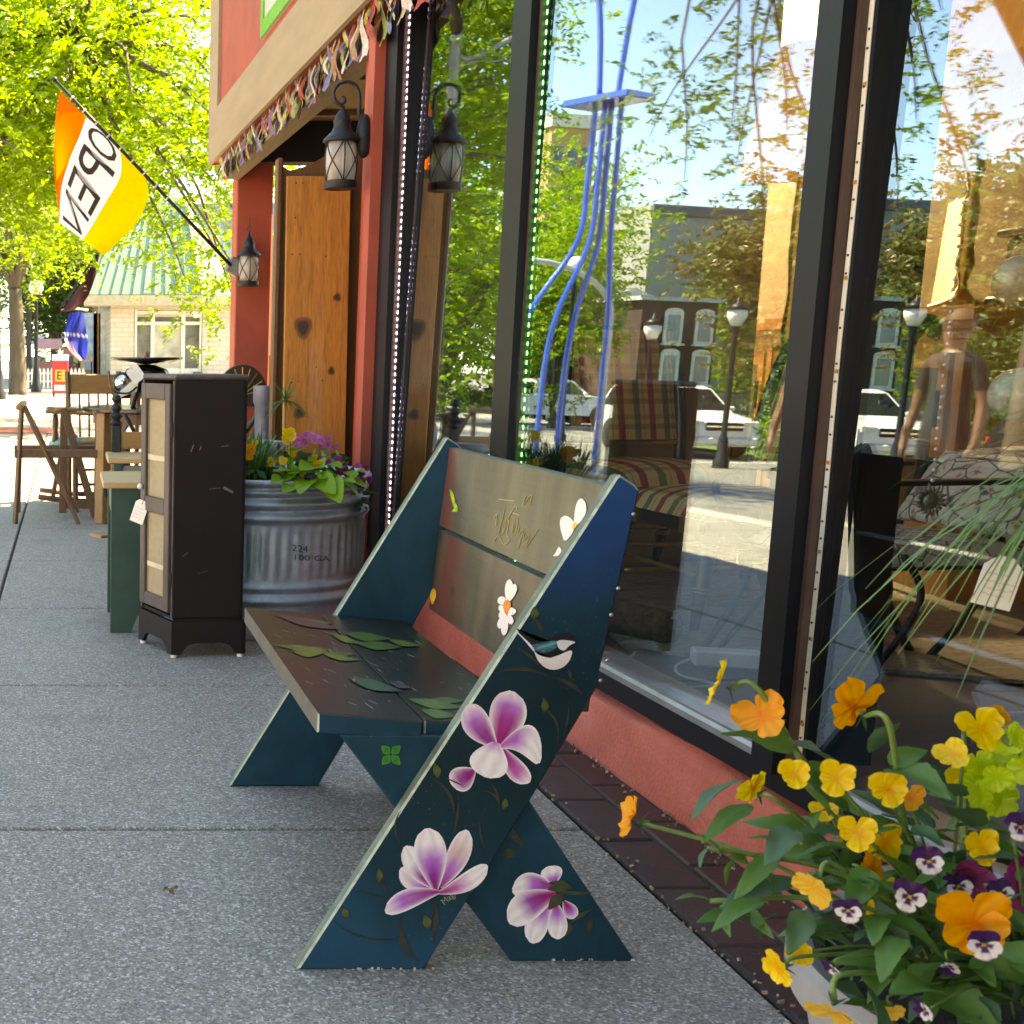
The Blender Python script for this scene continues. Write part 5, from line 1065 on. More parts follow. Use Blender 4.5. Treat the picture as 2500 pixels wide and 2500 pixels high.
# leaves spilling over the rim and filling the bowl
for k in range(290):
    st = gq.choice(['yellow', 'orange', 'viola', 'viola']); a = gq.uniform(2.2, 6.0); r = .30*sqrt(gq.uniform(.05, 1)); p = PC_+Vector((r*cos(a), r*sin(a), .375+gq.uniform(0, .2)*(1-r*1.8)+.01)); d = Vector((cos(a)*gq.uniform(.2, 1.2), sin(a)*gq.uniform(.2, 1.2), gq.uniform(-.35, .8)))
    put_leaf(PL[st], gq.choice(['ovate', 'ovated', 'ovated', 'lanced', 'lance']), p, d, gq.uniform(.032, .062), gq.uniform(-.7, .7))
for px, py, tx, ty, Y, kd in ((1400, 1470, 1275, 1530, 1.2, 'lanced'), (1420, 1520, 1320, 1560, 1.18, 'lance'), (1500, 1565, 1440, 1620, 1.15, 'ovated'), (1580, 1450, 1500, 1370, 1.25, 'lanced'), (1640, 1420, 1700, 1340, 1.22, 'lanced'), (1750, 1480, 1720, 1400, 1.2, 'ovated'), (1500, 1660, 1350, 1690, 1.17, 'lanced'), (1440, 1700, 1340, 1720, 1.13, 'lance'), (1520, 1720, 1490, 1800, 1.1, 'ovated'), (1400, 1740, 1330, 1700, 1.16, 'lance'),
        (1800, 1500, 1760, 1440, 1.16, 'ovated'), (1830, 1560, 1790, 1480, 1.14, 'ovated'), (1640, 1640, 1600, 1720, 1.1, 'ovate'), (1700, 1770, 1650, 1830, 1.05, 'ovate'), (1760, 1870, 1700, 1830, 1.02, 'ovate'), (1850, 1880, 1900, 1930, 1.02, 'ovated'), (1720, 1560, 1790, 1590, 1.12, 'ovated'), (1470, 1610, 1380, 1680, 1.16, 'lance')):
    a, b_ = uY(px, py, Y+.03), uY(tx, ty, Y); put_leaf(PL['orange'], kd, a, b_-a, (b_-a).length*.9, gq.uniform(-.5, .5))
for px, py, n_ in ((1335, 1600, 6), (1340, 1700, 6)):    # leafy side shoots reaching left
    c = uY(px, py, 1.2); b0 = PC_+Vector((-.16, -.06, .44)); stem(PL['orange'], b0, c, .0028, .03)
    for k in range(n_): put_leaf(PL['orange'], gq.choice(['lance', 'lanced']), c+(b0-c)*.05*k, Vector((gq.gauss(-.5, .7), gq.gauss(-.3, .6), gq.gauss(.1, .6))), gq.uniform(.025, .045), gq.uniform(-1, 1))
# tall papyrus at the right with its shop tag
PP = thing('papyrus_plant', 'tall papyrus at the right edge with long drooping green blades', 'plant', PC_+Vector((.15, .02, .42))); uc = uY(2085, 890, 1.22)
umbel(PP, uc, .24, 80, leafmat('blade_green', (.05, .13, .02), (.1, .22, .05), (.16, .3, .08), .3), .75, random.Random(4), .0022, -.4)
for k in range(3): stem(PP, PC_+Vector((.15+.02*k, .02, .42)), uc+Vector((.01*k, 0, 0)), .004, 0)
q = B(); rr = random.Random(8)
for k in range(17):
    a = rr.uniform(2.4, 3.9); L = rr.uniform(.14, .24); d = Vector((cos(a), sin(a)*.5, rr.uniform(-.05, .75))).normalized(); e = Vector((0, .3, 1)).cross(d).normalized(); pts = [uc+d*L*t-Vector((0, 0, (L*1.25)*t*t)) for t in np.linspace(0, 1, 8)]
    q.add([p+e*.0023*x*sg for p, x in zip(pts, (1, 1, 1, .9, .8, .6, .4, .1)) for sg in (-1, 1)], [(2*i, 2*i+1, 2*i+3, 2*i+2) for i in range(7)])
q.make('drooping_blades', MC['blade_green'], PP, kind='stuff')
tag_thing('price_tag', 'white price tag hung among the papyrus blades at the right edge', uY(1884, 1098, 1.3), .038, .056, -.22, (-.25, -1, .05), (.1, .15, .4))
# ================================================================ TREES, FAR STREET, WHAT THE WINDOWS MIRROR
m_bark = M('bark', (.11, .085, .06), .9, var=.35, scale=9, bmp=.8, bs=30, bd=.02, stretch=(1, 1, .25))
m_lo = leafmat('locust_leaf', (.14, .25, .012), (.25, .40, .018), (.38, .50, .03), .55)
m_lo2 = leafmat('locust_leaf_deep', (.08, .16, .01), (.15, .27, .015), (.25, .36, .02), .5)
m_map = leafmat('maple_leaf', (.08, .11, .015), (.17, .16, .02), (.24, .09, .03), .35)
m_dk = leafmat('dense_leaf', (.025, .07, .01), (.06, .13, .015), (.11, .19, .02), .35)
def fronds(rg, C, cr, per, L, K, size, droop, squash=.8):
    """clusters at C; each cluster holds per drooping fronds of 2K leaflets"""
    n = len(C)*per; base = np.repeat(C, per, 0)+rg.normal(0, 1, (n, 3))*np.array([cr, cr, cr*squash])
    a = rg.uniform(0, 2*pi, n); el = rg.uniform(-.5, .7, n); D = np.stack([np.cos(a)*np.cos(el), np.sin(a)*np.cos(el), np.sin(el)], 1); ln = L*rg.uniform(.6, 1.2, n)
    t = (np.arange(K)+.5)/K; Pm = base[:, None]+D[:, None]*(t[None, :, None]*ln[:, None, None]); Pm[:, :, 2] -= droop*ln[:, None]*t[None]**2
    side = np.stack([-np.sin(a), np.cos(a), rg.normal(0, .3, n)], 1)
    dn = D*.55+np.array([0, 0, -.5]); out = []
    for sg in (-1, 1):
        d = side[:, None]*sg*.9+dn[:, None]*.6+rg.normal(0, .25, (n, K, 3)); d /= np.linalg.norm(d, axis=2, keepdims=True); s = size*rg.uniform(.7, 1.25, (n, K, 1))*np.sin(pi*(.15+.8*t))[None, :, None]
        w_ = np.cross(d, rg.normal(0, 1, (n, K, 3))); w_ /= np.linalg.norm(w_, axis=2, keepdims=True)+1e-6
        out.append(np.stack([Pm, Pm+d*s*.5+w_*s*.2, Pm+d*s, Pm+d*s*.5-w_*s*.2], 2).reshape(-1, 3))
    V = np.concatenate(out); return V, np.arange(len(V)).reshape(-1, 4)
def tree(label, loc, cz, rad, nc, per, L, K, size, droop, mat, seed, tr=.14, lean=(0, 0), cat='tree', group=None, shell=.45, low=None, name='tree', cr=.45, extra=()):
    rg = np.random.default_rng(seed); rr = random.Random(seed); t = thing(name, label, cat, loc, group); loc = Vector(loc); rx, ry, rz = rad; cc = loc+Vector((lean[0], lean[1], cz)); C = []
    while len(C) < nc:
        v = Vector((rr.gauss(0, 1), rr.gauss(0, 1), rr.gauss(0, 1))).normalized()*(rr.random()**shell); p = cc+Vector((v.x*rx, v.y*ry, v.z*rz))
        if low is None or p.z > low: C.append(p)
    C += [Vector(e) for e in extra]
    fork = loc+Vector((lean[0]*.3, lean[1]*.3, max(.6, (cz-rz)*.95 if cz > rz else .6))); q = B()
    q.tube(smoothpts([loc-Vector((0, 0, .1)), loc+(fork-loc)*.5+Vector((rr.uniform(-.1, .1), rr.uniform(-.1, .1), 0)), fork], 5), [tr*(1.35-.5*k/10) for k in range(11)], 10)
    hubs = []
    for k in range(7):
        a = 2*pi*k/7+rr.uniform(-.4, .4); h = cc+Vector((rx*.5*cos(a), ry*.5*sin(a), rz*rr.uniform(-.4, .5))); hubs.append(h); m_ = fork.lerp(h, .5)+Vector((0, 0, .25*rr.random()*rz*.5))
        q.tube(smoothpts([fork, m_, h], 5), [tr*(.62-.4*j/10) for j in range(11)], 7)
    for p in C:
        h = min(hubs, key=lambda x: (x-p).length); m_ = h.lerp(p, .55)+Vector((rr.gauss(0, .15), rr.gauss(0, .15), .18)); q.tube(smoothpts([h, m_, p, p+(p-m_)*.35-Vector((0, 0, .12))], 3), [tr*(.2-.017*j) for j in range(10)], 5, False)
    q.make('trunk', m_bark, t, smooth=True)
    V, Fq = fronds(rg, np.array([tuple(p) for p in C]), cr, per, L, K, size, droop); npmesh('crown', V, Fq, mat, t); return t
# kerb trees (honey locusts with fine drooping leaves)
tree('kerbside honey locust nearest the shop, thin airy branches of fine leaves', (-2.5, 6.3, 0), 4.3, (2.5, 3.0, 1.9), 66, 30, .24, 10, .055, .6, m_lo2, 11, .075, (-.3, .2), cr=.3, group='honey locust trees along the kerb', extra=[(-2.4, 8.2, 2.75), (-2.7, 8.8, 3.1), (-3.1, 8.3, 2.5), (-3.4, 8.9, 3.0), (-3.0, 7.6, 2.4), (-3.7, 7.4, 2.6)])
tree('big bright honey locust hanging its drooping leaves over the far pavement', (-2.6, 19.5, 0), 5.2, (5.4, 4.6, 3.3), 215, 60, .40, 8, .125, .75, m_lo, 12, .17, (.6, 0), cr=.55, group='honey locust trees along the kerb', low=3.3, extra=[(1.5, 18.8, 2.75), (2.3, 19.2, 2.5), (2.7, 18.9, 2.0), (2.5, 19.2, 2.2)])
tree('honey locust with a forked trunk standing left of the red news box', (-1.42, 34, 0), 6.6, (3.9, 4, 3.6), 90, 52, .4, 6, .15, .7, m_lo, 13, .2, (-.2, 0), cr=.6, group='honey locust trees along the kerb')
tree('darker tree behind the forked trunk beyond the lamp posts', (-.6, 50, 0), 4.6, (2.6, 3, 2.9), 60, 50, .5, 5, .22, .5, m_dk, 14, .16, cr=.6, name='tree')
tree('yellow green tree filling the end of the street', (2.0, 74, 0), 6, (6, 5, 5), 60, 50, .8, 5, .34, .5, m_lo, 15, .25, cr=1.1)
tree('tall locust seen through the porch beyond the red post', (6.6, 27, -.2), 5, (2.7, 4, 4.2), 80, 40, .4, 6, .16, .7, m_lo, 16, .15, cr=.6)
# across the road (seen in the panes)
T2 = [('round red and green maple on the far verge', (-19.9, 27.4, -.9), 4.5, (2.2, 2.2, 2.2), 60, 60, .4, 5, .2, .3, m_map, 21, .14), ('broad bright tree on the far verge beyond the parked truck', (-13.5, 44, -.94), 6.5, (5.5, 5, 5), 90, 50, .55, 5, .26, .5, m_lo, 22, .24),
      ('leafy tree behind the white pickup across the road', (-19.5, 60, -.94), 6, (6, 5, 5.4), 70, 50, .7, 5, .34, .5, m_lo2, 23, .24), ('tall green tree at the far end of the opposite pavement', (-9.5, 62, -.94), 7, (5.4, 5, 6), 80, 50, .7, 5, .32, .5, m_lo, 24, .25),
      ('dark bushy tree beside the brick house', (-26.4, 50.5, -.94), 2.7, (1.3, 1.6, 2.6), 40, 40, .4, 4, .2, .4, m_dk, 25, .12), ('light green tree in front of the grey hall', (-40.5, 53, -.94), 5, (3.4, 3.4, 4), 50, 46, .6, 5, .3, .5, m_lo, 26, .2),
      ('dark green tree on the lawn beyond the maple', (-40, 47, -.94), 5.6, (5, 5, 4.6), 60, 46, .7, 5, .36, .4, m_dk, 27, .25), ('row tree at the back of the lawn', (-55, 62, -.94), 6, (7, 6, 5.4), 60, 46, .9, 4, .5, .4, m_dk, 28, .3),
      ('broad tree at the back of the lawn facing the planter', (-48, 34, -.94), 6, (6, 6, 5), 60, 46, .9, 4, .46, .4, m_lo2, 29, .3), ('tree behind the black car on the far verge', (-27, 21, -.94), 4.6, (3, 3.4, 3), 50, 46, .6, 4, .28, .4, m_dk, 30, .2)]
T2 += [('tall bright tree standing before the tan block', (-28.5, 54, -.94), 6, (4.6, 4.6, 6), 80, 50, .7, 5, .32, .5, m_lo, 31, .24), ('bright young tree near the pickup on the lot', (-21.8, 40.6, -.94), 4.2, (2.1, 2.1, 3.4), 50, 46, .45, 5, .2, .5, m_lo, 32, .12)]
for lab, loc, cz, rad, nc, per, L, K, sz, dr, mt, sd_, tr_ in T2: tree(lab, loc, cz, rad, nc, per, L, K, sz, dr, mt, sd_, tr_, cr=.22*rad[0])
q = B()
rr = random.Random(2)
hd = np.random.default_rng(5); V, Fq = fronds(hd, np.stack([hd.uniform(-21.5, -20.2, 70), hd.uniform(48.5, 62, 70), hd.uniform(-.7, -.05, 70)], 1), .3, 40, .3, 3, .16, .2)
prop(npmesh('hedge', V, Fq, m_dk), kind='stuff')
V, Fq = fronds(hd, np.stack([hd.uniform(-19.8, -19.3, 26), hd.uniform(24.6, 27.4, 26), hd.uniform(-.6, -.2, 26)], 1), .22, 40, .25, 3, .14, .2); prop(npmesh('verge_shrub', V, Fq, m_lo), kind='stuff')
tt = hd.uniform(0, 1, 150); V, Fq = fronds(hd, np.stack([-16.9-1.9*tt+hd.normal(0, .35, 150), 24.0-10*tt, hd.uniform(-.75, 2.0, 150)], 1), .34, 46, .34, 3, .17, .25); prop(npmesh('tall_hedge', V, Fq, m_dk), kind='stuff')
# ---- lamps
m_pole = M('black_pole', (.015, .017, .018), .45, .3); m_grey = M('grey_pole', (.2, .21, .22), .45, .4); m_milk = M('milk_glass', (.8, .78, .7), .4, var=.05)
def lamp(label, loc, h, round_=True, group='lamp posts'):
    t = thing('street_lamp', label, 'street lamp', loc, group); l = Vector(loc); q = B()
    q.lathe(l, [(.17, 0), (.17, .15), (.12, .25), (.1, .6), (.065, .75), (.055, h-.55), (.08, h-.5), (.08, h-.42), (.12, h-.38)], 14); q.make('post', m_pole, t, smooth=True, auto=True)
    q = B()
    if round_: q.ball(l+Vector((0, 0, h-.14)), .22, 16)
    else: q.lathe(l+Vector((0, 0, h-.38)), [(.1, 0), (.2, .22), (.2, .34), (.16, .36)], 16)
    q.make('globe', m_milk, t, smooth=True)
    if not round_: q = B(); q.lathe(l+Vector((0, 0, h-.02)), [(.24, 0), (.1, .12), (.03, .16), (.02, .26), (0, .28)], 16); q.make('cap', m_pole, t, smooth=True)
    return t
l0 = atZ(88, 925, 0); lamp('white globe lamp post standing near the picket fence', (-.98, 36.5, 0), 3.15)
for x, y, lab in ((-1.72, 30.2, 'black lamp post just left of the forked tree at the picture edge'), (-1.3, 40.5, 'black lamp post between the forked tree and the globe lamp'), (-1.55, 46, 'thin black lamp post farthest down the kerb')): lamp(lab, (x, y, 0), 4.4, False)
lamp('lamp post with a bell shaped milk glass across the road beside the brick house', (-15.9, 27.2, -.94), 3.2, False); lamp('lamp post with a bell shaped milk glass across the road before the maple', (-15.75, 24.2, -.94), 3.45, False); lamp('tall lamp post with white globe across the road near the pickup', (-17.4, 33.0, -.94), 5.2)
t = thing('street_lamp', 'tall grey street lamp with a curved bracket arm over the road', 'street lamp', (-2.75, 15.8, 0)); q = B(); q.lathe((-2.75, 15.8, 0), [(.14, 0), (.14, .2), (.085, .4), (.07, 5.0), (.085, 5.02), (.085, 5.08), (.03, 5.14), (.02, 5.2), (.035, 5.25), (0, 5.34)], 16); q.make('post', m_grey, t, smooth=True, auto=True)
q = B(); q.tube(smoothpts([(-2.75, 15.8, 4.85), (-3.0, 15.8, 4.83), (-3.4, 15.7, 5.05), (-3.9, 15.6, 5.3), (-4.6, 15.5, 5.36)], 6), .035, 8); q.tube(smoothpts([(-2.75, 15.8, 4.5), (-2.85, 15.8, 4.72), (-3.05, 15.8, 4.8), (-3.3, 15.75, 4.8), (-3.42, 15.7, 4.93)], 6), .015, 6); q.make('bracket_arm', m_grey, t, smooth=True)
q = B(); q.lathe((-4.7, 15.5, 5.1), [(.2, 0), (.22, .1), (.12, .25), (.04, .3)], 16); q.make('luminaire', m_grey, t, smooth=True)
# ---- the corner building with the green mansard
CB = thing('corner_building', 'pale brick corner shop with green metal mansard roof and number 601', 'building', (3.4, 44, 0)); YB = 40.0
m_pbr, g, b = newmat('painted_brick'); bt_ = g.add('ShaderNodeTexBrick', Scale=1.0, Mortar_Size=.012, Brick_Width=.42, Row_Height=.15); mp = g.add('ShaderNodeMapping'); mp.inputs['Rotation'].default_value = (pi/2, 0, 0); g.l(g.add('ShaderNodeTexCoord').outputs['Object'], mp.inputs[0]); g.l(mp.outputs[0], bt_.inputs['Vector'])
bt_.inputs['Color1'].default_value = C4((.6, .52, .44)); bt_.inputs['Color2'].default_value = C4((.52, .44, .36)); bt_.inputs['Mortar'].default_value = C4((.42, .36, .3)); g.l(bt_.outputs[0], b.inputs['Base Color']); b.inputs['Roughness'].default_value = .85; bump(g, bt_.outputs[1], b, .5, .02)
x0, x1 = 1.45, 8
def cbx(px): return (px-CX)/FPX*YB*.99
q = B()
for a, c_, z0, z1 in ((cbx(270), cbx(328), 0, 2.62), (cbx(490), 8.2, 0, 2.62), (cbx(328), cbx(490), 2.5, 2.62)): q.box(((a+c_)/2, YB+.15, (z0+z1)/2), (c_-a-.004, .3, z1-z0))
q.box((cbx(270)+.15, YB+5.2, 1.3), (.3, 9.7, 2.6)); q.make('brick_wall', m_pbr, CB)
B().box((5, YB+5.3, 4.3), (7.2, 9, 3.2)).make('upper_wall', M('blue_grey_wall', (.2, .22, .26), .8), CB)
q = B(); q.box((cbx(470), YB-.1, 2.78), (cbx(470)*2-cbx(205)*2, .9, .32)); q.make('fascia', M('beige_fascia', (.46, .4, .3), .7), CB)
m_cop = M('green_copper', (.19, .33, .27), .5, .1, var=.12, scale=2)
zA, zB = 2.96, 6.1; xl0, xl1, xr0, xr1 = cbx(205), cbx(300), cbx(490), cbx(455); q = B(); e0, e1 = Vector((xl0, YB-.5, zA)), Vector((xr0, YB-.5, zA)); f0, f1 = Vector((xl1, YB+.9, zB)), Vector((xr1, YB+.9, zB))
q.add([e0, e1, f1, f0, e1+Vector((2.4, 1.2, 0)), f1+Vector((1.8, .6, 0)), e0+Vector((.6, 9, 0)), f0+Vector((.6, 8, 0))], [(0, 1, 2, 3), (1, 4, 5, 2), (6, 0, 3, 7), (3, 2, 5, 7), (0, 6, 4, 1)]); q.make('mansard_roof', m_cop, CB)
for k in range(11):
    u_ = (k+.5)/11; q = B(); q.tube([e0.lerp(e1, u_)+Vector((0, -.02, 0)), f0.lerp(f1, u_)+Vector((0, -.02, 0))], .022, 4); q.make('standing_seam', m_cop, CB)
q = B(); q.tube([e1+Vector((0, -.02, 0)), f1], .1, 4); q.make('corner_trim', M('pale_trim', (.62, .66, .52), .6), CB)
m_wg = M('shop_glass', (.16, .17, .17), .08, var=.5, scale=2, spec=.8); m_wf = M('white_frame', (.62, .6, .54), .5)
q = B(); q.box((cbx(409), YB+.28, 1.15), (cbx(490)-cbx(328), .04, 2.28)); q.make('glazing', m_wg, CB)
for px, w_ in ((330, .1), (372, .12), (446, .12), (489, .08)):
    q = B(); q.box((cbx(px), YB+.1, 1.25), (w_, .2, 2.5)); q.make('window_frame', m_wf, CB)
for z, h in ((2.42, .1), (2.08, .1), (.35, .6)): q = B(); q.box((cbx(409), YB+.12, z), (cbx(489)-cbx(331), .16, h)); q.make('window_frame', m_wf, CB)
q = B(); q.box((cbx(409), YB+.08, 1.05), (.92, .06, 2.0)); q.make('door', M('door_sheen', (.4, .38, .32), .2, var=.4, scale=2), CB)
q = B(); vs, fs = text_polys('601', .34); q.add([(cbx(312)+p.x, YB-.57, 2.68+p.y) for p in vs], fs); q.make('number', M('gold_number', (.8, .62, .25), .4), CB)
for px, h, c_ in ((365, .5, (.5, .06, .05)), (480, .55, (.1, .08, .08)), (475, .2, (.6, .3, .6))):
    q = B(); q.box((cbx(px), YB-.35, h/2), (.3, .3, h), ch=.03); prop(q.make('flower_box', M('box%d' % px, c_, .7)), {365: 'small red tub before the corner shop window', 480: 'dark planter tub right of the corner shop door', 475: 'low pink flower tub right of the corner shop door'}[px], 'tub')
# buildings further down on the right
BT = thing('beige_building', 'tall beige building with narrow window beyond the green mansard', 'building', (2, 60, 0)); YT = 52
def tx(px, Y): return (px-CX)/FPX*Y*.99
q = B(); q.box((tx(180, YT)+2.5, YT+4, 3.6), (5, 8, 7.2)); q.make('wall', M('beige_wall', (.47, .42, .31), .8, var=.08), BT)
q = B(); q.box((tx(192, YT)+.12, YT-.02, 4.7), (.36, .1, 1.5)); wf_ = q.make('window', M('blue_glass', (.2, .25, .3), .1), BT); q = B(); q.box((tx(192, YT)+.12, YT-.06, 3.92), (.5, .2, .1)); q.make('sill', m_wf, wf_)
for px, w_, c_, z in ((222, .5, (.45, .58, .75), 2.6), (236, .3, (.45, .2, .08), 2.6), (253, .42, (.66, .66, .58), 2.9)):
    q = B(); q.box((tx(px, 46), 46, z/2), (w_, .4, z), ch=.02); prop(q.make('shop_pier', M('pier%d' % px, c_, .6, var=.35, scale=3)), {222: 'pale blue painted shopfront pier beyond the corner building', 236: 'rusty brown shopfront pier next to the pale blue one', 253: 'cream shopfront pier left of the corner brick wall'}[px], 'pier')
RW = thing('brick_row', 'low sunlit row of shops in pale orange brick down the street', 'building', (2, 62, 0)); q = B(); q.box((3.0, 60, 2.0), (3.6, 6, 4.0)); q.make('wall', M('salmon_brick', (.55, .34, .24), .8, var=.25, scale=3), RW)
q = B(); q.box((1.26, 56.9, 2.9), (.7, .15, .5)); q.make('sign_board', M('white_sign', (.75, .75, .72), .6), RW)
# second flag, maroon banner, tied cloth
def cloth(name, label, cat, P, nu, nv, cf, mat=None):
    t = B(); t.grid(P, nu, nv, cf); return t
fp_ = thing('striped_flag', 'blue flag with white stars and pale stripes drooping on a short white pole', 'flag', atY(205, 765, 34)); q = B(); q.tube([atY(152, 750, 34), atY(215, 757, 34.2)], .03, 8); q.make('pole', M('white_pole', (.75, .72, .66), .5), fp_)
rw_ = [[(168, 765), (160, 800), (158, 830), (172, 860), (195, 880)], [(192, 762), (185, 800), (176, 830), (190, 862), (208, 878)], [(205, 764), (210, 805), (215, 835), (212, 862), (210, 880)]]
def sf(u, v):
    x = u*2; i = min(1, int(x)); h = x-i; y = v*4; j = min(3, int(y)); k = y-j
    f = lambda r: Vector(rw_[r][j]).lerp(Vector(rw_[r][j+1]), k); p = f(i).lerp(f(i+1), h); return atY(p.x, p.y, 34+.25*sin(7*u+4*v))
q = B(); q.grid(sf, 12, 18, lambda u, v: (.75, .72, .72) if (.36 < v < .42 and int(u*12) % 2 == 0) or (u < .25 and v > .45) else ((.7, .3, .32) if u < .38 and v > .5 else (.012, .03, .3))); q.make('cloth', colmat('flag_cloth', .8, .55), fp_, smooth=True, colors=True)
mb = thing('maroon_banner', 'dark maroon furled banner on a slanted pole below the OPEN flag', 'banner', atY(240, 680, 30)); q = B(); q.tube([atY(148, 752, 30), atY(243, 610, 30)], .03, 8); q.make('pole', m_pole, mb)
q = B(); q.grid(lambda u, v: atY(148+95*u+(14*sin(pi*u))*v, 752-142*u**1.35+(30*sin(pi*u*.9)+6)*v, 30-.1+.12*sin(8*u+5*v)), 16, 8); q.make('cloth', M('maroon_cloth', (.06, .008, .014), .8, var=.3, scale=6), mb, smooth=True)
# A-board style news box, picket fence, far clutter
nb_ = atZ(146, 963, 0); NB = thing('news_box', 'red street news box with pale top panel and black letter E sign', 'news box', (-.24, 32, 0)); XN = -.24
q = B(); q.box((XN, 32, .52), (.42, .34, .84), ch=.02); q.make('body', M('news_red', (.55, .03, .04), .5), NB); q = B(); q.box((XN, 32, 1.0), (.43, .36, .12), (0.15, 0, 0), ch=.02); q.make('top_panel', M('lilac_white', (.6, .55, .75), .5), NB)
q = B(); q.box((XN, 31.82, .55), (.26, .02, .3)); q.make('display_window', M('gold_panel', (.6, .35, .05), .4), NB); q = B(); vs, fs = text_polys('E', .3); q.add([(XN-.1+p.x, 31.8, .45+p.y) for p in vs], fs); q.make('lettering', m_dark, NB)
for sx in (-.17, .17): q = B(); q.box((XN+sx, 32, .05), (.05, .3, .1)); q.make('foot', m_pole, NB)
q = B(); q.box((XN, 31.82, .24), (.3, .02, .14)); q.make('paper_stack', M('white_card', (.8, .8, .8), .6), NB)
PF = thing('picket_fence', 'white picket fence across the far pavement', 'fence', (-.6, 39.5, 0)); m_wh = M('white_wood', (.72, .7, .65), .6)
q = B(); q.box((-.45, 39.5, .25), (1.9, .04, .06)); q.box((-.45, 39.5, .5), (1.9, .04, .06)); q.make('rail', m_wh, PF)
for k in range(15): q = B(); x = -1.35+k*.125; q.slab([(x, 39.46, .03), (x+.07, 39.46, .03), (x+.07, 39.46, .6), (x+.035, 39.46, .68), (x, 39.46, .6)], .02, (0, -1, 0)); q.make('picket', m_wh, PF)
for x, y, w_, h, c_, lab in ((-.75, 44, .9, 1.35, (.7, .28, .26), 'pink market stall behind the fence'), (.05, 46, .55, 1.1, (.65, .2, .12), 'red stall beside the pink one'), (-1.7, 55, 1.3, 1.6, (.75, .74, .72), 'white tent stall far down the pavement'), (.55, 43, .4, .9, (.6, .36, .2), 'orange crate stack by the shop piers'), (-.2, 58, .9, 1.7, (.3, .32, .42), 'blue grey stall at the far end')):
    t = thing('market_stall', lab, 'stall', (x, y, 0)); q = B(); q.box((x, y, h*.32), (w_, .6, h*.64), ch=.03); q.make('counter', M('stall%d' % int(y), mul(c_, .6), .7), t); q = B(); q.slab([(x-w_*.6, y-.5, h*.95), (x+w_*.6, y-.5, h*.95), (x+w_*.5, y+.4, h*1.2), (x-w_*.5, y+.4, h*1.2)], .03, (0, 0, 1)); q.make('awning', M('stallc%d' % int(y), c_, .7), t)
    for sx in (-.5, .5): q = B(); q.tube([(x+sx*w_, y-.4, 0), (x+sx*w_, y-.4, h)], .025, 6); q.make('pole', m_pole, t)
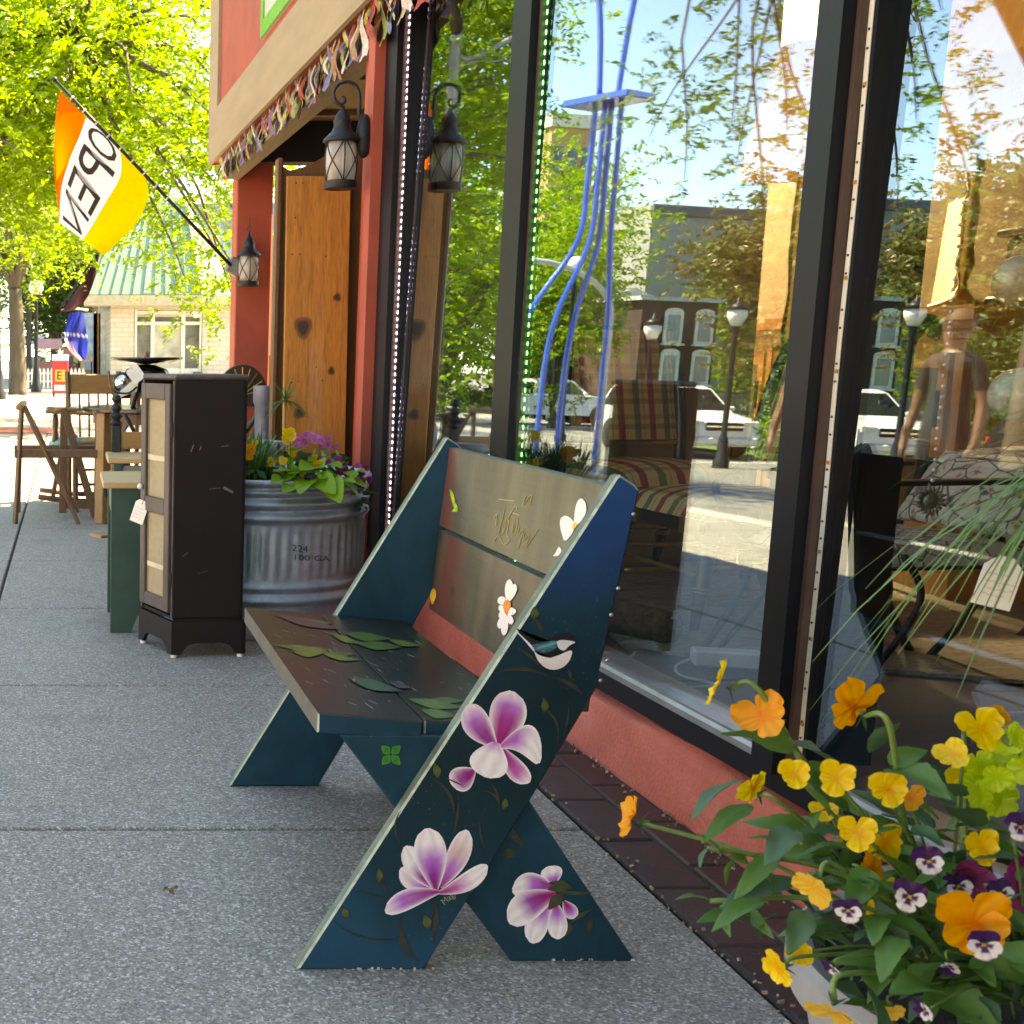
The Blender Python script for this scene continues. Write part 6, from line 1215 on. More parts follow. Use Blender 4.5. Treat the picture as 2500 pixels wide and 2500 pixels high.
# ---- cars
m_tyre = M('tyre', (.018, .018, .019), .8, bmp=.3); m_rim = M('wheel_rim', (.5, .51, .53), .25, .9, var=.2); m_cg = M('car_glass', (.015, .02, .022), .05, var=.3, spec=.9); m_hl = M('headlight', (.75, .76, .74), .1, var=.1); m_chr = M('chrome', (.7, .7, .72), .08, 1); m_tl = M('tail_light', (.4, .02, .02), .2)
def car(label, loc, rz, L, W, side, roof, mat, cat='car', bed=None, name='parked_car'):
    """side: (x, z) outline of the body from front (x=0) to rear; roof: greenhouse outline; built nose to -Y then turned"""
    t = thing(name, label, cat, loc); R = Matrix.Translation(loc) @ Matrix.Rotation(rz, 4, 'Z')
    def mk(q, n, m, par=None, sm=False): q.v = [R @ p for p in q.v]; return q.make(n, m, par or t, smooth=sm, auto=sm)
    def hull(out, w0, w1, tuck):
        q = B(); k = len(out); zs = [z for _, z in out]; zl, zh = min(zs), max(zs); rows_ = []
        for f, yo in ((-1, 0), (-.97, .04), (-.6, .07), (0, .08), (.6, .07), (.97, .04), (1, 0)):
            row = []
            for x, z in out:
                ww = w0+(w1-w0)*((z-zl)/(zh-zl+1e-6))**1.5; e = 1-tuck*(abs(f) > .95)
                row.append(Vector((f*ww/2, (x-L/2)*(1 if abs(f) < .95 else .985)+0*yo, zl+(z-zl)*(1-.02*(abs(f) >= 1)))))
            rows_.append(row)
        for r in rows_: q.v += r; q.c += [(1, 1, 1)]*k
        for i in range(len(rows_)-1):
            for j in range(k): q.f.append([i*k+j, i*k+(j+1) % k, (i+1)*k+(j+1) % k, (i+1)*k+j]); q.mi.append(0)
        q.f.append(list(range(k))[::-1]); q.mi.append(0); q.f.append(list(range((len(rows_)-1)*k, len(rows_)*k))); q.mi.append(0); return q
    mk(hull(side, W, W*.96, .02), 'body', mat, sm=True)
    mk(hull(roof, W*.93, W*.74, .02), 'roof', mat, sm=True)
    xs = [p[0] for p in roof]; zt = max(p[1] for p in roof); zb_ = min(p[1] for p in roof)
    f0, f1 = roof[0], roof[1]; r1, r0 = roof[-2], roof[-1]
    def pane(pts, n): q = B(); q.add(pts, [tuple(range(len(pts)))]); return mk(q, n, m_cg)
    def wz(z): return (W*.93+(W*.74-W*.93)*((z-zb_)/(zt-zb_))**1.5)/2
    a = .1; z0, z1 = zb_+.06, zt-.12; gx = lambda p, q_, z: p[0]+(q_[0]-p[0])*(z-p[1])/(q_[1]-p[1]+1e-6)
    pane([Vector((s*wz(z)*.9, gx(f0, f1, z)-L/2-.015, z)) for s, z in ((-1, z0), (1, z0), (1, z1+.03), (-1, z1+.03))], 'windscreen')
    pane([Vector((s*wz(z)*.88, gx(r0, r1, z)-L/2+.015, z)) for s, z in ((-1, z0), (1, z0), (1, z1), (-1, z1))], 'rear_window')
    n = 2 if (bed is not None) else 3; xa0, xa1, xb0, xb1 = gx(f0, f1, z0)+.15, gx(f0, f1, z1)+.12, gx(r0, r1, z0)-.12, gx(r0, r1, z1)-.1
    for s in (-1, 1):
        for k in range(n):
            u0, u1 = k/n+.015, (k+1)/n-.015; l = lambda z, u: (xa0+(xb0-xa0)*u if z == z0 else xa1+(xb1-xa1)*u)-L/2
            pane([Vector((s*(wz(z)+.012), l(z, u), z)) for z, u in ((z0, u0), (z0, u1), (z1, u1), (z1, u0))], 'side_window')
        for x in (.19*L, .80*L):
            c = Vector((s*(W/2-.08), x-L/2, .36)); q = B(); q.lathe(c, [(.2, -.11), (.33, -.11), (.36, -.07), (.36, .07), (.33, .11), (.2, .11)], 24, Matrix.Rotation(pi/2, 3, 'Y')); wo = mk(q, 'tyre', m_tyre, sm=True)
            q = B(); q.lathe(c, [(.0, .1*s), (.06, .1*s), (.08, .07*s), (.2, .1*s), (.23, .11*s)], 20, Matrix.Rotation(pi/2, 3, 'Y')); mk(q, 'rim', m_rim, wo, True)
            q = B(); q.lathe(Vector((s*(W/2-.0), x-L/2, .38)), [(.0, 0), (.42, 0), (.43, .004)], 24, Matrix.Rotation(pi/2, 3, 'Y')); mk(q, 'wheel_arch', m_tyre)
        q = B(); q.box((s*W*.36, -L/2+.06, .86 if zt > 1.5 else .68), (W*.2, .14, .17), (0, 0, -s*.25), ch=.03); mk(q, 'headlight', m_hl)
        q = B(); q.box((s*W*.45, L/2-.04, .95), (.12, .08, .3), ch=.02); mk(q, 'tail_light', m_tl)
        q = B(); q.box((s*(W/2+.07), gx(f0, f1, z0)-L/2+.28, zb_+.1), (.2, .1, .13), ch=.04); mk(q, 'mirror', mat)
        q = B(); q.box((s*(W/2+.005), -L/2+.47*L, .82), (.02, .12, .03)); mk(q, 'handle', m_chr)
    q = B(); q.box((0, -L/2-.01, .8 if zt > 1.5 else .6), (W*.5, .06, .2), ch=.02); mk(q, 'grille', m_tyre); q = B(); q.box((0, -L/2-.045, .8 if zt > 1.5 else .6), (W*.5, .03, .04)); mk(q, 'grille_bar', m_chr)
    q = B(); q.box((0, -L/2-.02, .45), (W*.92, .16, .2), ch=.05); mk(q, 'bumper', mat); q = B(); q.box((0, L/2+.02, .5), (W*.92, .14, .2), ch=.05); mk(q, 'bumper', mat)
    if bed: q = B(); q.box((0, bed[0]-L/2, bed[1]), (W*.84, bed[2], .04)); mk(q, 'load_bed', m_tyre)
    return t
m_cw = M('white_car_paint', (.78, .78, .78), .25, var=.02, coat=.8); m_cb = M('black_car_paint', (.006, .007, .008), .35, var=.1, spec=.3); m_cr = M('red_car_paint', (.25, .02, .03), .25, coat=.8, var=.1)
suv_s = [(0, .32), (-.02, .62), (.03, .88), (.35, 1.0), (1.25, 1.12), (1.3, 1.14), (4.6, 1.14), (4.75, .95), (4.78, .5), (4.7, .32)]; suv_r = [(1.12, 1.1), (1.95, 1.68), (2.3, 1.76), (4.1, 1.76), (4.35, 1.68), (4.72, 1.1)]
car('white SUV parked nose forward on the far side of the road', (-18.1, 29.1, -.94), .14, 4.78, 1.86, suv_s, suv_r, m_cw, 'SUV')
car('black SUV parked behind the white SUV on the far side of the road', (-13.2, 15.6, -.87), -.03, 4.7, 1.84, suv_s, suv_r, m_cb, 'SUV')
car('white pickup truck crossing the parking lot', (-23.4, 43.7, -.94), -pi/2+.12, 5.7, 1.95, [(0, .4), (-.02, .75), (.05, 1.0), (.4, 1.08), (1.55, 1.16), (5.6, 1.16), (5.7, 1.1), (5.7, .5), (5.6, .42)], [(1.45, 1.14), (2.1, 1.68), (2.35, 1.75), (3.4, 1.75), (3.6, 1.68), (3.72, 1.14)], m_cw, 'pickup', (4.65, 1.165, 1.7), 'pickup_truck')
car('red car parked at the back of the lot beside the pickup', (-26.6, 47.6, -.94), .3, 4.5, 1.75, [(0, .3), (0, .55), (.1, .72), (1.2, .88), (4.3, .92), (4.48, .75), (4.5, .4), (4.4, .3)], [(1.1, .86), (1.9, 1.32), (2.3, 1.4), (3.3, 1.4), (3.6, 1.32), (4.3, .9)], m_cr)
# ---- houses across the road
BH = thing('brick_house', 'brown brick house darkened for its shaded front, with white arched windows, across the road', 'house', (-28, 52, -.94)); m_dbr = M('shaded_brown_brick', (.05, .027, .02), .85, var=.3, scale=1.5, bmp=.4, bs=9)  # brick darkened: the shade on the front is put into its colour
hx0, hx1, hy, hz = -31.5, -28.1, 45.0, 4.0
q = B(); q.box(((hx0+hx1)/2, hy+4, (hz-.94)/2), (hx1-hx0, 8, hz+.94)); q.make('wall', m_dbr, BH); q = B(); q.box(((hx0+hx1)/2, hy+4, hz+.08), (hx1-hx0+.5, 8.5, .16)); q.slab([(hx0+.2, hy+3, hz+.16), (hx1-.2, hy+3, hz+.16), ((hx0+hx1)/2, hy+3, hz+.7)], 4, (0, 1, 0)); q.make('roof', M('pale_roof', (.42, .42, .42), .8), BH)
for x in (-30.9, -29.5):
    for z in (1.35, 2.95):
        pts = [(x-.42, hy-.03, z-.6), (x+.42, hy-.03, z-.6)]+[(x+.42*cos(a), hy-.03, z+.62+.18*sin(a)) for a in np.linspace(0, pi, 8)]; q = B(); q.slab(pts, .06, (0, -1, 0)); wo = q.make('window', m_wf, BH); q = B(); q.box((x, hy-.1, z+.02), (.55, .02, 1.0)); q.make('pane', M('window_dark', (.1, .12, .13), .1), wo); q = B(); q.box((x, hy-.12, z-.64), (1.0, .16, .08)); q.make('sill', m_wf, wo)
GH = thing('grey_hall', 'big plain grey hall with long parapet behind the brick house', 'building', (-40, 70, -.94)); q = B(); q.box((-44.6, 67, 4.7), (8.3, 9, 11.3)); q.make('wall', M('grey_render', (.3, .29, .27), .85, var=.06, scale=.4), GH); q = B(); q.box((-44.6, 62.4, 10.0), (8.5, .3, .5)); q.make('parapet', M('dark_parapet', (.1, .11, .12), .8), GH)
TBd = thing('tan_building', 'distant tan block with cream cornice and three rows of windows', 'building', (-48, 98, -.94)); q = B(); q.box((-53.3, 95.4, 9.7), (3.8, 8, 21.3)); q.make('wall', M('tan_brick', (.5, .27, .13), .85), TBd); q = B(); q.box((-53.3, 95.4, 20.5), (4.3, 8.6, 1.0)); q.make('cornice', M('cream_stone', (.65, .58, .45), .8), TBd)
for i in range(3):
    for z in (17.6, 13.5, 9.5): q = B(); q.box((-54.5+i*1.2, 91.35, z), (.7, .12, 1.9)); q.make('window', M('window_dark', (.1, .12, .13), .1), TBd)
RB = thing('red_brick_building', 'low red brick building with white posts beyond the hedge', 'building', (-16, 66, -.94)); q = B(); q.box((-13.5, 70, 1.2), (13, 6, 4.4)); q.make('wall', M('red_brick', (.36, .12, .07), .85, var=.2, scale=2), RB)
for k in range(6): q = B(); q.box((-19+k*2.2, 66.8, .8), (.3, .3, 3.4)); q.make('post', m_wh, RB)
# iron fence on the lawn
IF = thing('iron_fence', 'black iron fence along the lawn across the road', 'fence', (-30, 41, -.94)); q = B()
for z in (-.2, .5): q.tube([(-27.2, 44.5, z), (-36, 36.5, z)], .03, 5)
q.make('rail', m_pole, IF)
for k in range(40): p = Vector((-27.2, 44.5, 0)).lerp(Vector((-36, 36.5, 0)), k/39); q = B(); q.tube([(p.x, p.y, -.94), (p.x, p.y, .62)], .018, 4); q.make('picket', m_pole, IF)
# ---- blue tubular sculpture on the kerb, white arch
m_blue = M('blue_gloss', (.01, .10, .5), .18, .2, var=.15, coat=.8); SCU = thing('blue_sculpture', 'tall blue tubular sculpture with bent legs under a small square plate', 'sculpture', (-3.3, 10.85, -.16)); pc = Vector((-3.5, 10.82, 3.45))
q = B(); q.box(pc, (.62, .5, .06), (.06, .03, 1.1), ch=.01); q.make('plate', m_blue, SCU)
for dx, dy, fx_, fy in ((.2, .05, .45, .1), (.07, .0, .33, .02), (-.06, .0, .28, -.03), (-.2, -.04, .1, -.1)):
    k = .5; q = B(); q.tube(smoothpts([pc+Vector((dx*.5, dy, -.03)), pc+Vector((dx*.55, dy, -.7)), pc+Vector((dx*.7+.02, dy, -1.25)), pc+Vector((dx+fx_*.75, dy+fy*.6, -1.9)), pc+Vector((dx+fx_*1.0, dy+fy, -2.5)), Vector((pc.x+dx+fx_*1.0, pc.y+dy+fy*1.05, -.17))], 8), .026, 8); q.make('leg', m_blue, SCU, smooth=True)
for dx, tx_ in ((.1, .3), (-.08, -.26)): q = B(); q.tube(smoothpts([pc+Vector((dx, 0, .03)), pc+Vector((dx*1.2+tx_*.15, 0, .7)), pc+Vector((dx+tx_*.7, .02, 1.5)), pc+Vector((dx+tx_*1.1, .02, 2.6))], 6), .026, 8); q.make('arm', m_blue, SCU, smooth=True)
AR = thing('white_arch', 'pale white arched hoop standing on two posts at the kerb', 'arch', (-3.7, 12.2, -.2)); q = B(); ac = Vector((-3.68, 12.22, 1.62))
pts = [ac+Vector((-1.0*cos(a), .02*cos(a), .53*sin(a))) for a in np.linspace(0, pi, 24)]; q.tube([pts[0]-Vector((0, 0, 1.86))]+pts+[pts[-1]-Vector((0, 0, 1.72))], .03, 8); q.make('hoop', M('mint_white', (.4, .48, .42), .5, var=.05), AR, smooth=True)
# ---- the bystander at the kerb, seen only in the glass
def person(label, base, rz):
    t = thing('person', label, 'person', base); bm_v = [(0, 0, .84), (0, 0, 1.02), (0, 0, 1.2), (0, 0, 1.33), (0, -.01, 1.40), (0, -.015, 1.45), (0, -.02, 1.55)]; ed = [(i, i+1) for i in range(6)]; rad = [.13, .12, .135, .10, .05, .075, .085]
    def chain(start, pts, rs):
        prev = start
        for p, r in zip(pts, rs): bm_v.append(p); rad.append(r); ed.append((prev, len(bm_v)-1)); prev = len(bm_v)-1
        return prev
    for s in (-1, 1):
        chain(0, [(s*.09, 0, .80), (s*.1, -.02, .45), (s*.1, .02, .09), (s*.1, -.06, .04), (s*.105, -.14, .035)], [.095, .065, .045, .04, .035])
        e = chain(3, [(s*.15, 0, 1.31), (s*.2, .02, 1.06), (s*.22, -.04, .84), (s*.22, -.06, .77)], [.06, .045, .034, .034])
        for k in range(4): chain(e, [(s*.22+(k-1.5)*.003, -.085+.018*k, .70), (s*.215, -.085+.016*k+.01, .655-.004*abs(k-1.5))], [.010, .008])
        chain(e, [(s*.20, -.105, .735), (s*.195, -.11, .70)], [.011, .009])
    me = bpy.data.meshes.new('body'); me.from_pydata(bm_v, ed, []); o = bpy.data.objects.new('body', me); COL.objects.link(o)
    o.modifiers.new('s', 'SKIN'); sv = me.skin_vertices[0].data
    for k, r in enumerate(rad): sv[k].radius = (r, r*.85)
    sv[0].use_root = True; o.modifiers.new('d', 'SUBSURF').levels = 2
    m2 = bpy.data.meshes.new_from_object(o.evaluated_get(bpy.context.evaluated_depsgraph_get())); bpy.data.objects.remove(o)
    m2.materials.append(M('shaded_skin', (.2, .1, .065), .5)); m2.materials.append(M('dark_tee', (.012, .022, .03), .9)); m2.materials.append(M('dark_trousers', (.02, .02, .025), .9))  # skin and clothes darkened, shade is put into their colours
    for p in m2.polygons:
        z, x = p.center.z, abs(p.center.x); p.material_index = 2 if z < .86 and x < .17 else (1 if z < 1.38 and (x < .165 or z > 1.14) else 0); p.use_smooth = True
    m2.name = 'body'; o = bpy.data.objects.new('body', m2); link(o, t); o.matrix_basis = Matrix.Translation(base) @ Matrix.Rotation(rz, 4, 'Z')
    R = Matrix.Translation(base) @ Matrix.Rotation(rz, 4, 'Z'); q = B(); q.ball((0, .005, 1.565), .1, 14, (.86, 1, 1)); q.v = [R @ p for p in q.v if True]; q.make('hair', M('brown_hair', (.06, .035, .02), .7), t, smooth=True)
    q = B(); q.ball((0, -.1, 1.53), .014, 8, (.8, 1, 1.4)); 
    for s in (-1, 1): q.ball((s*.032, -.088, 1.56), .011, 8); q.ball((s*.085, 0, 1.54), .018, 8, (.5, 1, 1.5))
    q.box((0, -.092, 1.495), (.045, .01, .01), ch=.003); q.v = [R @ p for p in q.v]; q.make('face', M('skin_shade', (.38, .18, .13), .5), t, smooth=True)
person('person in dark T-shirt standing at the kerb, mirrored in the window', (-3.3, 7.8, -.17), 1.2)

# ---- unseen buildings, canopy and trees added behind the viewpoint to cut sky light
NBd = thing('added_neighbour', 'unseen brick block added behind the viewpoint to cut sky light', 'building', (5, -20, 0)); q = B(); q.box((6.2, -24.5, 3.2), (9, 40, 6.4)); q.make('wall', MC['red_brick'], NBd); q = B(); q.box((1.0, -24.5, 2.9), (1.3, 40, .12), (0, .1, 0)); q.make('added_canopy', MC['tan_paint'], NBd)
OR = thing('added_opposite_row', 'unseen long block added across the road behind the viewpoint to cut sky light', 'building', (-34, -20, -.94)); q = B(); q.box((-33, -28, 3), (9, 70, 8)); q.make('wall', MC['salmon_brick'], OR)
tree('unseen kerb tree added behind the viewpoint to darken faces turned that way', (-1.9, -4.8, 0), 5, (4.4, 4.2, 2.6), 110, 40, .4, 6, .16, .6, m_lo2, 41, .15, cr=.5, group='honey locust trees along the kerb')
tree('second unseen kerb tree added further behind the viewpoint for its shade', (-1.9, -12, 0), 5.4, (4.6, 5, 3), 90, 36, .4, 5, .2, .6, m_lo2, 42, .16, cr=.55, group='honey locust trees along the kerb')
# ================================================================ INSIDE THE SHOP WINDOW
FZ = .13
m_plaid, g, b = newmat('plaid_fabric'); tcp = g.add('ShaderNodeUVMap'); sp_ = g.add('ShaderNodeSeparateXYZ'); g.l(tcp.outputs[0], sp_.inputs[0])
def bands(src, per, stops):
    m_ = g.add('ShaderNodeMath', _operation='MULTIPLY'); g.l(src, m_.inputs[0]); m_.inputs[1].default_value = 1/per; f = g.add('ShaderNodeMath', _operation='FRACT'); g.l(m_.outputs[0], f.inputs[0])
    o = ramp(g, f.outputs[0], stops); o.node.color_ramp.interpolation = 'CONSTANT'; return o
cream, red_, grn, gold = (.55, .42, .2), (.3, .03, .03), (.12, .15, .06), (.45, .28, .07)
cu_ = bands(sp_.outputs[0], .155, [(0, cream), (.14, grn), (.34, cream), (.44, gold), (.5, cream), (.64, red_), (.84, cream)]); cv_ = bands(sp_.outputs[1], .115, [(0, (1, 1, 1)), (.4, (.62, .5, .32)), (.62, (1, 1, 1)), (.8, (.75, .6, .45))])
c = mixc(g, .85, cu_, cv_, 'MULTIPLY'); c = mixc(g, .15, c, ramp(g, noise(g, 220, 2), [(.3, (.1, .1, .1)), (.7, (1, 1, 1))]), 'OVERLAY'); g.l(c, b.inputs['Base Color']); b.inputs['Roughness'].default_value = .85
m_cblk = M('chair_black', (.012, .011, .011), .3, coat=.3); m_gold = M('gilt', (.6, .4, .12), .28, .9, var=.2, scale=20)
def uvgrid(P, nu, nv, su, sv, name, mat, parent):
    q = B(); q.grid(P, nu, nv); o = q.make(name, mat, parent, smooth=True); uv = o.data.uv_layers.new(name='UVMap'); w_ = nu+1
    for l in o.data.loops: i = l.vertex_index; uv.data[l.index].uv = ((i % w_)/nu*su, (i//w_)/nv*sv)
    return o
def plaid_chair(label, base, rz, zs=.5):
    t = thing('plaid_armchair', label, 'chair', base, 'plaid chairs in the shop window'); R = Matrix.Translation(base) @ Matrix.Rotation(rz, 4, 'Z'); T = lambda x, y, z: R @ Vector((x, y, z))
    W, D = .56, .54
    uvgrid(lambda u, v: T((u-.5)*W*(1.0-.04*abs(v-.5)), (v-.5)*D, zs-.05+.085*(max(0, 1-(2*abs(u-.5))**4)*max(0, 1-(2*abs(v-.5))**4))**.5), 20, 20, W, D, 'seat', m_plaid, t)
    uvgrid(lambda u, v: T((u-.5)*W*.94, D*.46+.12*v*v+.03*sin(pi*v)-.05*sin(pi*u)-.0, zs+.1+.46*v), 18, 18, W, .5, 'back', m_plaid, t)
    uvgrid(lambda u, v: T((.5-u)*W*.94, D*.46+.06+.12*v*v+.03*sin(pi*v), zs+.1+.46*v), 18, 18, W, .5, 'back_lining', m_plaid, t)
    def tb(pts, r, n, m, par=t): q = B(); q.tube(smoothpts([T(*p) for p in pts], 6), r, 8); return q.make(n, m, t, smooth=True)
    for s in (-1, 1):
        tb([(s*W*.49, D*.45, zs-.04), (s*W*.5, D*.5, zs+.2), (s*W*.5, D*.62, zs+.45), (s*W*.5, D*.78, zs+.6), (s*W*.5, D*.86, zs+.585), (s*W*.5, D*.85, zs+.55)], [.024]*20+[.02]*11, 'scroll_stile', m_cblk)
        q = B(); q.lathe(T(s*W*.43, -D*.43, FZ+.0)*0+Vector((0, 0, 0)), [(0, 0)]*2, 3) if False else None
        for yy, dx, dy in ((-D*.43, s*.02, -.05), (D*.43, s*.02, .14)):
            a, bb = T(s*W*.45, yy, zs-.09), T(s*W*.45+dx, yy+dy, 0); bb.z = FZ
            lg = B(); lg.tube([a, a.lerp(bb, .3), a.lerp(bb, .5), a.lerp(bb, .8), bb], [.026, .027, .024, .02, .014], 10); lo_ = lg.make('leg', m_cblk, t, smooth=True)
            for f in (.12, .16, .55, .58): rg_ = B(); rg_.tube([a.lerp(bb, f-.006), a.lerp(bb, f), a.lerp(bb, f+.006)], [.027, .031, .027], 10); rg_.make('gilt_ring', m_gold, lo_, smooth=True)
        tb([(s*W*.44, -D*.44, .26), (s*W*.44, D*.5, .26)], .009, 'stretcher', m_gold)
    for yy in (-D*.44, D*.48): tb([(-W*.44, yy, .32), (W*.44, yy, .32)], .009, 'stretcher', m_gold)
    q = B(); q.box((0, 0, zs-.075), (W*.98, D*.98, .05), ch=.008); q.v = [R @ p for p in q.v]; q.make('seat_frame', m_cblk, t)
    for s in (-1, 1):
        q = B(); q.box((s*W*.33, -D*.5, zs-.075), (.1, .01, .055)); q.v = [R @ p for p in q.v]; q.make('gilt_mount', m_gold, t)
    tb([(-W*.5, D*.46, zs+.085), (W*.5, D*.46, zs+.085)], .012, 'lower_rail', m_gold); tb([(-W*.5, D*.72, zs+.57), (W*.5, D*.72, zs+.57)], .014, 'top_rail', m_cblk)
    return t
plaid_chair('plaid chair facing the pavement with gilt ringed black legs, nearest the window', (2.33, 4.3, 0), -pi/2+.1, .56)
plaid_chair('plaid chair with upright striped back further inside, left of the nearest one', (2.36, 5.0, 0), .08, .6)
q = B(); q.box((2.32, 5.28, .95), (.1, .01, .05), (0, 0, .1)); q.make('sale_card', M('white_card', (.8, .8, .8), .6)); prop(bpy.data.objects['sale_card'], 'small white sale card stuck on the plaid chair back', 'card')
# carved oak dresser
m_od = wood('dresser_oak', (.3, .11, .03), (.66, .29, .085), .38, 2, 2.4, .25); DR = thing('oak_dresser', 'long carved oak dresser with dark glass doors at the back of the window', 'dresser', (3.7, 5.8, FZ))
d0_, d1_ = Vector((3.32, 4.55, 0)), Vector((3.78, 7.6, 0)); dl = (d1_-d0_).length; dx_ = (d1_-d0_)/dl; dn_ = Vector((dx_.y, -dx_.x, 0)); zt = 1.235
def dp(a, o, z): return d0_+dx_*a+dn_*o+Vector((0, 0, z))
def dbox(q, a0, a1, o0, o1, z0, z1): q.slab([dp(a0, o0, z0), dp(a1, o0, z0), dp(a1, o1, z0), dp(a0, o1, z0)], z1-z0, (0, 0, 1))
q = B(); dbox(q, 0, dl, .0, .55, FZ+.14, zt-.12); q.make('carcass', m_od, DR); q = B(); dbox(q, -.03, dl+.03, -.03, .58, FZ, FZ+.139); q.make('plinth', m_od, DR)
for k, (o, z0, z1) in enumerate(((.02, zt-.12, zt-.085), (.035, zt-.0845, zt-.055), (.06, zt-.0545, zt))): q = B(); dbox(q, -o, dl+o, -o, .55+o, z0, z1); q.make('cornice', m_od, DR)
for k in range(5):
    a = .14+k*.58; q = B()
    for a0, a1, z0, z1 in ((a, a+.07, FZ+.2, zt-.16), (a+.43, a+.5, FZ+.2, zt-.16), (a+.0705, a+.4295, FZ+.2, FZ+.3), (a+.0705, a+.4295, zt-.23, zt-.16)): dbox(q, a0, a1, -.022, -.001, z0, z1)
    do_ = q.make('door', m_od, DR); q = B(); dbox(q, a+.07, a+.43, -.008, -.002, FZ+.3, zt-.23); q.make('door_glass', M('dark_glass', (.01, .01, .012), .06, spec=.8), do_); q = B(); q.tube([dp(a+.03, -.035, .78), dp(a+.03, -.035, .92)], .009, 6); q.make('handle', m_cblk, do_)
for k in range(6): q = B(); dbox(q, .03+k*.58, .09+k*.58, -.028, -.001, FZ+.15, zt-.13); q.make('pilaster', m_od, DR)
q = B(); dbox(q, .001, .0, 0, 0, 0, 0); q = B(); q.slab([d0_+Vector((.06, -.02, FZ+.25)), d0_+dn_*.5+Vector((.0, -.02, FZ+.25)), d0_+dn_*.5+Vector((0, -.02, zt-.2)), d0_+Vector((.06, -.02, zt-.2))], .012, (0, 1, 0)); q.make('side_panel', m_od, DR)
CL = thing('mantel_clock', 'brown wooden mantel clock case on the oak dresser', 'clock', dp(.18, .3, zt)); q = B(); c = dp(.18, .3, zt); q.box(c+Vector((0, 0, .02)), (.26, .3, .04), (0, 0, -.15), ch=.008); q.box(c+Vector((0, 0, .15)), (.2, .22, .22), (0, 0, -.15), ch=.02); q.box(c+Vector((0, 0, .275)), (.24, .27, .03), (0, 0, -.15), ch=.008); q.make('case', M('walnut', (.035, .018, .012), .4), CL)
q = B(); q.lathe(c+Vector((-.104, -.01, .16)), [(0, .004), (.07, .004), (.075, 0)], 24, Matrix.Rotation(-pi/2, 3, 'Y')); q.make('dial', M('cream_dial', (.6, .55, .42), .4), CL)
MR = thing('standing_mirror', 'small framed mirror leaning on the oak dresser, full of green reflection', 'mirror', dp(.75, .3, zt)); c = dp(.8, .25, zt+.24); a_ = Vector((.35, .93, 0)); q = B(); q.slab([c-a_*.14-Vector((0, 0, .22)), c+a_*.14-Vector((0, 0, .22)), c+a_*.14+Vector((.03, 0, .22)), c-a_*.14+Vector((.03, 0, .22))], .012, (.9, -.3, 0)); q.make('glass', M('mirror', (.9, .95, .9), .02, 1, var=.01), MR)
# lamps with pleated shades
m_shade, g, b = newmat('pleated_shade'); g.l(ramp(g, noise(g, 3, 3), [(.3, (.3, .11, .01)), (.7, (.45, .19, .025))]), b.inputs['Base Color']); b.inputs['Roughness'].default_value = .8; b.inputs['Emission Color'].default_value = (1, .42, .09, 1); b.inputs['Emission Strength'].default_value = .05
m_brass = M('brass', (.35, .22, .06), .35, .8)
def shade_lamp(label, c, zb, h, r0, r1, foot):
    t = thing('shaded_lamp', label, 'lamp', (c[0], c[1], foot), 'lamps with orange pleated shades'); q = B(); n = 120; c = Vector((c[0], c[1], zb))
    q.grid(lambda u, v: c+Vector(((r0+(r1-r0)*v)*(1+.018*cos(60*2*pi*u))*cos(2*pi*u), (r0+(r1-r0)*v)*(1+.018*cos(60*2*pi*u))*sin(2*pi*u), h*v)), 360, 3); q.make('shade', m_shade, t, smooth=True)
    q = B(); z0 = foot; L = zb+h*.6-z0; q.lathe((c.x, c.y, z0), [(.11, 0), (.11, .015), (.04, .04), (.018, .08)]+[(.014+.02*abs(sin(k*1.3)), .1+(L-.1)*k/12) for k in range(12)]+[(.012, L)], 16); q.make('stand', m_brass, t, smooth=True)
    return t
shade_lamp('brass lamp with wide orange pleated shade standing on the oak dresser', (3.52, 4.95), 1.86, .55, .27, .14, zt)
shade_lamp('nearest orange pleated lampshade at the upper right of the window', (2.42, 2.95), 1.72, .6, .34, .16, FZ)
shade_lamp('orange pleated lampshade behind the nearest window post', (3.0, 5.2), 1.78, .5, .24, .13, FZ)
for x, y, lab in ((3.35, 8.3, 'left oval ceiling light glowing warm deep inside the shop'), (3.75, 8.1, 'right oval ceiling light glowing warm deep inside the shop')):
    t = thing('ceiling_light', lab, 'ceiling light', (x, y, 3.0)); q = B(); q.lathe((x, y, 2.94), [(0, 0), (.13, .005), (.15, .02)], 24); q.make('diffuser', M('warm_light', (1, .72, .4), .5, emis=4), t); q = B(); q.lathe((x, y, 2.94), [(.15, .018), (.17, .02), (.17, .06)], 24); q.make('trim', m_wh, t)
# brass side table
BTb = thing('brass_table', 'small brass framed side table between the plaid chairs', 'table', (3.02, 5.0, FZ))
for sx in (-.22, .22):
    for sy in (-.22, .22): q = B(); q.tube([(3.02+sx, 5.0+sy, FZ), (3.02+sx, 5.0+sy, .69)], .012, 8); q.make('leg', m_gold, BTb)
q = B(); q.box((3.02, 5.0, .7), (.5, .5, .02), ch=.005); q.make('top', M('table_glass', (.12, .13, .12), .08), BTb); q = B(); q.box((3.02, 5.0, .685), (.49, .49, .009)); q.make('frame', m_gold, BTb)
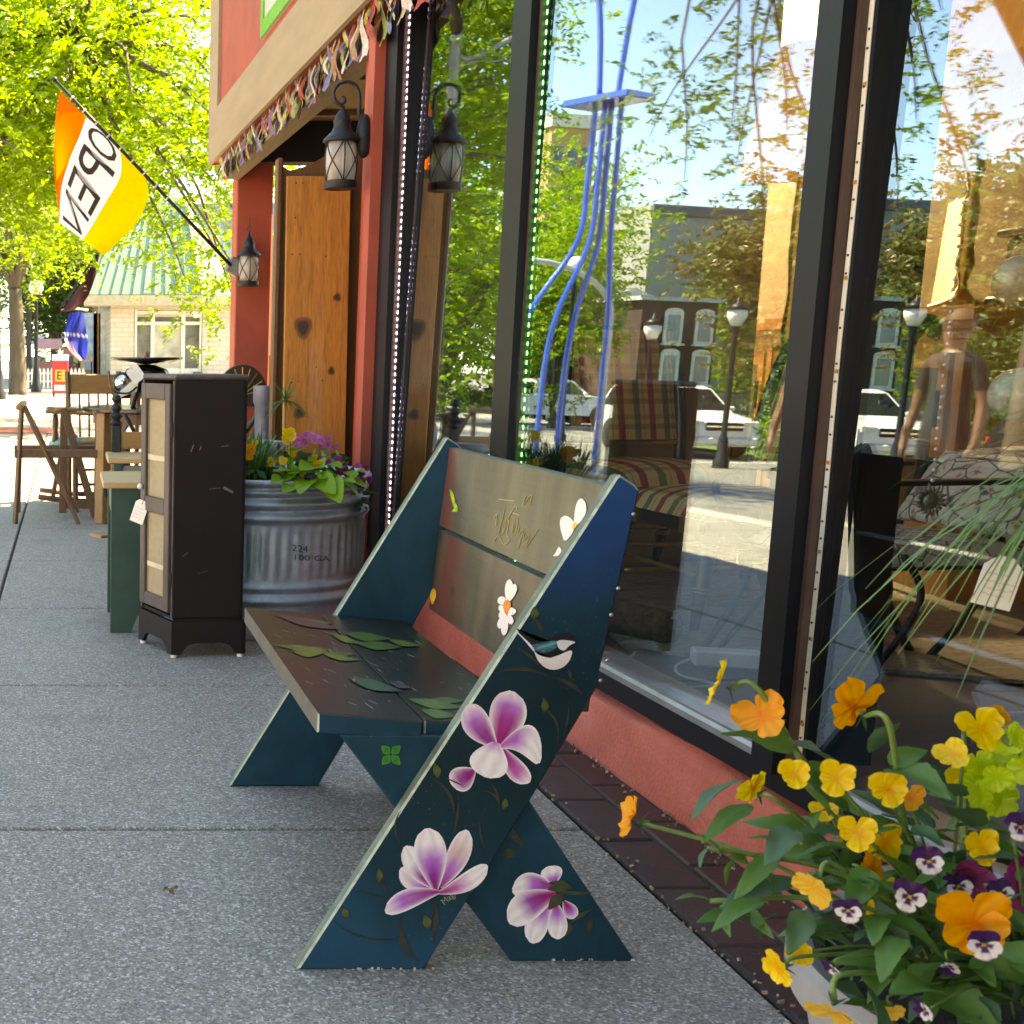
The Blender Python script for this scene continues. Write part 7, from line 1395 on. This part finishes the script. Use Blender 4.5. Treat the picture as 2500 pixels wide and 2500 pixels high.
# black iron patio chairs with floral cushions
m_flor, g, b = newmat('floral_fabric'); vo = g.add('ShaderNodeTexVoronoi', Scale=16, _feature='DISTANCE_TO_EDGE'); g.l(g.add('ShaderNodeTexCoord').outputs['Object'], vo.inputs['Vector']); n = noise(g, 11, 4, .6, dist=2); c = mixc(g, ramp(g, vo.outputs[0], [(.02, (1, 1, 1)), (.06, (0, 0, 0))]), ramp(g, n, [(.36, (.35, .12, .1)), (.44, (.6, .55, .46)), (.6, (.65, .6, .52)), (.66, (.3, .33, .24))]), (.12, .1, .09)); g.l(c, b.inputs['Base Color']); b.inputs['Roughness'].default_value = .9
def patio_chair(label, base, rz):
    t = thing('patio_chair', label, 'chair', base, 'black iron patio chairs'); R = Matrix.Translation(base) @ Matrix.Rotation(rz, 4, 'Z'); T = lambda p: R @ Vector((p[0], p[1], p[2]*.82))
    def tb(pts, r, n, flat=False):
        q = B(); q.tube(smoothpts([T(p) for p in pts], 6), r, 6); return q.make(n, m_iron, t, smooth=True)
    for s in (-1, 1):
        q = B(); q.box((s*.27, 0, .6), (.05, .56, .014), ch=.003); q.v = [R @ p for p in q.v]; q.make('arm_rest', m_iron, t)
        tb([(s*.27, -.27, .73), (s*.29, -.33, .66), (s*.28, -.3, .56), (s*.27, -.22, .42), (s*.27, -.24, .25), (s*.27, -.36, .02), (s*.27, -.38, FZ-.13)], .012, 'front_leg'); tb([(s*.27, -.18, .5), (s*.27, -.12, .38), (s*.27, -.16, .25), (s*.27, -.3, .03)], .009, 'scroll')
        tb([(s*.27, .25, .73), (s*.27, .2, .45), (s*.27, .26, .2), (s*.27, .36, 0)], .013, 'back_leg'); tb([(s*.25, .24, .46), (s*.26, .28, .6), (s*.24, .31, .74)], .012, 'back_stile')
    for y in (-.25, .25): q = B(); q.box((0, y, .36), (.54, .04, .014)); q.v = [R @ p for p in q.v]; q.make('seat_rail', m_iron, t)
    for k in range(6): q = B(); q.box((-.22+.088*k, 0, .367), (.03, .52, .006)); q.v = [R @ p for p in q.v]; q.make('seat_slat', m_iron, t)
    q = B(); q.grid(lambda u, v: T(((u-.5)*.5, (v-.5)*.5, .46+.07*(max(0, 1-(2*u-1)**6)*max(0, 1-(2*v-1)**6))**.5)), 14, 14); q.make('cushion', m_flor, t, smooth=True)
    q = B(); q.grid(lambda u, v: T(((u-.5)*.46, .22+.14*v-.06*(max(0, 1-(2*u-1)**6)*max(0, 1-(2*v-1)**6))**.5, .53+.25*v)), 14, 14); q.make('back_cushion', m_flor, t, smooth=True)
    tb([(-.24, .31, .74), (0, .32, .76), (.24, .31, .74)], .012, 'top_rail')
    return t
patio_chair('black iron patio chair with floral cushion close behind the right pane', (2.3, 3.42, FZ), -1.45); patio_chair('second black iron patio chair with floral cushion beside the oak dresser', (3.05, 3.5, FZ), .5)
# little things hanging in the window
SNm = thing('sun_ornament', 'pewter sun face ornament hanging on a bead chain inside the right pane', 'ornament', uY(1755, 945, 2.13)); c = uY(1755, 945, 2.13); q = B(); q.ball(c, .016, 16, (1, .45, 1)); m_pew = M('pewter', (.3, .29, .26), .4, .85, var=.3, scale=60, bmp=.4, bs=150); 
for k in range(18): a = 2*pi*k/18; r = .032 if k % 2 else .026; q.tube([c+Vector((.013*cos(a), 0, .013*sin(a))), c+Vector((.022*cos(a+.1), -.002, .022*sin(a+.1))), c+Vector((r*cos(a), 0, r*sin(a)))], [.0035, .003, .0008], 6)
q.make('sun_face', m_pew, SNm, smooth=True)
for k in range(40): q = B() if k == 0 else q; p = c+Vector((.001*sin(k), 0, .036+.018*k)); q.ball(p, .0035, 8)
prop(q.make('bead_chain', M('crystal', (.75, .77, .85), .05, .3), SNm, smooth=True), kind='stuff')
for px, py, Y, r, lab in ((1925, 745, 2.5, .055, 'white painted glass ball hanging at the right edge of the window'), (1930, 530, 2.6, .055, 'frosted amber glass ball hanging above the oak dresser')):
    t = thing('glass_ball', lab, 'ornament', uY(px, py, Y)); c = uY(px, py, Y); q = B(); q.ball(c, r, 28); q.make('ball', M('ball%d' % py, (.72, .68, .6), .12, var=.1, scale=14, col2=(.75, .42, .15) if py < 600 else (.6, .4, .25), coat=.6), t, smooth=True); q = B(); q.tube([c+Vector((0, 0, r)), c+Vector((0, 0, 1.2))], .0015, 5); q.make('cord', m_iron, t)
CA = thing('mint_banner', 'pale mint paper banner with curly script hanging inside the window', 'banner', uY(1017, 640, 4.85)); p0, p1, p2, p3 = uY(996, 705, 4.85), uY(1032, 705, 4.85), uY(1036, 520, 4.85), uY(1000, 520, 4.85); q = B(); q.slab([p0, p1, p2, p3], .002, (0, 1, 0)); q.make('sheet', M('mint_paper', (.55, .72, .62), .6, var=.04), CA); q = B(); vs, fs = text_polys('Cala', 1); L = max(p.x for p in vs); o_ = uY(1000, 660, 4.845); q.add([o_+Vector((p.x/L*.085, 0, p.y*.09)) for p in vs], fs); q.make('script', m_dark, CA)
q = B(); q.tube([(p2+p3)/2, Vector(((p2+p3).x/2, 4.85, 2.95))], .0015, 5); q.make('cord', m_iron, CA)
RG = B(); RG.slab([(1.75, 3.75, FZ+.004), (4.6, 2.6, FZ+.004), (4.9, 4.6, FZ+.004), (2.0, 5.2, FZ+.004)], .012, (0, 0, 1)); m_rug, g, b = newmat('rug_weave'); n = noise(g, 16, 5, .7, (1, 3, 1), dist=1.5); g.l(ramp(g, n, [(.3, (.1, .06, .05)), (.5, (.3, .26, .2)), (.7, (.42, .38, .32))]), b.inputs['Base Color']); b.inputs['Roughness'].default_value = .95; bump(g, n, b, .6, .01)
prop(RG.make('rug', m_rug), 'faded patterned rug under the plaid chairs', 'rug')
q = B(); c = Vector((1.8, 4.05, FZ+.06)); q.tube([c+Vector((-.12, .3, 0)), c, c+Vector((.12, -.22, 0))], [.06, .065, .055], 14); prop(q.make('rolled_mat', M('coir', (.16, .12, .08), .95, var=.5, scale=40, bmp=1, bs=60, bd=.015), smooth=True), 'rolled bristly mat lying on the floor inside the window', 'mat')
AD = thing('power_adapter', 'white power adapter block with coiled cable on the shop floor', 'adapter', (1.92, 3.58, FZ)); q = B(); q.box((1.95, 3.55, FZ+.035), (.19, .06, .05), (0, 0, -.25), ch=.006); q.make('block', M('white_plastic', (.75, .75, .73), .4), AD)
q = B(); q.tube(smoothpts([(1.86, 3.57, FZ+.03), (1.8, 3.55, FZ+.01), (1.77, 3.45, FZ+.006), (1.82, 3.36, FZ+.006), (1.72, 3.32, FZ+.006)], 6), .004, 6); q.tube(smoothpts([(1.66, 3.62, FZ+.006), (1.74, 3.7, FZ+.006), (1.8, 3.8, FZ+.006)], 5), .004, 6); q.make('cable', M('white_cable', (.7, .7, .68), .5), AD, smooth=True)

# the lit ceiling lights and shaded lamps give light themselves
for k, (x, y, z, e, c_) in enumerate(((3.35, 8.3, 2.9, 110, (1, .88, .72)), (3.75, 8.1, 2.9, 110, (1, .88, .72)))):
    l_ = bpy.data.objects.new('lamp_light', bpy.data.lights.new('lamp_light', 'POINT')); COL.objects.link(l_); l_.location = (x, y, z); l_.data.energy = e; l_.data.color = c_; l_.data.shadow_soft_size = .08
